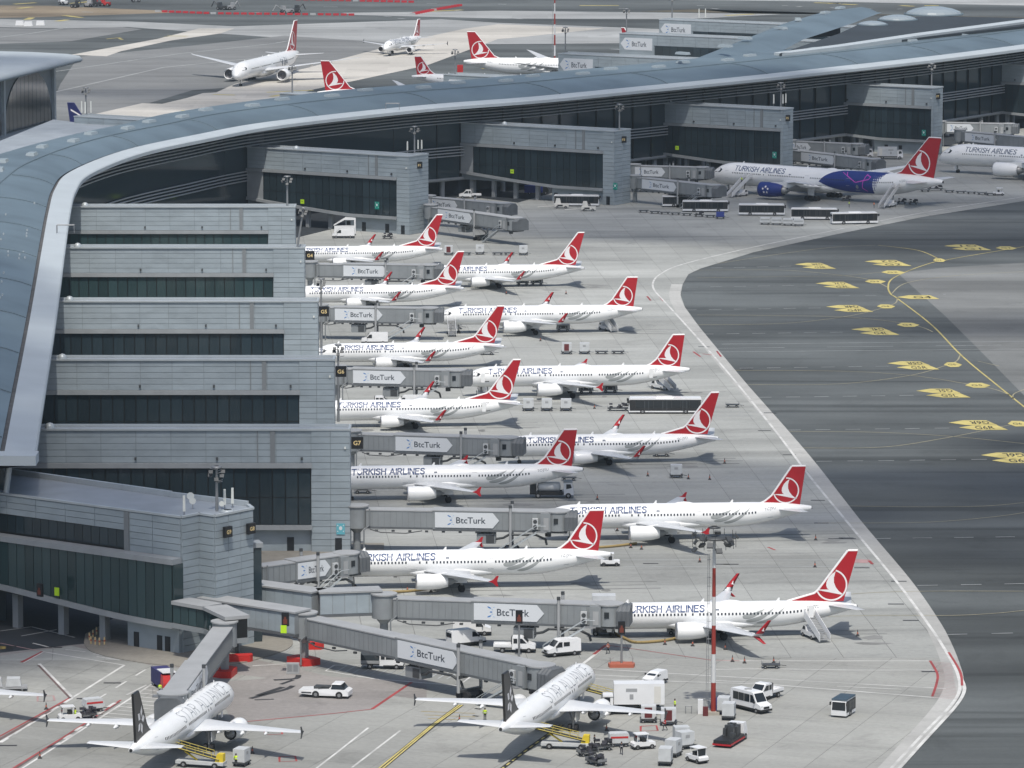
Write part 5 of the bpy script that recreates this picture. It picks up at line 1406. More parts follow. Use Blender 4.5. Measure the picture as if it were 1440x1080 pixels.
            mb.side([(tx + .2, zt), (tx + .9, zt + .25), (tx + 1.45, zt + .85), (tx + 1.75, zt + .85), (tx + 1.5, zt), (tx + 1.7, zt - .75), (tx + 1.4, zt - .75), (tx + .9, zt - .25)], sd * half - .04, sd * half + .04); mb.build('wingtip_fence', m_, w)
        elif D['tip_t'] == 'small':
            tx, tc = D['tip']; mb = MB(); mb.rings([[(tx + p * tc, sd * half + q * .05, zt) for p, q in ((0, 0), (.3, 1), (1, 0), (.3, -1))], [(tx + 2.2 + p * .9, sd * (half + .6) + q * .04, zt + 2.2) for p, q in ((0, 0), (.3, 1), (1, 0), (.3, -1))]]); mb.build('winglet', 'wing_grey', w)
        # engine
        nac = 'livery_blue' if livery == 'patch' else 'aircraft_white'
        mb = MB(); mb.lathe([(.35, er * .80), (0, er * .90), (.06, er * .96), (.5, er * 1.03), (el * .4, er * 1.05), (el * .75, er * .93), (el, er * .70)], (ex, sd * ey, ez), 'x', 20); e_o = mb.build('engine', nac, t)
        mb = MB(); mb.lathe([(.36, er * .82), (.9, er * .8), (.95, .28), (.5, .03)], (ex, sd * ey, ez), 'x', 20); mb.build('fan', 'fan_grey', e_o)
        mb = MB(); mb.lathe([(.0, er * .885), (-.03, er * .92), (.0, er * .955), (.14, er * .985)], (ex, sd * ey, ez), 'x', 20); mb.build('inlet_lip', 'bare_metal', e_o)
        mb = MB(); mb.lathe([(el - .05, er * .55), (el * 1.14, er * .42), (el * 1.15, er * .3), (el * 1.3, .04)], (ex, sd * ey, ez), 'x', 14); mb.build('exhaust', 'gear_metal', e_o)
        if livery == 'patch':
            mb = MB(); cx_, cz_ = ex + el * .38, ez + .1
            for k in range(5):      # ring of pentagon stars in ball form
                a = pi / 2 + 2 * pi * k / 5; px_, pz_ = cx_ + cos(a) * .82, cz_ + sin(a) * .82
                P = [(px_ + cos(a + pi * j / 5) * (.40 if j % 2 == 0 else .19), pz_ + sin(a + pi * j / 5) * (.40 if j % 2 == 0 else .19)) for j in range(10)]
                mb.add([(x, sd * (ey + sqrt(max(.01, (er * 1.05 + .03) ** 2 - (z - ez) ** 2))), z) for x, z in P], [tuple(range(10))])
            mb.build('engine_emblem', 'emblem_white', e_o)
        mb = MB(); yk = sd * ey; zw = z0 + dz * ey / half * .85
        mb.side([(ex + el * .35, ez + er * .9), (ex + el * .5, zw - .05), (kx[1] + .5, zw + .25), (kx[1] + 3, zw - .1), (ex + el * 1.25, ez + er * .4), (ex + el, ez + er * .5)], yk - .2, yk + .2); mb.build('pylon', 'aircraft_white', t)
        # tailplane
        hx, hc, ht, hsp, htx, hz = D['hs']
        mb = wing_mesh([(R_ * .25, hx, hc, hz, hc * .1), (hsp, htx - .2 if True else 0, ht, hz + .5, ht * .08)], sd); mb.build('tailplane', 'wing_grey', t)
        # main gear
        mx, ty = D['main'], sd * D['track']; bog = D.get('bog', 1); wr = .55 if bog == 1 else .68
        mb = MB(); mb.cyl((mx, ty, wr), (mx, ty, z0 + .1), .16 if bog == 1 else .28, n=8); mb.cyl((mx, ty, wr * 2), (mx - 1.2, ty - sd * 1.0, z0), .09, n=6); mg = mb.build('main_gear', 'gear_metal', t)
        for b in range(bog):
            for s2 in (-1, 1):
                x = mx + (b - (bog - 1) / 2) * 1.45; mb = MB(); yy = ty + s2 * (.42 if bog == 1 else .62)
                mb.lathe([(-.2, wr * .8), (-.2, wr * .96), (-.1, wr), (.1, wr), (.2, wr * .96), (.2, wr * .8)], (0, 0, 0), 'x', 14, cap=True); mb.v = [(x + b_, yy + a_, wr + c_) for a_, b_, c_ in mb.v]; mb.build('wheel', 'black_rubber', mg)
        mb = MB(); mb.side([(mx - 1.1, 1.5), (mx + .8, 1.5), (mx + .9, z0 - .1), (mx - 1.3, z0 - .1)], ty + sd * .55, ty + sd * .6); mb.build('gear_door', 'aircraft_white', mg)
    # nose gear
    nx = D['nose']; wr = .36 if R_ < 2.5 else .5
    mb = MB(); mb.cyl((nx, 0, wr), (nx - .2, 0, zc - R_ * .8), .11, n=8); ng = mb.build('nose_gear', 'gear_metal', t)
    for s2 in (-1, 1):
        mb = MB(); mb.lathe([(-.12, wr * .8), (-.12, wr), (.12, wr), (.12, wr * .8)], (0, 0, 0), 'x', 12, cap=True); mb.v = [(nx + b_, s2 * .26 + a_, wr + c_) for a_, b_, c_ in mb.v]; mb.build('wheel', 'black_rubber', ng)
    mb = MB(); mb.box(nx - 1.0, nx - .3, -.5, -.42, .95, zc - R_ * .85); mb.box(nx - 1.0, nx - .3, .42, .5, .95, zc - R_ * .85); mb.build('gear_door', 'aircraft_white', ng)
    # fin
    fin = D['fin']; fm = 'fin_black' if livery == 'black' else ('navy' if livery == 'navy' else 'fin_red')
    cxm = sum(p[0] for p in fin) / len(fin)
    mb = MB(); yy = .16; le = fin[:-1]; n = len(fin)
    mb.side(fin, -yy, yy); fo = mb.build('fin', fm, t)
    mb = MB()
    for a, b in zip(fin[:-2], fin[1:-1]):
        d = Vector((b[0] - a[0], 0, b[1] - a[1])); mb.cyl((a[0], 0, a[1]), (b[0], 0, b[1]), yy * 1.25, n=6)
    mb.build('fin_leading_edge', 'emblem_white' if livery not in ('black', 'navy') else fm, fo)
    if livery == 'black':
        mb = MB(); cx, cz, r = fin[0][0] + 4.4, 8.0, 1.95
        for k in range(5):     # star built of five kites
            a = pi / 2 + 2 * pi * k / 5 + .25; P = [(.18, 0), (.62, .26), (1.0, 0), (.55, -.28)]
            for sd in (-1, 1): mb.add([(cx + (u * cos(a) - v * sin(a)) * r * .8, sd * (yy + .02), cz + (u * sin(a) + v * cos(a)) * r) for u, v in P], [(0, 1, 2, 3)])
        mb.build('fin_emblem', 'letter_grey' if False else 'emblem_white', fo)
    elif livery == 'navy':
        mb = MB()
        for sd in (-1, 1): mb.add([(x, sd * (yy + .02), z) for x, z in ((fin[0][0] + 1.5, 7.2), (fin[-1][0] - .3, 9.5), (fin[-1][0] - .2, 10.1), (fin[0][0] + 2.6, 8.2))], [(0, 1, 2, 3)])
        mb.build('fin_emblem', 'emblem_white', fo)
    else:
        mb = MB(); emblem(mb, fin, *D['emb'], yy + .02); mb.build('fin_emblem', 'emblem_white', fo)
    mb = MB(); z, r = F.at(L_ - .02); mb.cyl((L_ - .25, 0, z), (L_ + .12, 0, z), r * 1.02, r * .7, n=12); mb.build('tail_exhaust', 'engine_dark', t)
    # windows, doors, windscreen
    mb = MB(); wx0, wx1 = D['win']; x = wx0; wa = .42 if R_ < 2.5 else .55
    gaps = [(d - .7, d + .7) for d in D['doors']] + [(wx0 + 9.3, wx0 + 9.7), (wx0 + 10.3, wx0 + 10.8)]
    while x < wx1:
        if not any(a < x < b for a, b in gaps):
            for sd in (-1, 1):
                mb.add([F.pt(x + u, wa + v, sd) for u, v in ((-.12, -.17), (.12, -.17), (.12, .17), (-.12, .17))], [(0, 1, 2, 3)])
        x += .53 if R_ < 2.5 else .56
    mb.build('cabin_windows', 'window_dark', t, kind='stuff')
    for dx_ in D['doors']:
        for sd in (-1, 1):
            mb = MB(); w_, h0, h1 = (.43, -.75, 1.0) if R_ < 2.5 else (.55, -.85, 1.15)
            for q in (((-w_, h0), (-w_ + .06, h0), (-w_ + .06, h1), (-w_, h1)), ((w_ - .06, h0), (w_, h0), (w_, h1), (w_ - .06, h1)), ((-w_, h0), (w_, h0), (w_, h0 + .07), (-w_, h0 + .07)), ((-w_, h1 - .06), (w_, h1 - .06), (w_, h1), (-w_, h1))):
                mb.add([F.pt(dx_ + u, v, sd) for u, v in q], [(0, 1, 2, 3)])
            mb.build('door', 'door_line', t)
    for dx_ in D['exits']:
        for sd in (-1, 1):
            mb = MB()
            for q in (((-.3, -.1), (-.26, -.1), (-.26, .9), (-.3, .9)), ((.26, -.1), (.3, -.1), (.3, .9), (.26, .9))): mb.add([F.pt(dx_ + u, v, sd) for u, v in q], [(0, 1, 2, 3)])
            mb.build('overwing_exit', 'door_line', t)
    k = R_ / 2
    mb = MB()
    for sd in (-1, 1):
        for (xa, a0), (xb, a1), (xc, a2), (xd, a3) in ((((1.55 * k), .78 * k), (2.25 * k, 1.55 * k), (2.9 * k, 1.35 * k), (2.3 * k, .62 * k)), ((2.4 * k, .6 * k), (3.0 * k, 1.3 * k), (3.45 * k, .95 * k), (3.0 * k, .55 * k))):
            mb.add([F.pt(x_, a_, sd, .03) for x_, a_ in ((xa, a0), (xb, a1), (xc, a2), (xd, a3))], [(0, 1, 2, 3)])
        mb.add([F.pt(1.45 * k, .8 * k, sd, .03), F.pt(2.05 * k, 1.55 * k, sd, .03), (2.0 * k, 0, F.at(2.0 * k)[0] + F.at(2.0 * k)[1] + .04), (1.35 * k, 0, F.at(1.35 * k)[0] + F.at(1.35 * k)[1] + .04)], [(0, 1, 2, 3)])
    mb.build('windscreen', 'cockpit_glass', t)
    # satcom dome and blade aerials
    zt0, rt = F.at(L_ * .48); mb = MB(); RR = []
    for x, w_, h in ((-1.6, .1, .02), (-1.0, .5, .2), (0, .65, .32), (1.0, .5, .22), (1.8, .1, .02)): RR.append([(L_ * .53 + x, cos(a) * w_, zt0 + rt - .12 + sin(a) * h + .05) for a in [pi * i / 6 for i in range(7)]])
    mb.rings(RR, 0, True, True, False); mb.build('antenna_dome', 'aircraft_white', t)
    for x in (L_ * .14, L_ * .42, L_ * .7):
        mb = MB(); mb.side([(x, zt0 + rt - .05), (x + .5, zt0 + rt - .05), (x + .55, zt0 + rt + .45), (x + .35, zt0 + rt + .45)], -.03, .03); mb.build('blade_aerial', 'aircraft_white', t)
    # lettering
    if livery in ('plain', 'patch', 'slate'):
        tx, tw = D['tx']; h = tw * .105
        v, f = stroke_text('TURKISH AIRLINES', h, tw, .215)
        sl_ = .10
        v = [(u + w_ * sl_, w_) for u, w_ in v]
        mb = MB(); F.decal(mb, v, f, tx if side < 0 else tx + tw, (.72 if R_ < 2.5 else 1.15), side)
        mb.build('lettering', 'letter_slate' if livery == 'slate' else 'letter_blue', t)
        mb = MB(); F.decal(mb, [(0, 0), (.55, 0), (.55, .3), (0, .3)], [(0, 1, 2, 3)], (tx + tw + 1.7) if side < 0 else tx, .95, side); mb.build('flag_mark', 'letter_slate', t)
        v, f = text_mesh2d('TC-JVU', .42, 1.9, 0, 0, 2); mb = MB(); F.decal(mb, v, f, L_ - D['R'] * 3.9 if side < 0 else L_ - D['R'] * 2.9, .55, side); mb.build('registration', 'letter_grey', t)
        # light grey feathers on the rear body
        mb = MB(); sc_ = R_ / 2.0 * (.95)
        if livery != 'patch':
            for P in SWIRL:
                P = P[::-1] if True else P
                F.decal(mb, [(u * sc_, v_ * sc_ * .85 - .25) for u, v_ in P], [(0, 1, 2, 3)], D['sw'] if side < 0 else D['sw'] + 4, 0, side, 0, .014)
            bm = bmesh.new(); me = mb.mesh('livery_feathers', 'swirl_grey'); bm.from_mesh(me); bmesh.ops.subdivide_edges(bm, edges=bm.edges[:], cuts=2, use_grid_fill=True)
            for vv in bm.verts:
                z, r = F.at(vv.co.x); d_ = Vector((0, vv.co.y, vv.co.z - z)); d_ = d_.normalized() * (r + .014); vv.co.y = d_.y; vv.co.z = z + d_.z
            bm.to_mesh(me); bm.free(); link('livery_feathers', me, t)
    if livery == 'black':
        tx, tw = D['tx']; v, f = stroke_text('STAR ALLIANCE', 1.9, tw, .10)
        for sd in (-1, 1):
            mb = MB(); F.decal(mb, v, f, tx if sd < 0 else tx + tw + 1, .85, sd); mb.build('lettering', 'letter_grey', t)
    if livery == 'patch':
        # blue patch over the rear body with pink streaks and round emblem
        pr = [(38.2, -.2), (39.5, 1.2), (41.5, 2.5), (44, 3.6), (56.2, 3.9), (54.8, 1.5), (53.6, -1.0), (52.8, -2.6), (50, -2.9), (46, -2.8), (43.4, -2.2), (40.6, -1.3)]
        mb = MB(); a_rows = 14
        PX = lambda x: 36.8 + (x - 38.2) * 1.17
        lo = lambda x: [(38.2, -.2), (40.6, -1.3), (43.4, -2.2), (46, -2.8), (52.8, -2.9), (53.6, -1.0), (54.8, 1.5), (56.2, 3.9)]
        up = [(38.2, -.2), (39.5, 1.2), (41.5, 2.5), (44, 3.6), (50, 4.1), (56.2, 4.1)]
        lw = [(38.2, -.2), (40.6, -1.3), (43.4, -2.2), (46, -2.8), (52.6, -2.9), (53.6, -1.0), (54.8, 1.5), (56.2, 4.1)]
        def itp(T, x):
            for (a, za), (b, zb_) in zip(T, T[1:]):
                if a <= x <= b: return za + (zb_ - za) * (x - a) / (b - a)
            return T[-1][1]
        nx_ = 36; G = []
        for i in range(nx_ + 1):
            x = 38.2 + 18.0 * i / nx_; u_, l_ = itp(up, x), itp(lw, x)
            G.append([F.pt(PX(x), max(-4.4, min(4.4, 1.1 * (l_ + (u_ - l_) * j / a_rows))), side, .02) for j in range(a_rows + 1)])
        mb.rings(G, 0, True, False, False); mb.build('livery_patch', 'livery_blue', t)
        mb = MB()
        def streak(pts, w_):
            for (x0, a0), (x1, a1) in zip(pts, pts[1:]):
                n = 6
                for k in range(n):
                    xa, aa = x0 + (x1 - x0) * k / n, a0 + (a1 - a0) * k / n; xb, ab_ = x0 + (x1 - x0) * (k + 1) / n, a0 + (a1 - a0) * (k + 1) / n
                    d_ = Vector((x1 - x0, a1 - a0)).normalized() * w_ / 2; nx2, na = -d_.y, d_.x
                    mb.add([F.pt(PX(xa) - nx2, aa - na, side, .05), F.pt(PX(xb) - nx2, ab_ - na, side, .05), F.pt(PX(xb) + nx2, ab_ + na, side, .05), F.pt(PX(xa) + nx2, aa + na, side, .05)], [(0, 1, 2, 3)])
        streak([(45.3, 3.2), (45.8, 1.8), (48.2, .2), (51.6, 1.2), (52.0, 2.0), (50.8, 2.6)], .22); streak([(51.0, 2.9), (50.2, .4), (50.0, -1.2), (51.2, -2.2)], .2); streak([(44.2, 3.0), (45.6, 1.9)], .15)
        mb.build('livery_streak', 'livery_magenta', t)
        mb = MB(); n = 14; F.decal(mb, [(cos(2 * pi * i / n) * .45, sin(2 * pi * i / n) * .55) for i in range(n)], [tuple(range(n))], 49.0, -1.0, side, 0, .06); F.decal(mb, [(-.7, -.25), (.7, -.25), (.7, 0), (-.7, 0)], [(0, 1, 2, 3)], 49.0, -1.9, side, 0, .06); mb.build('round_emblem', 'letter_grey', t)
    if livery == 'mural':
        mb = MB(); R__ = random.Random(3)
        for k in range(40):
            x = L_ * .58 + R__.uniform(0, 8.5); a = -1.2 + R__.uniform(0, 3.0) * (1 - (x - L_ * .58) / 14); w_ = R__.uniform(.1, .3); h = R__.uniform(.4, 1.4)
            F.decal(mb, [(-w_, 0), (w_, 0), (w_, h), (-w_ * .3, h * 1.2), (-w_, h)], [(0, 1, 2, 3, 4)], x, a, side)
        mb.build('livery_drawing', 'letter_slate', t)
    t['L'] = L_
    return t, F
def place(t, px, py, zt, yaw, label, group=None):
    """stand an airliner with its tail end over photo position; yaw = direction from nose to tail"""
    L_ = t['L']; p = W(px, py, zt)
    t.location = (p.x - cos(yaw) * L_, p.y - sin(yaw) * L_, 0); t.rotation_euler = (0, 0, yaw); t['label'] = label
    if group: t['group'] = group
    return t
YAW = radians(4.2)
GRP = 'white airliners with red tails parked at the gates'
p737, F737 = airliner('b737', 'plain'); pa321, F321 = airliner('a321', 'plain')
planes = {}
def add(key, proto, px, py, zt, label, yaw=YAW, group=GRP):
    t = use(proto, label, (0, 0, 0), 0, group); place(t, px, py, zt, yaw, label, group); planes[key] = t; return t
add('L1', p737, 622, 350, 4.3, 'red tailed airliner nosed in behind the G4 sign, farthest of the left stack')
add('L2', p737, 652, 405, 4.3, 'red tailed airliner with upturned red wingtips between the G4 and G5 jet bridges')
add('L3', p737, 708.5, 486.5, 4.3, 'red tailed airliner with upturned wingtips parked just above the G6 sign')
add('L4', p737, 731.5, 566.5, 4.3, 'red tailed airliner with its rear door open, between the G6 and G7 signs')
add('L5', pa321, 819.5, 661, 4.8, 'long red tailed airliner beside the top of the G7 building, tanker at its tail')
add('L6', pa321, 858.5, 780.5, 4.8, 'long red tailed airliner in front of the G7 building foot, short jet bridge at nose')
add('R1', p737, 821, 376.5, 4.3, 'red tailed airliner farthest in the right stack, its name half hidden by another tail')
add('R4', p737, 1010, 615.5, 4.3, 'red tailed airliner at the G7 sign jet bridge, below the long black bus')
add('R3', pa321, 969.5, 520.5, 4.8, 'long red tailed airliner with rear stairs right above the long black and white bus')
add('R5', pa321, 1141, 715, 4.8, 'long red tailed airliner crossed by the head of the tall floodlight mast')
a321s, _ = airliner('a321s', 'plain'); a321s['L'] = 44.5
add('R2', a321s, 903, 435.5, 4.8, 'long red tailed airliner with small upturned wingtips and white stairs at its front door')
mx, _ = airliner('max', 'plain')
add('R6', mx, 1204.5, 851.5, 4.3, 'sunlit red tailed airliner with split red wingtips standing behind the tall red and white mast')
ucl, Fu = airliner('b777', 'patch'); add('UCL', ucl, 1326, 252, 7.6, 'wide white airliner with dark blue patch on the rear body and blue engine', yaw=radians(-36), group='white wide body airliners')
w2, _ = airliner('b777', 'slate'); w2['L'] = 73.9
p = W(1321, 219, 4.6); w2.location = (p.x, p.y, 0); w2.rotation_euler = (0, 0, radians(-32.2)); w2['label'] = 'wide airliner cut off by the right edge of the picture, nose behind the red tail'; w2['group'] = 'white wide body airliners'
# star alliance pair, angled, seen from behind
sa, Fs = airliner('a321k', 'black')
def place_tail(t, px, py, zt, heading, label, group=None): return place(t, px, py, zt, heading + pi, label, group)
use(sa, 'a', (0, 0, 0), 0)
SA_H = radians(74.5)
place_tail(sa, 704, 1027, 4.8, SA_H, 'black tailed white airliner docked at the long slanting jet bridge, lower middle', 'white airliners with black tails')
sa2 = dup(sa, 'x', (0, 0, 0), 0); place_tail(sa2, 184, 1057, 4.8, SA_H + radians(3), 'black tailed white airliner in the lower left under the short steep jet bridge', 'white airliners with black tails')
# taxiing and parked beyond the pier
w777, _ = airliner('b777', 'mural'); w777['L'] = 73.9
def nose_at(t, px, py, z, heading, label, group=None):
    p = W(px, py, z); t.location = (p.x, p.y, 0); t.rotation_euler = (0, 0, heading + pi); t['label'] = label
    if group: t['group'] = group
nose_at(w777, 331, 106, 4.2, radians(-104.5), 'wide white jet taxiing toward the viewer with line drawings on its rear side', 'white wide body airliners')
t2, _ = airliner('a320', 'slate'); t2['L'] = 37.6
for c_ in [c for c in bpy.data.objects if c.parent == t2 and c.name.startswith(('lettering',))]: pass
nose_at(t2, 541, 68, 3.2, radians(-110), 'narrow white jet with a red tail taxiing toward the viewer, farthest moving one', 'white airliners taxiing beyond the pier')
w787, _ = airliner('b787', 'slate', 1); w787['L'] = 62.8
place_tail(w787, 652, 86.5, 6.4, radians(-5), 'wide white jet with red tail parked at the billboard building beyond the roof', 'white airliners parked beyond the pier')
x1 = dup(pa321, 'x', (0, 0, 0), 0, None, skip=('lettering', 'registration', 'livery_feathers', 'flag_mark')); x1['L'] = 44.5
place_tail(x1, 579, 108, 4.8, radians(-10), 'white jet mostly hidden by the roof, small red tail below the taxiing jets', 'white airliners parked beyond the pier')
x2 = dup(w787, 'x', (0, 0, 0), 0, None, skip=('lettering', 'registration', 'livery_feathers', 'flag_mark')); x2['L'] = 62.8
place_tail(x2, 446, 131, 6.4, radians(-8), 'white jet behind the pier roof with only its red tail and back showing', 'white airliners parked beyond the pier')
nv, _ = airliner('a320', 'navy'); place_tail(nv, 91, 177, 4.8, radians(-20), 'jet with a navy blue tail peeking over the link roof at upper left', 'white airliners parked beyond the pier')
x3 = dup(p737, 'x', (0, 0, 0), 0, None, skip=('lettering', 'registration', 'livery_feathers', 'flag_mark')); x3['L'] = 39.5
place_tail(x3, 874, 70, 4.3, radians(-40), 'jet hidden behind the middle billboard building with only its red winglet showing', 'white airliners parked beyond the pier')
# neighbour on the left edge: only its wing reaches into view
x4 = dup(sa, 'x', (0, 0, 0), 0); place_tail(x4, -175, 1004, 4.8, SA_H + radians(4), 'airliner mostly outside the left edge, only its right wing showing', 'white airliners with black tails')
# ================================================================ JET BRIDGES AND WALKWAYS
class Tr:   # sloping sign transform
    pass
def sloped_box(mb, x0, x1, y0, y1, z0a, z0b, h, mi=0):
    vs = [(x0, y0, z0a), (x1, y0, z0b), (x1, y1, z0b), (x0, y1, z0a), (x0, y0, z0a + h), (x1, y0, z0b + h), (x1, y1, z0b + h), (x0, y1, z0a + h)]
    mb.add(vs, [(0, 3, 2, 1), (4, 5, 6, 7), (0, 1, 5, 4), (1, 2, 6, 5), (2, 3, 7, 6), (3, 0, 4, 7)], mi)

def jet_bridge(A, B, label, zA=4.3, zB=3.9, sign=None, side=-1, drive=.68, ac=.5, stairs=True, rot=True, colbase=None, split=(.36,), cab=True, small=False, hose=True, group='telescopic jet bridges', posts=True):
    d = B - A; d.z = 0; Ln = d.length; d.normalize()
    t = thing('jet_bridge', label, 'jet bridge', (A.x, A.y, 0), atan2(d.y, d.x), group)
    zb = lambda x: zA + (zB - zA) * x / Ln
    if rot:
        mb = MB(); mb.cyl((0, 0, zA - .35), (0, 0, zA + 3.05), 1.75, n=18); rt = mb.build('rotunda', 'bridge_grey', t)
        mb = MB(); mb.cyl((0, 0, zA + 3.06), (0, 0, zA + 3.25), 1.95, n=18); mb.build('rotunda_roof', 'bridge_roof', rt)
        mb = MB(); mb.cyl((0, 0, 0), (0, 0, zA - .36), .6, n=12); mb.cyl((0, 0, zA - 1.2), (0, 0, zA - .37), .6, 1.3, n=12); mb.build('support_column', 'bridge_grey', t)
        mb = MB(); mb.path([(1.3, -1.9, .3), (1.3, -1.9, zA - .5), (2.2, -1.7, zA + .3), (2.2, -1.7, zA + 2.9)], .12); mb.build('cable_conduit', 'bridge_rib', t)
    if colbase: mb = MB(); mb.prism([(-2.3, -1.3), (1.4, -1.5), (2.1, -.2), (2.0, 1.2), (-1.6, 1.5), (-2.4, .6)], 0.02, 1.0); mb.build('protection_block', colbase, t)
    cuts = [1.6 if rot else 0] + [Ln * s for s in split] + [Ln - 1.2]
    for k in range(len(cuts) - 1):
        x0, x1 = cuts[k], cuts[k + 1]; grow = .16 * k; w = 1.35 + grow; h = 2.55 + 2 * grow
        z0, z1 = zb(x0) - grow, zb(x1) - grow
        mb = MB(); sloped_box(mb, x0, x1, -w, w, z0, z1, h); sec = mb.build('tunnel_section', 'bridge_grey', t)
        mb = MB(); sloped_box(mb, x0 - .05, x1 + .05, -w - .08, w + .08, z0 + h + .003, z1 + h + .003, .16); mb.build('tunnel_roof', 'bridge_roof', sec)
        mb = MB(); sloped_box(mb, x0, x1, -w - .1, -w + .25, z0 - .32, z1 - .32, .315); sloped_box(mb, x0, x1, w - .25, w + .1, z0 - .32, z1 - .32, .315); mb.build('floor_beam', 'bridge_dark', sec)
        mb = MB(); n = int((x1 - x0) / (.9 if not small else 1.8))
        for i in range(1, n):
            x = x0 + (x1 - x0) * i / n; zz = zb(x) - grow
            for s2 in (-1, 1): mb.box(x - .03, x + .03, min(s2 * w, s2 * (w + .05)), max(s2 * w, s2 * (w + .05)), zz + .1, zz + h - .1)
        if n > 1: mb.build('wall_rib', 'bridge_rib', sec, kind='stuff')
    wl_ = 1.35 + .16 * (len(cuts) - 2); gl = .16 * (len(cuts) - 2)
    if sign:
        x0, w_ = sign; h = 2.45
        if side < 0:
            T = lambda x, z: (x, -wl_ - .12, z + zb(x) - gl + .25); T_ = T
            class C: pass
            def T2(x, z): return (x, -wl_ - .12, z + zb(x) - gl + .25)
            T2.back = Vector((0, .07, 0))
        else:
            def T2(x, z): xx = 2 * x0 + w_ - x; return (xx, wl_ + .12, z + zb(xx) - gl + .25)
            T2.back = Vector((0, -.07, 0))
        board_sign(t, x0, w_, 0, h, T=T2)
    # running gear
    xd = Ln * drive; zz = zb(xd)
    if posts:
        for s2 in (-1, 1):
            mb = MB(); mb.cyl((xd, s2 * 2.15, 1.0), (xd, s2 * 2.15, zz + 3.5), .24, n=10); p = mb.build('lift_column', 'bridge_roof', t)
            mb = MB(); mb.cyl((xd, s2 * 2.15, zz + 3.5), (xd, s2 * 2.15, zz + 3.95), .27, n=10); mb.build('column_cap', 'steel_dark', p)
        mb = MB(); mb.box(xd - .25, xd + .25, -2.3, 2.3, zz - .9, zz - .45); mb.build('cross_beam', 'steel_dark', t); mb = MB(); mb.box(xd - .3, xd + .3, -1.9, 1.9, 1.01, 1.35); mb.build('axle_beam', 'steel_dark', t)
        cr = MB(); cr.box(xd - .9, xd + .9, -1.2, 1.2, .5, 1.0); cg = cr.build('wheel_carriage', 'steel_dark', t)
        for s2 in (-1, 1):
            for q in (-.7, .7): mb = MB(); mb.cyl((xd + q, s2 * 1.25 - .22, .55), (xd + q, s2 * 1.25 + .22, .55), .55, n=12); mb.build('wheel', 'black_rubber', cg)
    if ac:
        xa = Ln * ac; za = zb(xa) - gl
        mb = MB(); mb.box(xa - 1.6, xa + 1.4, -1.2, 1.1, za - 2.35, za - .75); u = mb.build('air_conditioner', 'bridge_grey', t)
        mb = MB(); mb.box(xa - .1, xa + 1.2, -1.26, -1.2, za - 2.2, za - .9); mb.build('vent', 'steel_dark', u)
        mb = MB()
        for q in (-.9, .2, .9): mb.box(xa + q - .12, xa + q + .12, -1.0, .9, za - .76, za - .3)
        mb.box(xa - 1.0, xa + .1, -.9, .8, za - .74, za - .35); mb.build('hanger', 'steel_dark', u)
    if hose:
        xa = Ln * (ac or .5) + 1.4; za = zb(xa) - gl
        mb = MB(); mb.path([(xa, -.9, za - 1.6), (xa + 1.3, -1.3, za - 1.3), (xa + 2.2, -1.5, za - .75), (xa + 6.5, -1.5, za - .75), (xa + 8, -1.2, za - 1.5), (xa + 8.2, -1.0, za - 2.4)], .19, n=8); mb.build('air_hose', 'steel_dark', t)
        x2 = min(cuts[1] - 1, 8); mb = MB(); mb.path([(2.2, -1.5, zb(2) - .4), (x2 * .5, -1.6, zb(x2) - .85), (x2, -1.6, zb(x2) - .95), (x2 + 2.6, -1.7, zb(x2) - .5)], .09, n=5); mb.build('cable_loop', 'steel_dark', t)
        mb = MB()
        for k in range(9): x = 3 + (Ln - 8) * k / 9; mb.box(x, x + .5, -1.5, -1.2, zb(x) - gl - .62, zb(x) - gl - .34)
        mb.build('under_floor_box', 'steel_dark', t, kind='stuff')
    # cab
    if cab:
        xc = Ln; zc = zb(Ln) - gl - .05
        mb = MB(); mb.cyl((xc, 0, zc), (xc, 0, zc + 2.95), 1.95, n=16); cb = mb.build('cab', 'bridge_grey', t)
        mb = MB(); mb.cyl((xc, 0, zc + 2.96), (xc, 0, zc + 3.15), 2.1, n=16); mb.build('cab_roof', 'bridge_roof', cb)
        mb = MB(); mb.box(xc - 2.6, xc - 1.0, -2.1, 2.1, zc - .05, zc + 2.9); mb.build('cab_frame', 'bridge_grey', cb)
        mb = MB(); R = []
        for q in range(7):
            x = xc + 1.2 + q * .32; s_ = 1 + .05 * (q % 2); R.append([(x, -1.9 * s_, zc + .1), (x, -1.9 * s_, zc + 2.3), (x + .1, -1.1 * s_, zc + 2.95 * s_), (x + .1, 1.1 * s_, zc + 2.95 * s_), (x, 1.9 * s_, zc + 2.3), (x, 1.9 * s_, zc + .1)])
        mb.rings(R, 0, False, True); mb.build('bellows', 'bridge_dark', cb)
        mb = MB(); mb.box(xc - .5, xc + .2, -2.0, -1.93, zc + 1.2, zc + 2.1); mb.build('cab_window', 'vehicle_glass', cb)
        mb = MB(); mb.cyl((xc - 1.5, 0, zc - 1.1), (xc - 1.5, 0, zc), .5, n=8); mb.box(xc - 1.8, xc + 1.6, -1.6, 1.6, zc - .35, zc - .02); mb.build('cab_underframe', 'steel_dark', cb)
        mb = MB(); mb.box(xc - 3.9, xc - 3.0, -wl_ - .55, -wl_ - .06, zc + .35, zc + 2.1); c_ = mb.build('condenser', 'container_white', t)
        for zf in (.75, 1.6):
            mb = MB(); mb.cyl((xc - 3.45, -wl_ - .56, zc + zf), (xc - 3.45, -wl_ - .60, zc + zf), .33, n=12); mb.build('fan', 'steel_dark', c_)
        mb = MB(); mb.box(xc - 2.1, xc - 1.3, -2.16, -2.11, zc + .2, zc + 2.2); mb.build('service_door', 'bridge_roof', cb)
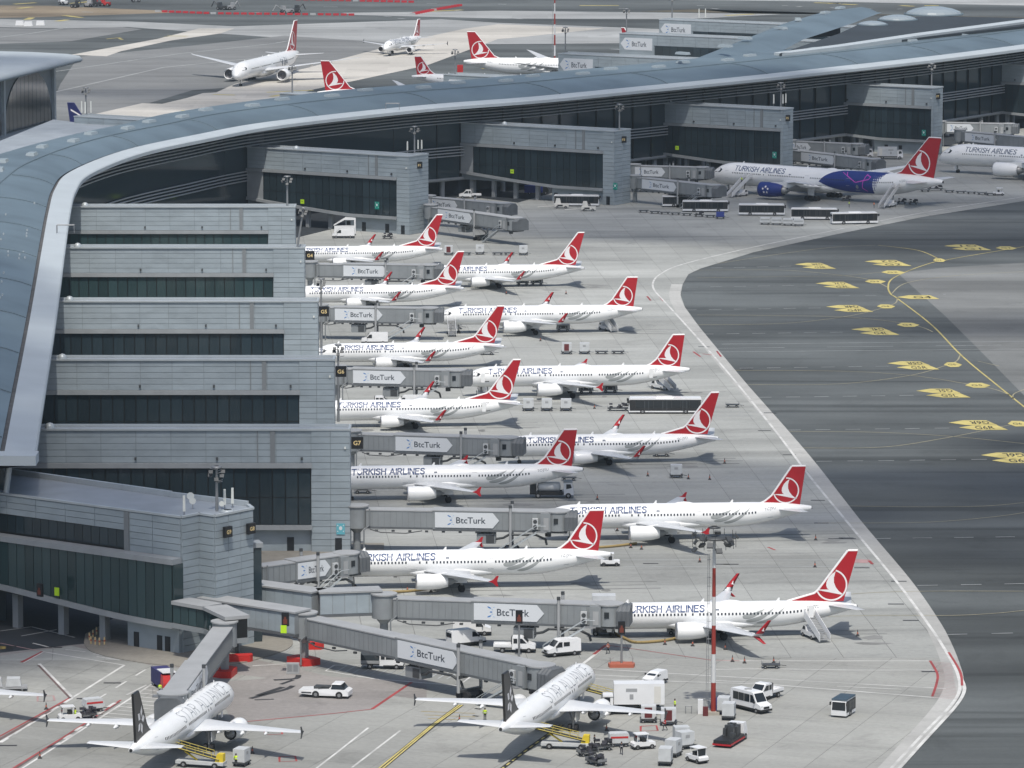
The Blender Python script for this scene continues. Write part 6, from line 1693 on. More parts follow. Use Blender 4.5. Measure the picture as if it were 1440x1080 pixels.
    if stairs:
        xs = Ln - 3.0; zs_ = zb(Ln) - gl; run = 6.2
        mb = MB(); mb.box(xs - .2, xs + 1.4, -3.1, -2.0, zs_ - .12, zs_ - .02); n = 12
        for k in range(n): x = xs - .3 - run * k / n; z = zs_ * (1 - (k + 1) / n); mb.box(x - run / n, x, -3.0, -2.1, z + .05, z + .13)
        st = mb.build('stairs', 'steel', t)
        mb = MB()
        for y in (-3.05, -2.05): mb.path([(xs + 1.3, y, zs_ + 1.0), (xs - .2, y, zs_ + 1.0), (xs - run, y, 1.1), (xs - run, y, .1)], .05, n=5); sloped_box(mb, xs - run, xs - .2, y - .04, y + .04, .0, zs_ - .25, .28)
        mb.build('handrail', 'coping', st)
    return t
def bridge_px(a, b, zA, zB, label, sgn=None, **k):
    A = W(*a, zA); B = W(*b, zB); d = B - A; d.z = 0; Ln = d.length
    if sgn:
        s0 = W(sgn[0], a[1], zA); s1 = W(sgn[1], a[1], zA); u0 = abs(s0.x - A.x) / max(abs(d.x), .1) * Ln; u1 = abs(s1.x - A.x) / max(abs(d.x), .1) * Ln
        k['sign'] = (u0, u1 - u0)
        if 'split' not in k: k['split'] = (u0 / Ln - .012,)
    return jet_bridge(A, B, label, zA, zB, **k)
bridge_px((436, 387), (604, 389.5), 4.3, 4.1, 'grey jet bridge with white billboard leaving the corner below the G4 sign', (484, 546), ac=.52, drive=.64, small=True)
bridge_px((450, 449), (603, 451.5), 4.3, 4.1, 'grey jet bridge with white billboard starting at the G5 sign', (472, 539), ac=.36, drive=.52, small=True)
bridge_px((474, 537), (641, 540.5), 4.3, 4.1, 'grey jet bridge with white billboard starting at the G6 sign', (498, 572), ac=.46, drive=.66)
bridge_px((494, 630), (713, 637.5), 4.3, 4.1, 'grey jet bridge with white billboard starting at the G7 sign', (559, 639), ac=.53, drive=.72)
bridge_px((502, 738), (784, 743), 4.3, 4.1, 'grey jet bridge running right from the round column at the foot of the G7 building', (613, 703), ac=.65, drive=.77)
bridge_px((540, 865), (857, 876), 4.3, 4.1, 'longest jet bridge, running right to the sunlit airliner behind the tall mast', (669, 767), ac=.63, drive=.785)
bridge_px((428, 892), (760, 964), 4.3, 3.7, 'jet bridge slanting down to the black tailed airliner in the lower middle', (574, 658), ac=.50, drive=.71, colbase='barrier_red')
bridge_px((316, 905), (243, 1004), 4.6, 3.9, 'short steep jet bridge over the black tailed airliner in the lower left', (292, 272), side=1, ac=None, hose=False, drive=.72, colbase='barrier_red', stairs=False)
bridge_px((350, 822), (487, 803), 4.2, 4.2, 'short jet bridge behind the walkway, serving the airliner at the foot of the G7 building', (408, 453), ac=None, drive=.62)
bridge_px((606, 305), (724, 322), 4.2, 4.0, 'front one of the two empty jet bridges at the F1 building', (623, 671), ac=.42, drive=.6, small=True)
bridge_px((603, 292), (708, 301), 4.6, 4.6, 'rear one of the two empty jet bridges at the F1 building', (606, 649), ac=None, stairs=False, drive=.55, small=True, hose=False)
bridge_px((893, 263), (1003, 275), 4.2, 4.0, 'front jet bridge at the F3 building, ending short of the blue patch jet', (908, 955), ac=.5, drive=.62, small=True)
bridge_px((892, 247), (987, 249.5), 4.6, 4.6, 'rear jet bridge at the F3 building, reaching the blue patch jet at its nose', (893, 937), ac=None, stairs=False, drive=.55, small=True, hose=False)
bridge_px((1113, 224), (1228, 237.5), 4.2, 4.0, 'front jet bridge at the F5 building above the jet with the blue patch', (1131, 1175), ac=.45, drive=.6, small=True)
bridge_px((1112, 212), (1205, 216), 4.6, 4.6, 'rear jet bridge at the F5 building, behind the one with the billboard in full view', (1114, 1142), ac=None, stairs=False, drive=.55, small=True, hose=False)
bridge_px((1350, 197), (1462, 208), 4.2, 4.0, 'front jet bridge at the F7 building above the cut off wide jet', (1361, 1401), ac=.42, drive=.5, small=True)
bridge_px((1322, 185), (1418, 187), 4.6, 4.6, 'rear jet bridge at the F7 building, nearest the lime board', (1331, 1369), ac=None, stairs=False, drive=.6, small=True, hose=False)

def walkway(pts, zb_, h, w, label, rib=1.1, zc=None):
    """fixed enclosed walkway along world points"""
    t = thing('walkway', label, 'walkway', (pts[0].x, pts[0].y, 0))
    o = t.location.copy()
    for a, b in zip(pts, pts[1:]):
        d = b - a; d.z = 0; Ln = d.length; rz = atan2(d.y, d.x); p = a - o; p.z = 0
        mb = MB(); mb.box(-.0, Ln, -w, w, zb_, zb_ + h); s = mb.build('walkway_section', 'bridge_grey', t, p, rz)
        mb = MB(); mb.box(-.15, Ln + .15, -w - .25, w + .25, zb_ + h + .003, zb_ + h + .25); mb.build('walkway_roof', 'bridge_roof', s)
        mb = MB(); mb.box(-.05, Ln + .05, -w - .12, w + .12, zb_ - .35, zb_ - .003); mb.build('floor_beam', 'bridge_dark', s)
        n = max(2, int(Ln / rib)); me = None
        for i in range(n):
            if me is None: m2 = MB(); m2.box(.03, Ln / n - .04, -.05, 0, .08, h - .1); me = m2.mesh('wall_panel', 'cladding')
            link('wall_panel', me, s, (Ln * i / n, -w, zb_))
    return t
walkway([W(345, 848, 4.6), W(448, 862, 4.6), W(534, 859, 4.6)], 4.6, 3.1, 1.6, 'upper fixed walkway from the near tower to the tall round column', 1.5)
walkway([W(290, 868, 4.8) , W(425, 889, 4.8)], 4.7, 3.0, 1.6, 'lower fixed walkway from the near tower to the round head of the slanting bridge', 1.2)
# glazed link at the tower foot
t = thing('glazed_link', 'small glazed corridor with cranked roof between the near gallery and the steep jet bridge', 'walkway', W(243, 880, 5.0) * 1.0)
t.location.z = 0; o = t.location.copy()
P1, P2, P3 = W(243, 880, 4.9) - o, W(287, 888, 4.9) - o, W(318, 903, 4.9) - o
for a, b in ((P1, P2), (P2, P3)):
    d = b - a; d.z = 0; Ln = d.length; rz = atan2(d.y, d.x); a = Vector((a.x, a.y, 0))
    mb = MB(); mb.box(0, Ln, .1, 3.2, 5.3, 8.0); s = mb.build('corridor', 'mullion', t, a, rz)
    mb = MB(); mb.box(-.1, Ln + .1, -.2, 3.5, 8.0, 8.5); mb.build('roof', 'bridge_roof', s)
    mb = MB(); mb.box(-.1, Ln + .1, -.1, 3.3, 4.6, 5.3); mb.build('floor_beam', 'bridge_grey', s)
    n = max(1, int(Ln / 1.3))
    for i in range(n): mb = MB(); mb.box(Ln * i / n + .06, Ln * (i + 1) / n - .06, .02, .09, 5.4, 7.9); mb.build('pane', 'glass_green', s)
mb = MB(); mb.cyl((P3.x - .5, P3.y + 2.5, 0), (P3.x - .5, P3.y + 2.5, 4.6), .5, n=10); mb.build('support_column', 'bridge_grey', t)
# red protection blocks
def red_block(px, py, label, w=3.6, ang=0):
    c = W(px, py); mb = MB(); mb.prism([(-w / 2, -.7), (w / 2 - .5, -.7), (w / 2, -.1), (w / 2, .8), (-w / 2 + .4, .9), (-w / 2, .4)], 0.02, 1.05)
    tag(mb.build('protection_block', 'barrier_red', None, (c.x, c.y, 0), ang), label, 'barrier', 'red protection blocks')
red_block(334, 931, 'long red protection block beside the dark post at the near tower foot', 4.4, .25)
red_block(441, 913, 'red protection block right of the bridge column, behind its round foot', 3.0, .05)
red_block(304, 930, 'small red protection block half hidden behind the column of the steep bridge', 2.6, .2)
c = W(333, 920); mb = MB(); mb.box(-.25, .25, -.25, .25, 0, 4.6); tag(mb.build('bridge_post', 'steel_dark', None, (c.x, c.y, 0)), 'dark square post holding up the lower walkway near the tower', 'post')
for px, py, lb in ((412, 948, 'small grey cabinet with two dark doors beside the red block under the round bridge head'), (328, 918, 'small grey cabinet next to the dark post by the near tower')):
    c = W(px, py); t = thing('electric_cabinet', lb, 'cabinet', c); mb = MB(); mb.box(-.9, .9, -.4, .4, .1, 1.6); mb.build('case', 'bridge_roof', t)
    for q in (-.45, .4): mb = MB(); mb.box(q - .32, q + .32, -.44, -.4, .5, 1.45); mb.build('cabinet_door', 'steel', t)
# yellow ground hoses
def hose(pts, label, r=.22, m='hose_yellow'):
    P = smooth_pts([W(x, y, r + .06) for x, y in pts], 4); mb = MB(); mb.path([tuple(p) for p in P], r, n=6); tag(mb.build('ground_hose', m), label, 'hose', 'air hoses lying on the apron')
hose([(860, 888), (880, 898), (895, 903), (930, 901), (958, 896)], 'yellow air hose lying from the longest bridge to the sunlit airliner')
hose([(800, 758), (815, 768), (850, 769), (895, 764)], 'yellow air hose lying below the long airliner crossed by the mast head')
hose([(505, 828), (540, 832), (575, 831), (600, 828)], 'yellow air hose in front of the engine of the airliner by the G7 foot')
# ================================================================ VEHICLES, CARTS, PEOPLE
_wm = {}
def wheel(parent, x, y, r, w=.25):
    k = (r, w)
    if k not in _wm:
        mb = MB(); mb.cyl((0, -w / 2, 0), (0, w / 2, 0), r, n=12); mb.cyl((0, -w / 2 - .01, 0), (0, w / 2 + .01, 0), r * .5, n=8, mi=1); _wm[k] = mb.mesh('wheel', ['black_rubber', 'gear_metal'])
    return link('wheel', _wm[k], parent, (x, y, r))
def wheels(parent, xs, y, r, w=.25):
    for x in xs:
        for s in (-1, 1): wheel(parent, x, s * y, r, w)
def pane_side(parent, pts, y, m='vehicle_glass', name='side_window'):
    for s in (-1, 1):
        mb = MB(); mb.side(pts, s * y, s * (y + .015)); mb.build(name, m, parent)
def hull(prof, w, top_in=.12, zsplit=1.1):
    """body from a side outline, upper part drawn in"""
    mb = MB(); n = len(prof)
    a = sum(prof[i][0] * prof[(i + 1) % n][1] - prof[(i + 1) % n][0] * prof[i][1] for i in range(n))
    if a < 0: prof = prof[::-1]
    zmax = max(p[1] for p in prof)
    def hy(z): return w if z < zsplit else w - top_in * (z - zsplit) / (zmax - zsplit)
    vs = [(x, -hy(z), z) for x, z in prof] + [(x, hy(z), z) for x, z in prof]
    mb.add(vs, [tuple(range(n)), tuple(range(n, 2 * n))[::-1]] + [((i + 1) % n, i, n + i, n + (i + 1) % n) for i in range(n)]); return mb, hy
def make_van(kind='panel', paint='paint_white', L=5.6, Wd=1.0, Hh=2.45):
    t = thing('van' if kind in ('panel', 'kombi', 'small') else 'minibus', 'van', 'van')
    h = L / 2
    prof = [(-h, .45), (-h, Hh - .12), (-h + .15, Hh), (h - 2.1, Hh), (h - 1.75, Hh - .12), (h - .95, 1.42), (h - .12, 1.12), (h, .85), (h, .45)]
    mb, hy = hull(prof, Wd); mb.build('body', paint, t)
    mb = MB(); mb.box(-h - .02, h + .03, -Wd - .02, Wd + .02, .34, .62); mb.build('bumper_trim', 'trim_black', t)
    mb = MB(); y = hy(1.9) - .1; mb.add([(h - .99, -y, 1.49), (h - .99, y, 1.49), (h - 1.68, y - .06, Hh - .2), (h - 1.68, -y + .06, Hh - .2)], [(0, 1, 2, 3)]); mb.v = [(a + .03, b, c + .02) for a, b, c in mb.v]; mb.build('windscreen', 'vehicle_glass', t)
    pane_side(t, [(h - 1.2, 1.45), (h - 1.75, Hh - .35), (h - 2.25, Hh - .35), (h - 2.25, 1.35), (h - 1.25, 1.35)], hy(1.5) + .0)
    if kind in ('kombi',): pane_side(t, [(h - 3.4, 1.45), (h - 3.4, Hh - .4), (h - 2.45, Hh - .4), (h - 2.45, 1.45)], hy(1.5))
    if kind == 'minibus':
        for k in range(3): x1 = h - 2.4 - k * 1.15; pane_side(t, [(x1 - 1.08, 1.35), (x1 - 1.08, Hh - .35), (x1, Hh - .35), (x1, 1.35)], hy(1.4))
        mb = MB(); mb.lathe([(0, .55), (.14, .5), (.2, .1)], (-.6, 0, Hh - .03), n=12); mb.build('roof_fan', 'paint_grey', t)
    mb = MB(); mb.box(-h - .02, -h, -Wd * .75, Wd * .75, 1.45, Hh - .35); mb.build('rear_window', 'vehicle_glass', t)
    mb = MB(); mb.box(h - .04, h + .02, -.5, .5, .68, .98); mb.build('grille', 'trim_black', t)
    for s in (-1, 1):
        mb = MB(); mb.box(h - .3, h - .02, s * Wd * .78 - .16, s * Wd * .78 + .16, .86, 1.1); mb.build('headlight', 'headlight_glass', t)
        mb = MB(); mb.box(h - 1.35, h - 1.2, s * (Wd + .16) - .1, s * (Wd + .16) + .1, 1.35, 1.65); mb.build('mirror', 'trim_black', t)
    wheels(t, (h - 1.0, -h + 1.05), Wd - .1, .36)
    return t
def make_crew(bed='flat', paint='paint_white'):
    t = thing('crew_cab_truck', 'truck', 'truck'); h = 3.0
    prof = [(-.35, .5), (-.35, 2.2), (-.15, 2.3), (1.0, 2.3), (1.2, 2.2), (1.95, 1.45), (2.85, 1.15), (h, .9), (h, .5)]
    mb, hy = hull(prof, 1.0); mb.build('cab', paint, t)
    mb = MB(); mb.box(-h, -.36, -.95, .95, .62, .78); mb.build('chassis', 'trim_black', t)
    mb = MB(); mb.box(-h - .02, h + .03, -1.0, 1.0, .34, .6) if False else mb.box(.2, h + .03, -1.02, 1.02, .36, .6); mb.build('bumper_trim', 'trim_black', t)
    mb = MB(); y = .86; mb.add([(1.93, -y, 1.52), (1.93, y, 1.52), (1.27, y - .08, 2.17), (1.27, -y + .08, 2.17)], [(0, 1, 2, 3)]); mb.v = [(a + .03, b, c + .02) for a, b, c in mb.v]; mb.build('windscreen', 'vehicle_glass', t)
    pane_side(t, [(.55, 1.4), (.55, 2.08), (1.1, 2.08), (1.75, 1.4)], hy(1.45)); pane_side(t, [(-.15, 1.4), (-.15, 2.08), (.4, 2.08), (.4, 1.4)], hy(1.45))
    if bed == 'flat':
        mb = MB(); mb.box(-h, -.4, -1.0, 1.0, .8, .9)
        for s in (-1, 1): mb.box(-h, -.4, s * 1.0 - .03, s * 1.0 + .03, .9, 1.25)
        mb.box(-h - .03, -h + .03, -1, 1, .9, 1.25); mb.build('load_bed', 'paint_white', t)
        mb = MB(); mb.box(-.48, -.38, -1.0, 1.0, .9, 2.25); mb.build('rack', 'trim_black', t)
    else:
        mb = MB(); mb.box(-h, -.4, -1.02, 1.02, .8, 1.25); mb.build('load_bed', 'paint_grey', t)
        mb = MB(); R = [[(x, -1.03, 1.26), (x, -1.03, 2.0), (x, -.7, 2.3), (x, .7, 2.3), (x, 1.03, 2.0), (x, 1.03, 1.26)] for x in (-h, -.42)]; mb.rings(R, 0, False, True); mb.build('tarpaulin', 'tarp_dark', t)
    for s in (-1, 1): mb = MB(); mb.box(2.7, 2.98, s * .78 - .15, s * .78 + .15, .9, 1.12); mb.build('headlight', 'headlight_glass', t)
    wheels(t, (2.05, -1.75), .9, .37)
    return t
def make_bus(L=12.0, style='city'):
    t = thing('apron_bus', 'bus', 'bus'); h = L / 2; w = 1.3 if style == 'city' else 1.5; H_ = 3.0
    prof = [(-h, .35), (-h, H_ - .1), (-h + .2, H_), (h - .3, H_), (h - .05, H_ - .35), (h + .05, 1.2), (h, .35)]
    mb, hy = hull(prof, w, .05, 1.0); mb.build('body', 'paint_white', t)
    for s in (-1, 1):
        mb = MB(); mb.box(-h + .08, h - .12, s * (w + .0) - .015, s * (w + .0) + .015, .85 if style == 'city' else .62, H_ - .28); mb.build('window_band', 'trim_black', t)
        n = 7
        for k in range(n):
            x0 = -h + .6 + (L - 1.8) * k / n; x1 = x0 + (L - 1.8) / n - .16
            mb = MB(); mb.box(x0, x1, s * (w + .02) - .01, s * (w + .02) + .01, 1.15, H_ - .42); mb.build('side_window', 'vehicle_glass', t)
        for xd in ((-h * .45, h * .12) if style == 'city' else (-h * .6, -h * .05, h * .45)):
            mb = MB()
            for q in (0, .75): mb.box(xd + q, xd + q + .05, s * (w + .035) - .01, s * (w + .035) + .01, .5, H_ - .5)
            mb.build('door', 'bridge_dark', t)
    mb = MB(); mb.add([(h + .02, -w + .15, 1.25), (h + .02, w - .15, 1.25), (h - .06, w - .2, H_ - .4), (h - .06, -w + .2, H_ - .4)], [(0, 1, 2, 3)]); mb.v = [(a + .06, b, c) for a, b, c in mb.v]; mb.build('windscreen', 'vehicle_glass', t)
    mb = MB(); mb.box(-h - .03, -h, -w + .25, w - .25, 1.5, H_ - .45); mb.build('rear_window', 'vehicle_glass', t)
    mb = MB(); mb.box(-1.6, 1.8, -.8, .8, H_ - .02, H_ + .18, tx=.2, ty=.1); mb.build('roof_unit', 'paint_white', t)
    for s in (-1, 1): mb = MB(); mb.box(h - .1, h + .35, s * (w + .12) - .08, s * (w + .12) + .08, 2.1, 2.6); mb.build('mirror', 'trim_black', t)
    wheels(t, (h - 2.6, -h + 3.0), w - .12, .47, .3)
    return t
def make_box_truck(L=7.5, boxh=2.6, raised=0.0, txt=True, cabp='paint_white', boxp='container_white'):
    t = thing('box_truck', 'truck', 'truck'); h = L / 2
    mb, hy = hull([(h - 1.7, .6), (h - 1.7, 2.7), (h - .35, 2.7), (h - .05, 1.6), (h, .6)], 1.15, .08); mb.build('cab', cabp, t)
    mb = MB(); mb.add([(h - .04, -.95, 1.65), (h - .04, .95, 1.65), (h - .33, .9, 2.55), (h - .33, -.9, 2.55)], [(0, 1, 2, 3)]); mb.v = [(a + .04, b, c) for a, b, c in mb.v]; mb.build('windscreen', 'vehicle_glass', t)
    pane_side(t, [(h - 1.3, 1.6), (h - 1.3, 2.45), (h - .55, 2.45), (h - .3, 1.6)], 1.1)
    mb = MB(); mb.box(-h, h - 1.7, -.9, .9, .65, .9); mb.build('chassis', 'trim_black', t)
    z0 = .95 + raised; mb = MB(); mb.box(-h, h - 1.8, -1.25, 1.25, z0, z0 + boxh); b = mb.build('cargo_box', boxp, t)
    for s in (-1, 1): mb = MB(); mb.box(-h + .5, -h + 1.4, s * 1.26 - .012, s * 1.26 + .012, z0 + .15, z0 + boxh - .35); mb.build('side_door', 'paint_cream', b)
    if txt:
        mb = MB()
        for s in (-1, 1): mb.box(-.6, .9, s * 1.26 - .015, s * 1.26 + .015, z0 + boxh * .62, z0 + boxh * .78); mb.box(-.1, .4, s * 1.26 - .015, s * 1.26 + .015, z0 + boxh * .25, z0 + boxh * .5)
        mb.build('side_print', 'paint_grey', b)
    if raised > .5:
        mb = MB()
        for s in (-1, 1): mb.path([(-h + .6, s * .9, .9), (h - 2.4, s * .9, z0)], .1); mb.path([(-h + .6, s * .9, z0), (h - 2.4, s * .9, .9)], .1)
        mb.build('scissor_lift', 'steel_dark', t)
    mb = MB(); mb.box(h - 1.8, h - .2, -1.1, 1.1, z0 + boxh - 1.9 if raised > .5 else 2.72, z0 + boxh - 1.8 if raised > .5 else 2.8); mb.build('front_platform', 'steel', t)
    wheels(t, (h - .95, -h + 1.4), 1.0, .48, .3)
    return t
def make_tug(kind='baggage'):
    if kind == 'baggage':
        t = thing('baggage_tug', 'tug', 'tug')
        mb, hy = hull([(-1.5, .35), (-1.5, .9), (-.2, .95), (1.3, .95), (1.5, .8), (1.5, .35)], .75, 0); mb.build('body', 'paint_white', t)
        mb = MB()
        for x, y in ((-.35, -.65), (-.35, .65), (1.05, -.65), (1.05, .65)): mb.path([(x, y, .9), (x - .1, y, 1.95)], .05, n=5)
        mb.box(-.6, 1.15, -.75, .75, 1.95, 2.05); mb.build('cab_frame', 'paint_white', t)
        mb = MB(); mb.box(1.0, 1.04, -.62, .62, 1.0, 1.9); mb.build('windscreen', 'vehicle_glass', t)
        mb = MB(); mb.box(-.3, .25, -.5, .5, .95, 1.45); mb.build('seat', 'trim_black', t)
        mb = MB(); mb.box(-1.52, 1.54, -.78, .78, .25, .42); mb.build('bumper_trim', 'trim_black', t)
        wheels(t, (1.0, -1.0), .66, .33, .22)
    elif kind == 'pushback':
        t = thing('pushback_tug', 'tug', 'tug')
        mb, hy = hull([(-3.6, .55), (-3.6, 1.0), (-1.6, 1.15), (.4, 1.25), (.6, 1.25), (3.0, 1.25), (3.4, 1.0), (3.4, .4), (-.8, .35)], 1.3, .1); mb.build('body', 'paint_white', t)
        mb, hy = hull([(.9, 1.25), (1.1, 1.95), (2.3, 1.95), (2.8, 1.25)], 1.15, .15, 1.3); mb.build('cab_glass', 'vehicle_glass', t)
        mb = MB(); mb.box(1.0, 2.35, -1.1, 1.1, 1.93, 2.04, tx=.08, ty=.08); mb.build('cab_roof', 'paint_white', t)
        mb = MB(); mb.box(-1.6, .5, -.7, .7, 1.15, 1.5); mb.path([(-.9, -.9, 1.2), (-.3, -.9, 1.65), (.6, -.9, 1.6)], .1); mb.build('engine_deck', 'steel_dark', t)
        mb = MB(); mb.box(-3.2, -1.8, -1.32, 1.32, .62, .8); mb.build('tow_cradle', 'steel_dark', t)
        wheels(t, (2.1, -1.2), 1.15, .5, .35)
    return t
def make_dolly(L=2.6, load=None):
    t = thing('baggage_dolly', 'dolly', 'dolly'); h = L / 2
    mb = MB(); mb.box(-h, h, -.75, .75, .45, .58); mb.build('deck', 'steel_dark', t)
    mb = MB(); mb.path([(h, 0, .45), (h + .9, 0, .35)], .05, n=5); mb.build('tow_bar', 'steel_dark', t)
    for x in (-h + .05, h - .05): mb = MB(); mb.box(x - .03, x + .03, -.75, .75, .58, .95); mb.build('end_rail', 'steel', t)
    wheels(t, (h - .5, -h + .5), .6, .22, .14)
    if load == 'bags':
        mb = MB(); R_ = random.Random(5)
        for k in range(9): x = R_.uniform(-h + .3, h - .5); y = R_.uniform(-.6, .2); z = .6 + .3 * (k % 3); mb.box(x, x + .6, y, y + .4, z, z + .3)
        mb.build('luggage', 'luggage', t, kind='stuff')
    if load == 'blue': mb = MB(); mb.box(-h + .2, h - .3, -.65, .65, .6, 1.8); mb.build('bin', 'paint_blue', t)
    return t
def make_container(m='container_white', dark=None):
    t = thing('cargo_container', 'container', 'container')
    mb = MB(); mb.side([(-1.0, .62), (.72, .62), (1.0, 1.1), (1.0, 2.3), (-1.0, 2.3)], -.8, .8); b = mb.build('shell', m, t)
    mb = MB(); mb.box(-.55, .45, -.83, -.8, .75, 2.15) if dark else mb.box(-.35, .25, -.83, -.8, 1.55, 1.95); mb.build('front_panel', dark or 'paint_grey', b)
    mb = MB(); mb.box(-1.15, 1.15, -.85, .85, .42, .58); mb.build('dolly_deck', 'steel_dark', t)
    mb = MB(); mb.path([(1.1, 0, .45), (1.9, 0, .35)], .05, n=5); mb.build('tow_bar', 'steel_dark', t)
    wheels(t, (.75, -.75), .7, .22, .14)
    return t
def make_cart(stripe='paint_red', body='container_white'):
    t = thing('covered_cart', 'cart', 'cart')
    mb = MB(); mb.side([(-1.4, .9), (-1.15, .55), (1.15, .55), (1.4, .9), (1.25, 1.75), (1.05, 1.85), (-1.05, 1.85), (-1.25, 1.75)], -.75, .75); b = mb.build('shell', body, t)
    mb = MB()
    for s in (-1, 1): mb.box(-1.15, 1.15, s * .76 - .012, s * .76 + .012, 1.2, 1.45)
    mb.build('stripe', stripe, b)
    mb = MB(); mb.box(-1.2, 1.2, -.7, .7, .4, .53); mb.path([(1.2, 0, .45), (2.0, 0, .35)], .05, n=5); mb.build('chassis', 'steel_dark', t)
    wheels(t, (.85, -.85), .62, .22, .14)
    return t
def make_belt_loader():
    t = thing('belt_loader', 'belt loader', 'belt loader')
    mb = MB(); mb.box(-3.2, 3.2, -.85, .85, .45, .85); mb.build('chassis', 'container_white', t)
    mb, hy = hull([(-3.1, .85), (-3.1, 1.9), (-2.3, 1.9), (-2.0, .85)], .5, 0); mb.build('driver_stand', 'paint_yellow', t)
    mb = MB(); sloped_box(mb, -2.6, 5.2, -.5, .5, 1.0, 2.75, .22); c = mb.build('conveyor', 'trim_black', t)
    mb = MB()
    for y in (-.62, .62):
        mb.path([(-2.6, y, 1.2), (5.2, y, 2.95)], .07, n=5); mb.path([(-1.6, y, 2.1), (5.0, y, 3.6)], .05, n=5)
        for k in range(7): x = -1.6 + 6.6 * k / 6; zz = 1.2 + (x + 2.6) / 7.8 * 1.75; mb.path([(x, y, zz), (x, y, zz + .68)], .04, n=4)
    mb.build('guard_rail', 'rail_yellow', c)
    mb = MB(); mb.path([(.5, 0, .85), (2.2, 0, 1.95)], .12); mb.build('lift_ram', 'paint_yellow', t)
    wheels(t, (2.1, -2.1), .85, .4, .28)
    return t
def make_stairs(h=3.3, run=5.6, truck=True):
    t = thing('passenger_stairs', 'stairs', 'stairs')
    n = 16; mb = MB()
    for k in range(n): x = -run * .5 + run * k / n; z = .35 + (h - .35) * (k + 1) / n; mb.box(x, x + run / n + .02, -.75, .75, z - .1, z)
    mb.box(run * .5, run * .5 + 1.5, -.9, .9, h - .1, h); s = mb.build('steps', 'paint_grey', t)
    for y in (-.82, .82):
        mb = MB(); mb.side([(-run * .5 - .1, .25), (run * .5, h - .35), (run * .5 + 1.5, h - .35), (run * .5 + 1.5, h + 1.05), (run * .5, h + 1.05), (-run * .5 - .1, 1.35)], y - .03, y + .03); mb.build('side_panel', 'paint_white', s)
    if truck:
        mb, hy = hull([(-.5, .45), (-.5, 1.0), (1.6, 1.05), (2.0, 1.75), (2.9, 1.75), (3.3, 1.1), (3.6, .95), (3.6, .45)], .8, .05); mb.build('chassis_cab', 'paint_white', t)
        pane_side(t, [(2.15, 1.15), (2.2, 1.65), (2.8, 1.65), (3.1, 1.15)], .8)
        wheels(t, (2.9, 0), .72, .33, .22)
    else:
        wheels(t, (-run * .3, run * .4), .8, .3, .2)
    mb = MB(); mb.path([(run * .3, 0, .6), (run * .45, 0, h - .1)], .14); mb.build('lift_ram', 'steel_dark', t)
    return t
def make_tanker():
    t = make_box_truck(7.5, 1.2, 0, False, 'paint_white'); t.name = 'tanker_truck'
    index_children()
    for c in list(ALLC.get(t.name, [])) or [c for c in bpy.data.objects if c.parent == t]:
        if c.name.startswith('cargo_box'): 
            for d in [d for d in bpy.data.objects if d.parent == c]: bpy.data.objects.remove(d)
            bpy.data.objects.remove(c)
    mb = MB(); mb.lathe([(0, .2), (.15, .75), (.4, .85), (3.6, .85), (3.85, .75), (4, .2)], (-2.5, 0, 1.85), 'x', 14, cap=True); mb.build('tank', 'container_white', t)
    mb = MB(); mb.box(-3.75, -2.6, -1.15, 1.15, .9, 2.4); mb.build('pump_locker', 'trim_black', t)
    for s in (-1, 1): mb = MB(); mb.box(-2.5, 1.8, s * 1.05 - .06, s * 1.05 + .06, .55, 1.15); mb.build('side_skirt', 'trim_black', t)
    return t
def make_loader():
    t = thing('platform_loader', 'loader', 'loader')
    mb = MB(); mb.box(-3.0, 2.4, -1.2, 1.2, .5, .95); mb.build('platform', 'trim_black', t)
    mb = MB(); mb.box(-3.1, 2.45, -1.28, -1.2, .35, .55); mb.box(-3.1, 2.45, 1.2, 1.28, .35, .55); mb.box(-3.15, -3.0, -1.28, 1.28, .3, .5); mb.build('side_beam', 'fin_red', t)
    mb, hy = hull([(2.5, .5), (2.5, 2.3), (3.6, 2.3), (3.9, 1.4), (3.9, .5)], 1.1, .08); mb.build('cab', 'paint_white', t)
    mb = MB(); mb.box(3.72, 3.8, -.85, .85, 1.45, 2.15); mb.build('windscreen', 'vehicle_glass', t)
    mb = MB(); R_ = random.Random(2)
    for k in range(22): x = R_.uniform(-1.6, 1.7); y = R_.uniform(-1.0, .6); mb.box(x, x + R_.uniform(.3, .8), y, y + .4, .95, 1.3 + R_.uniform(.1, 1.2))
    mb.path([(-.8, -.8, 1), (0, -.6, 2.2), (1.2, .4, 2.1)], .09); mb.path([(-.4, .7, 1), (.3, .6, 2.1), (1.6, -.4, 1.9)], .09); mb.build('machinery', 'steel_dark', t, kind='stuff')
    wheels(t, (3.1, -2.0), 1.05, .42, .28)
    return t
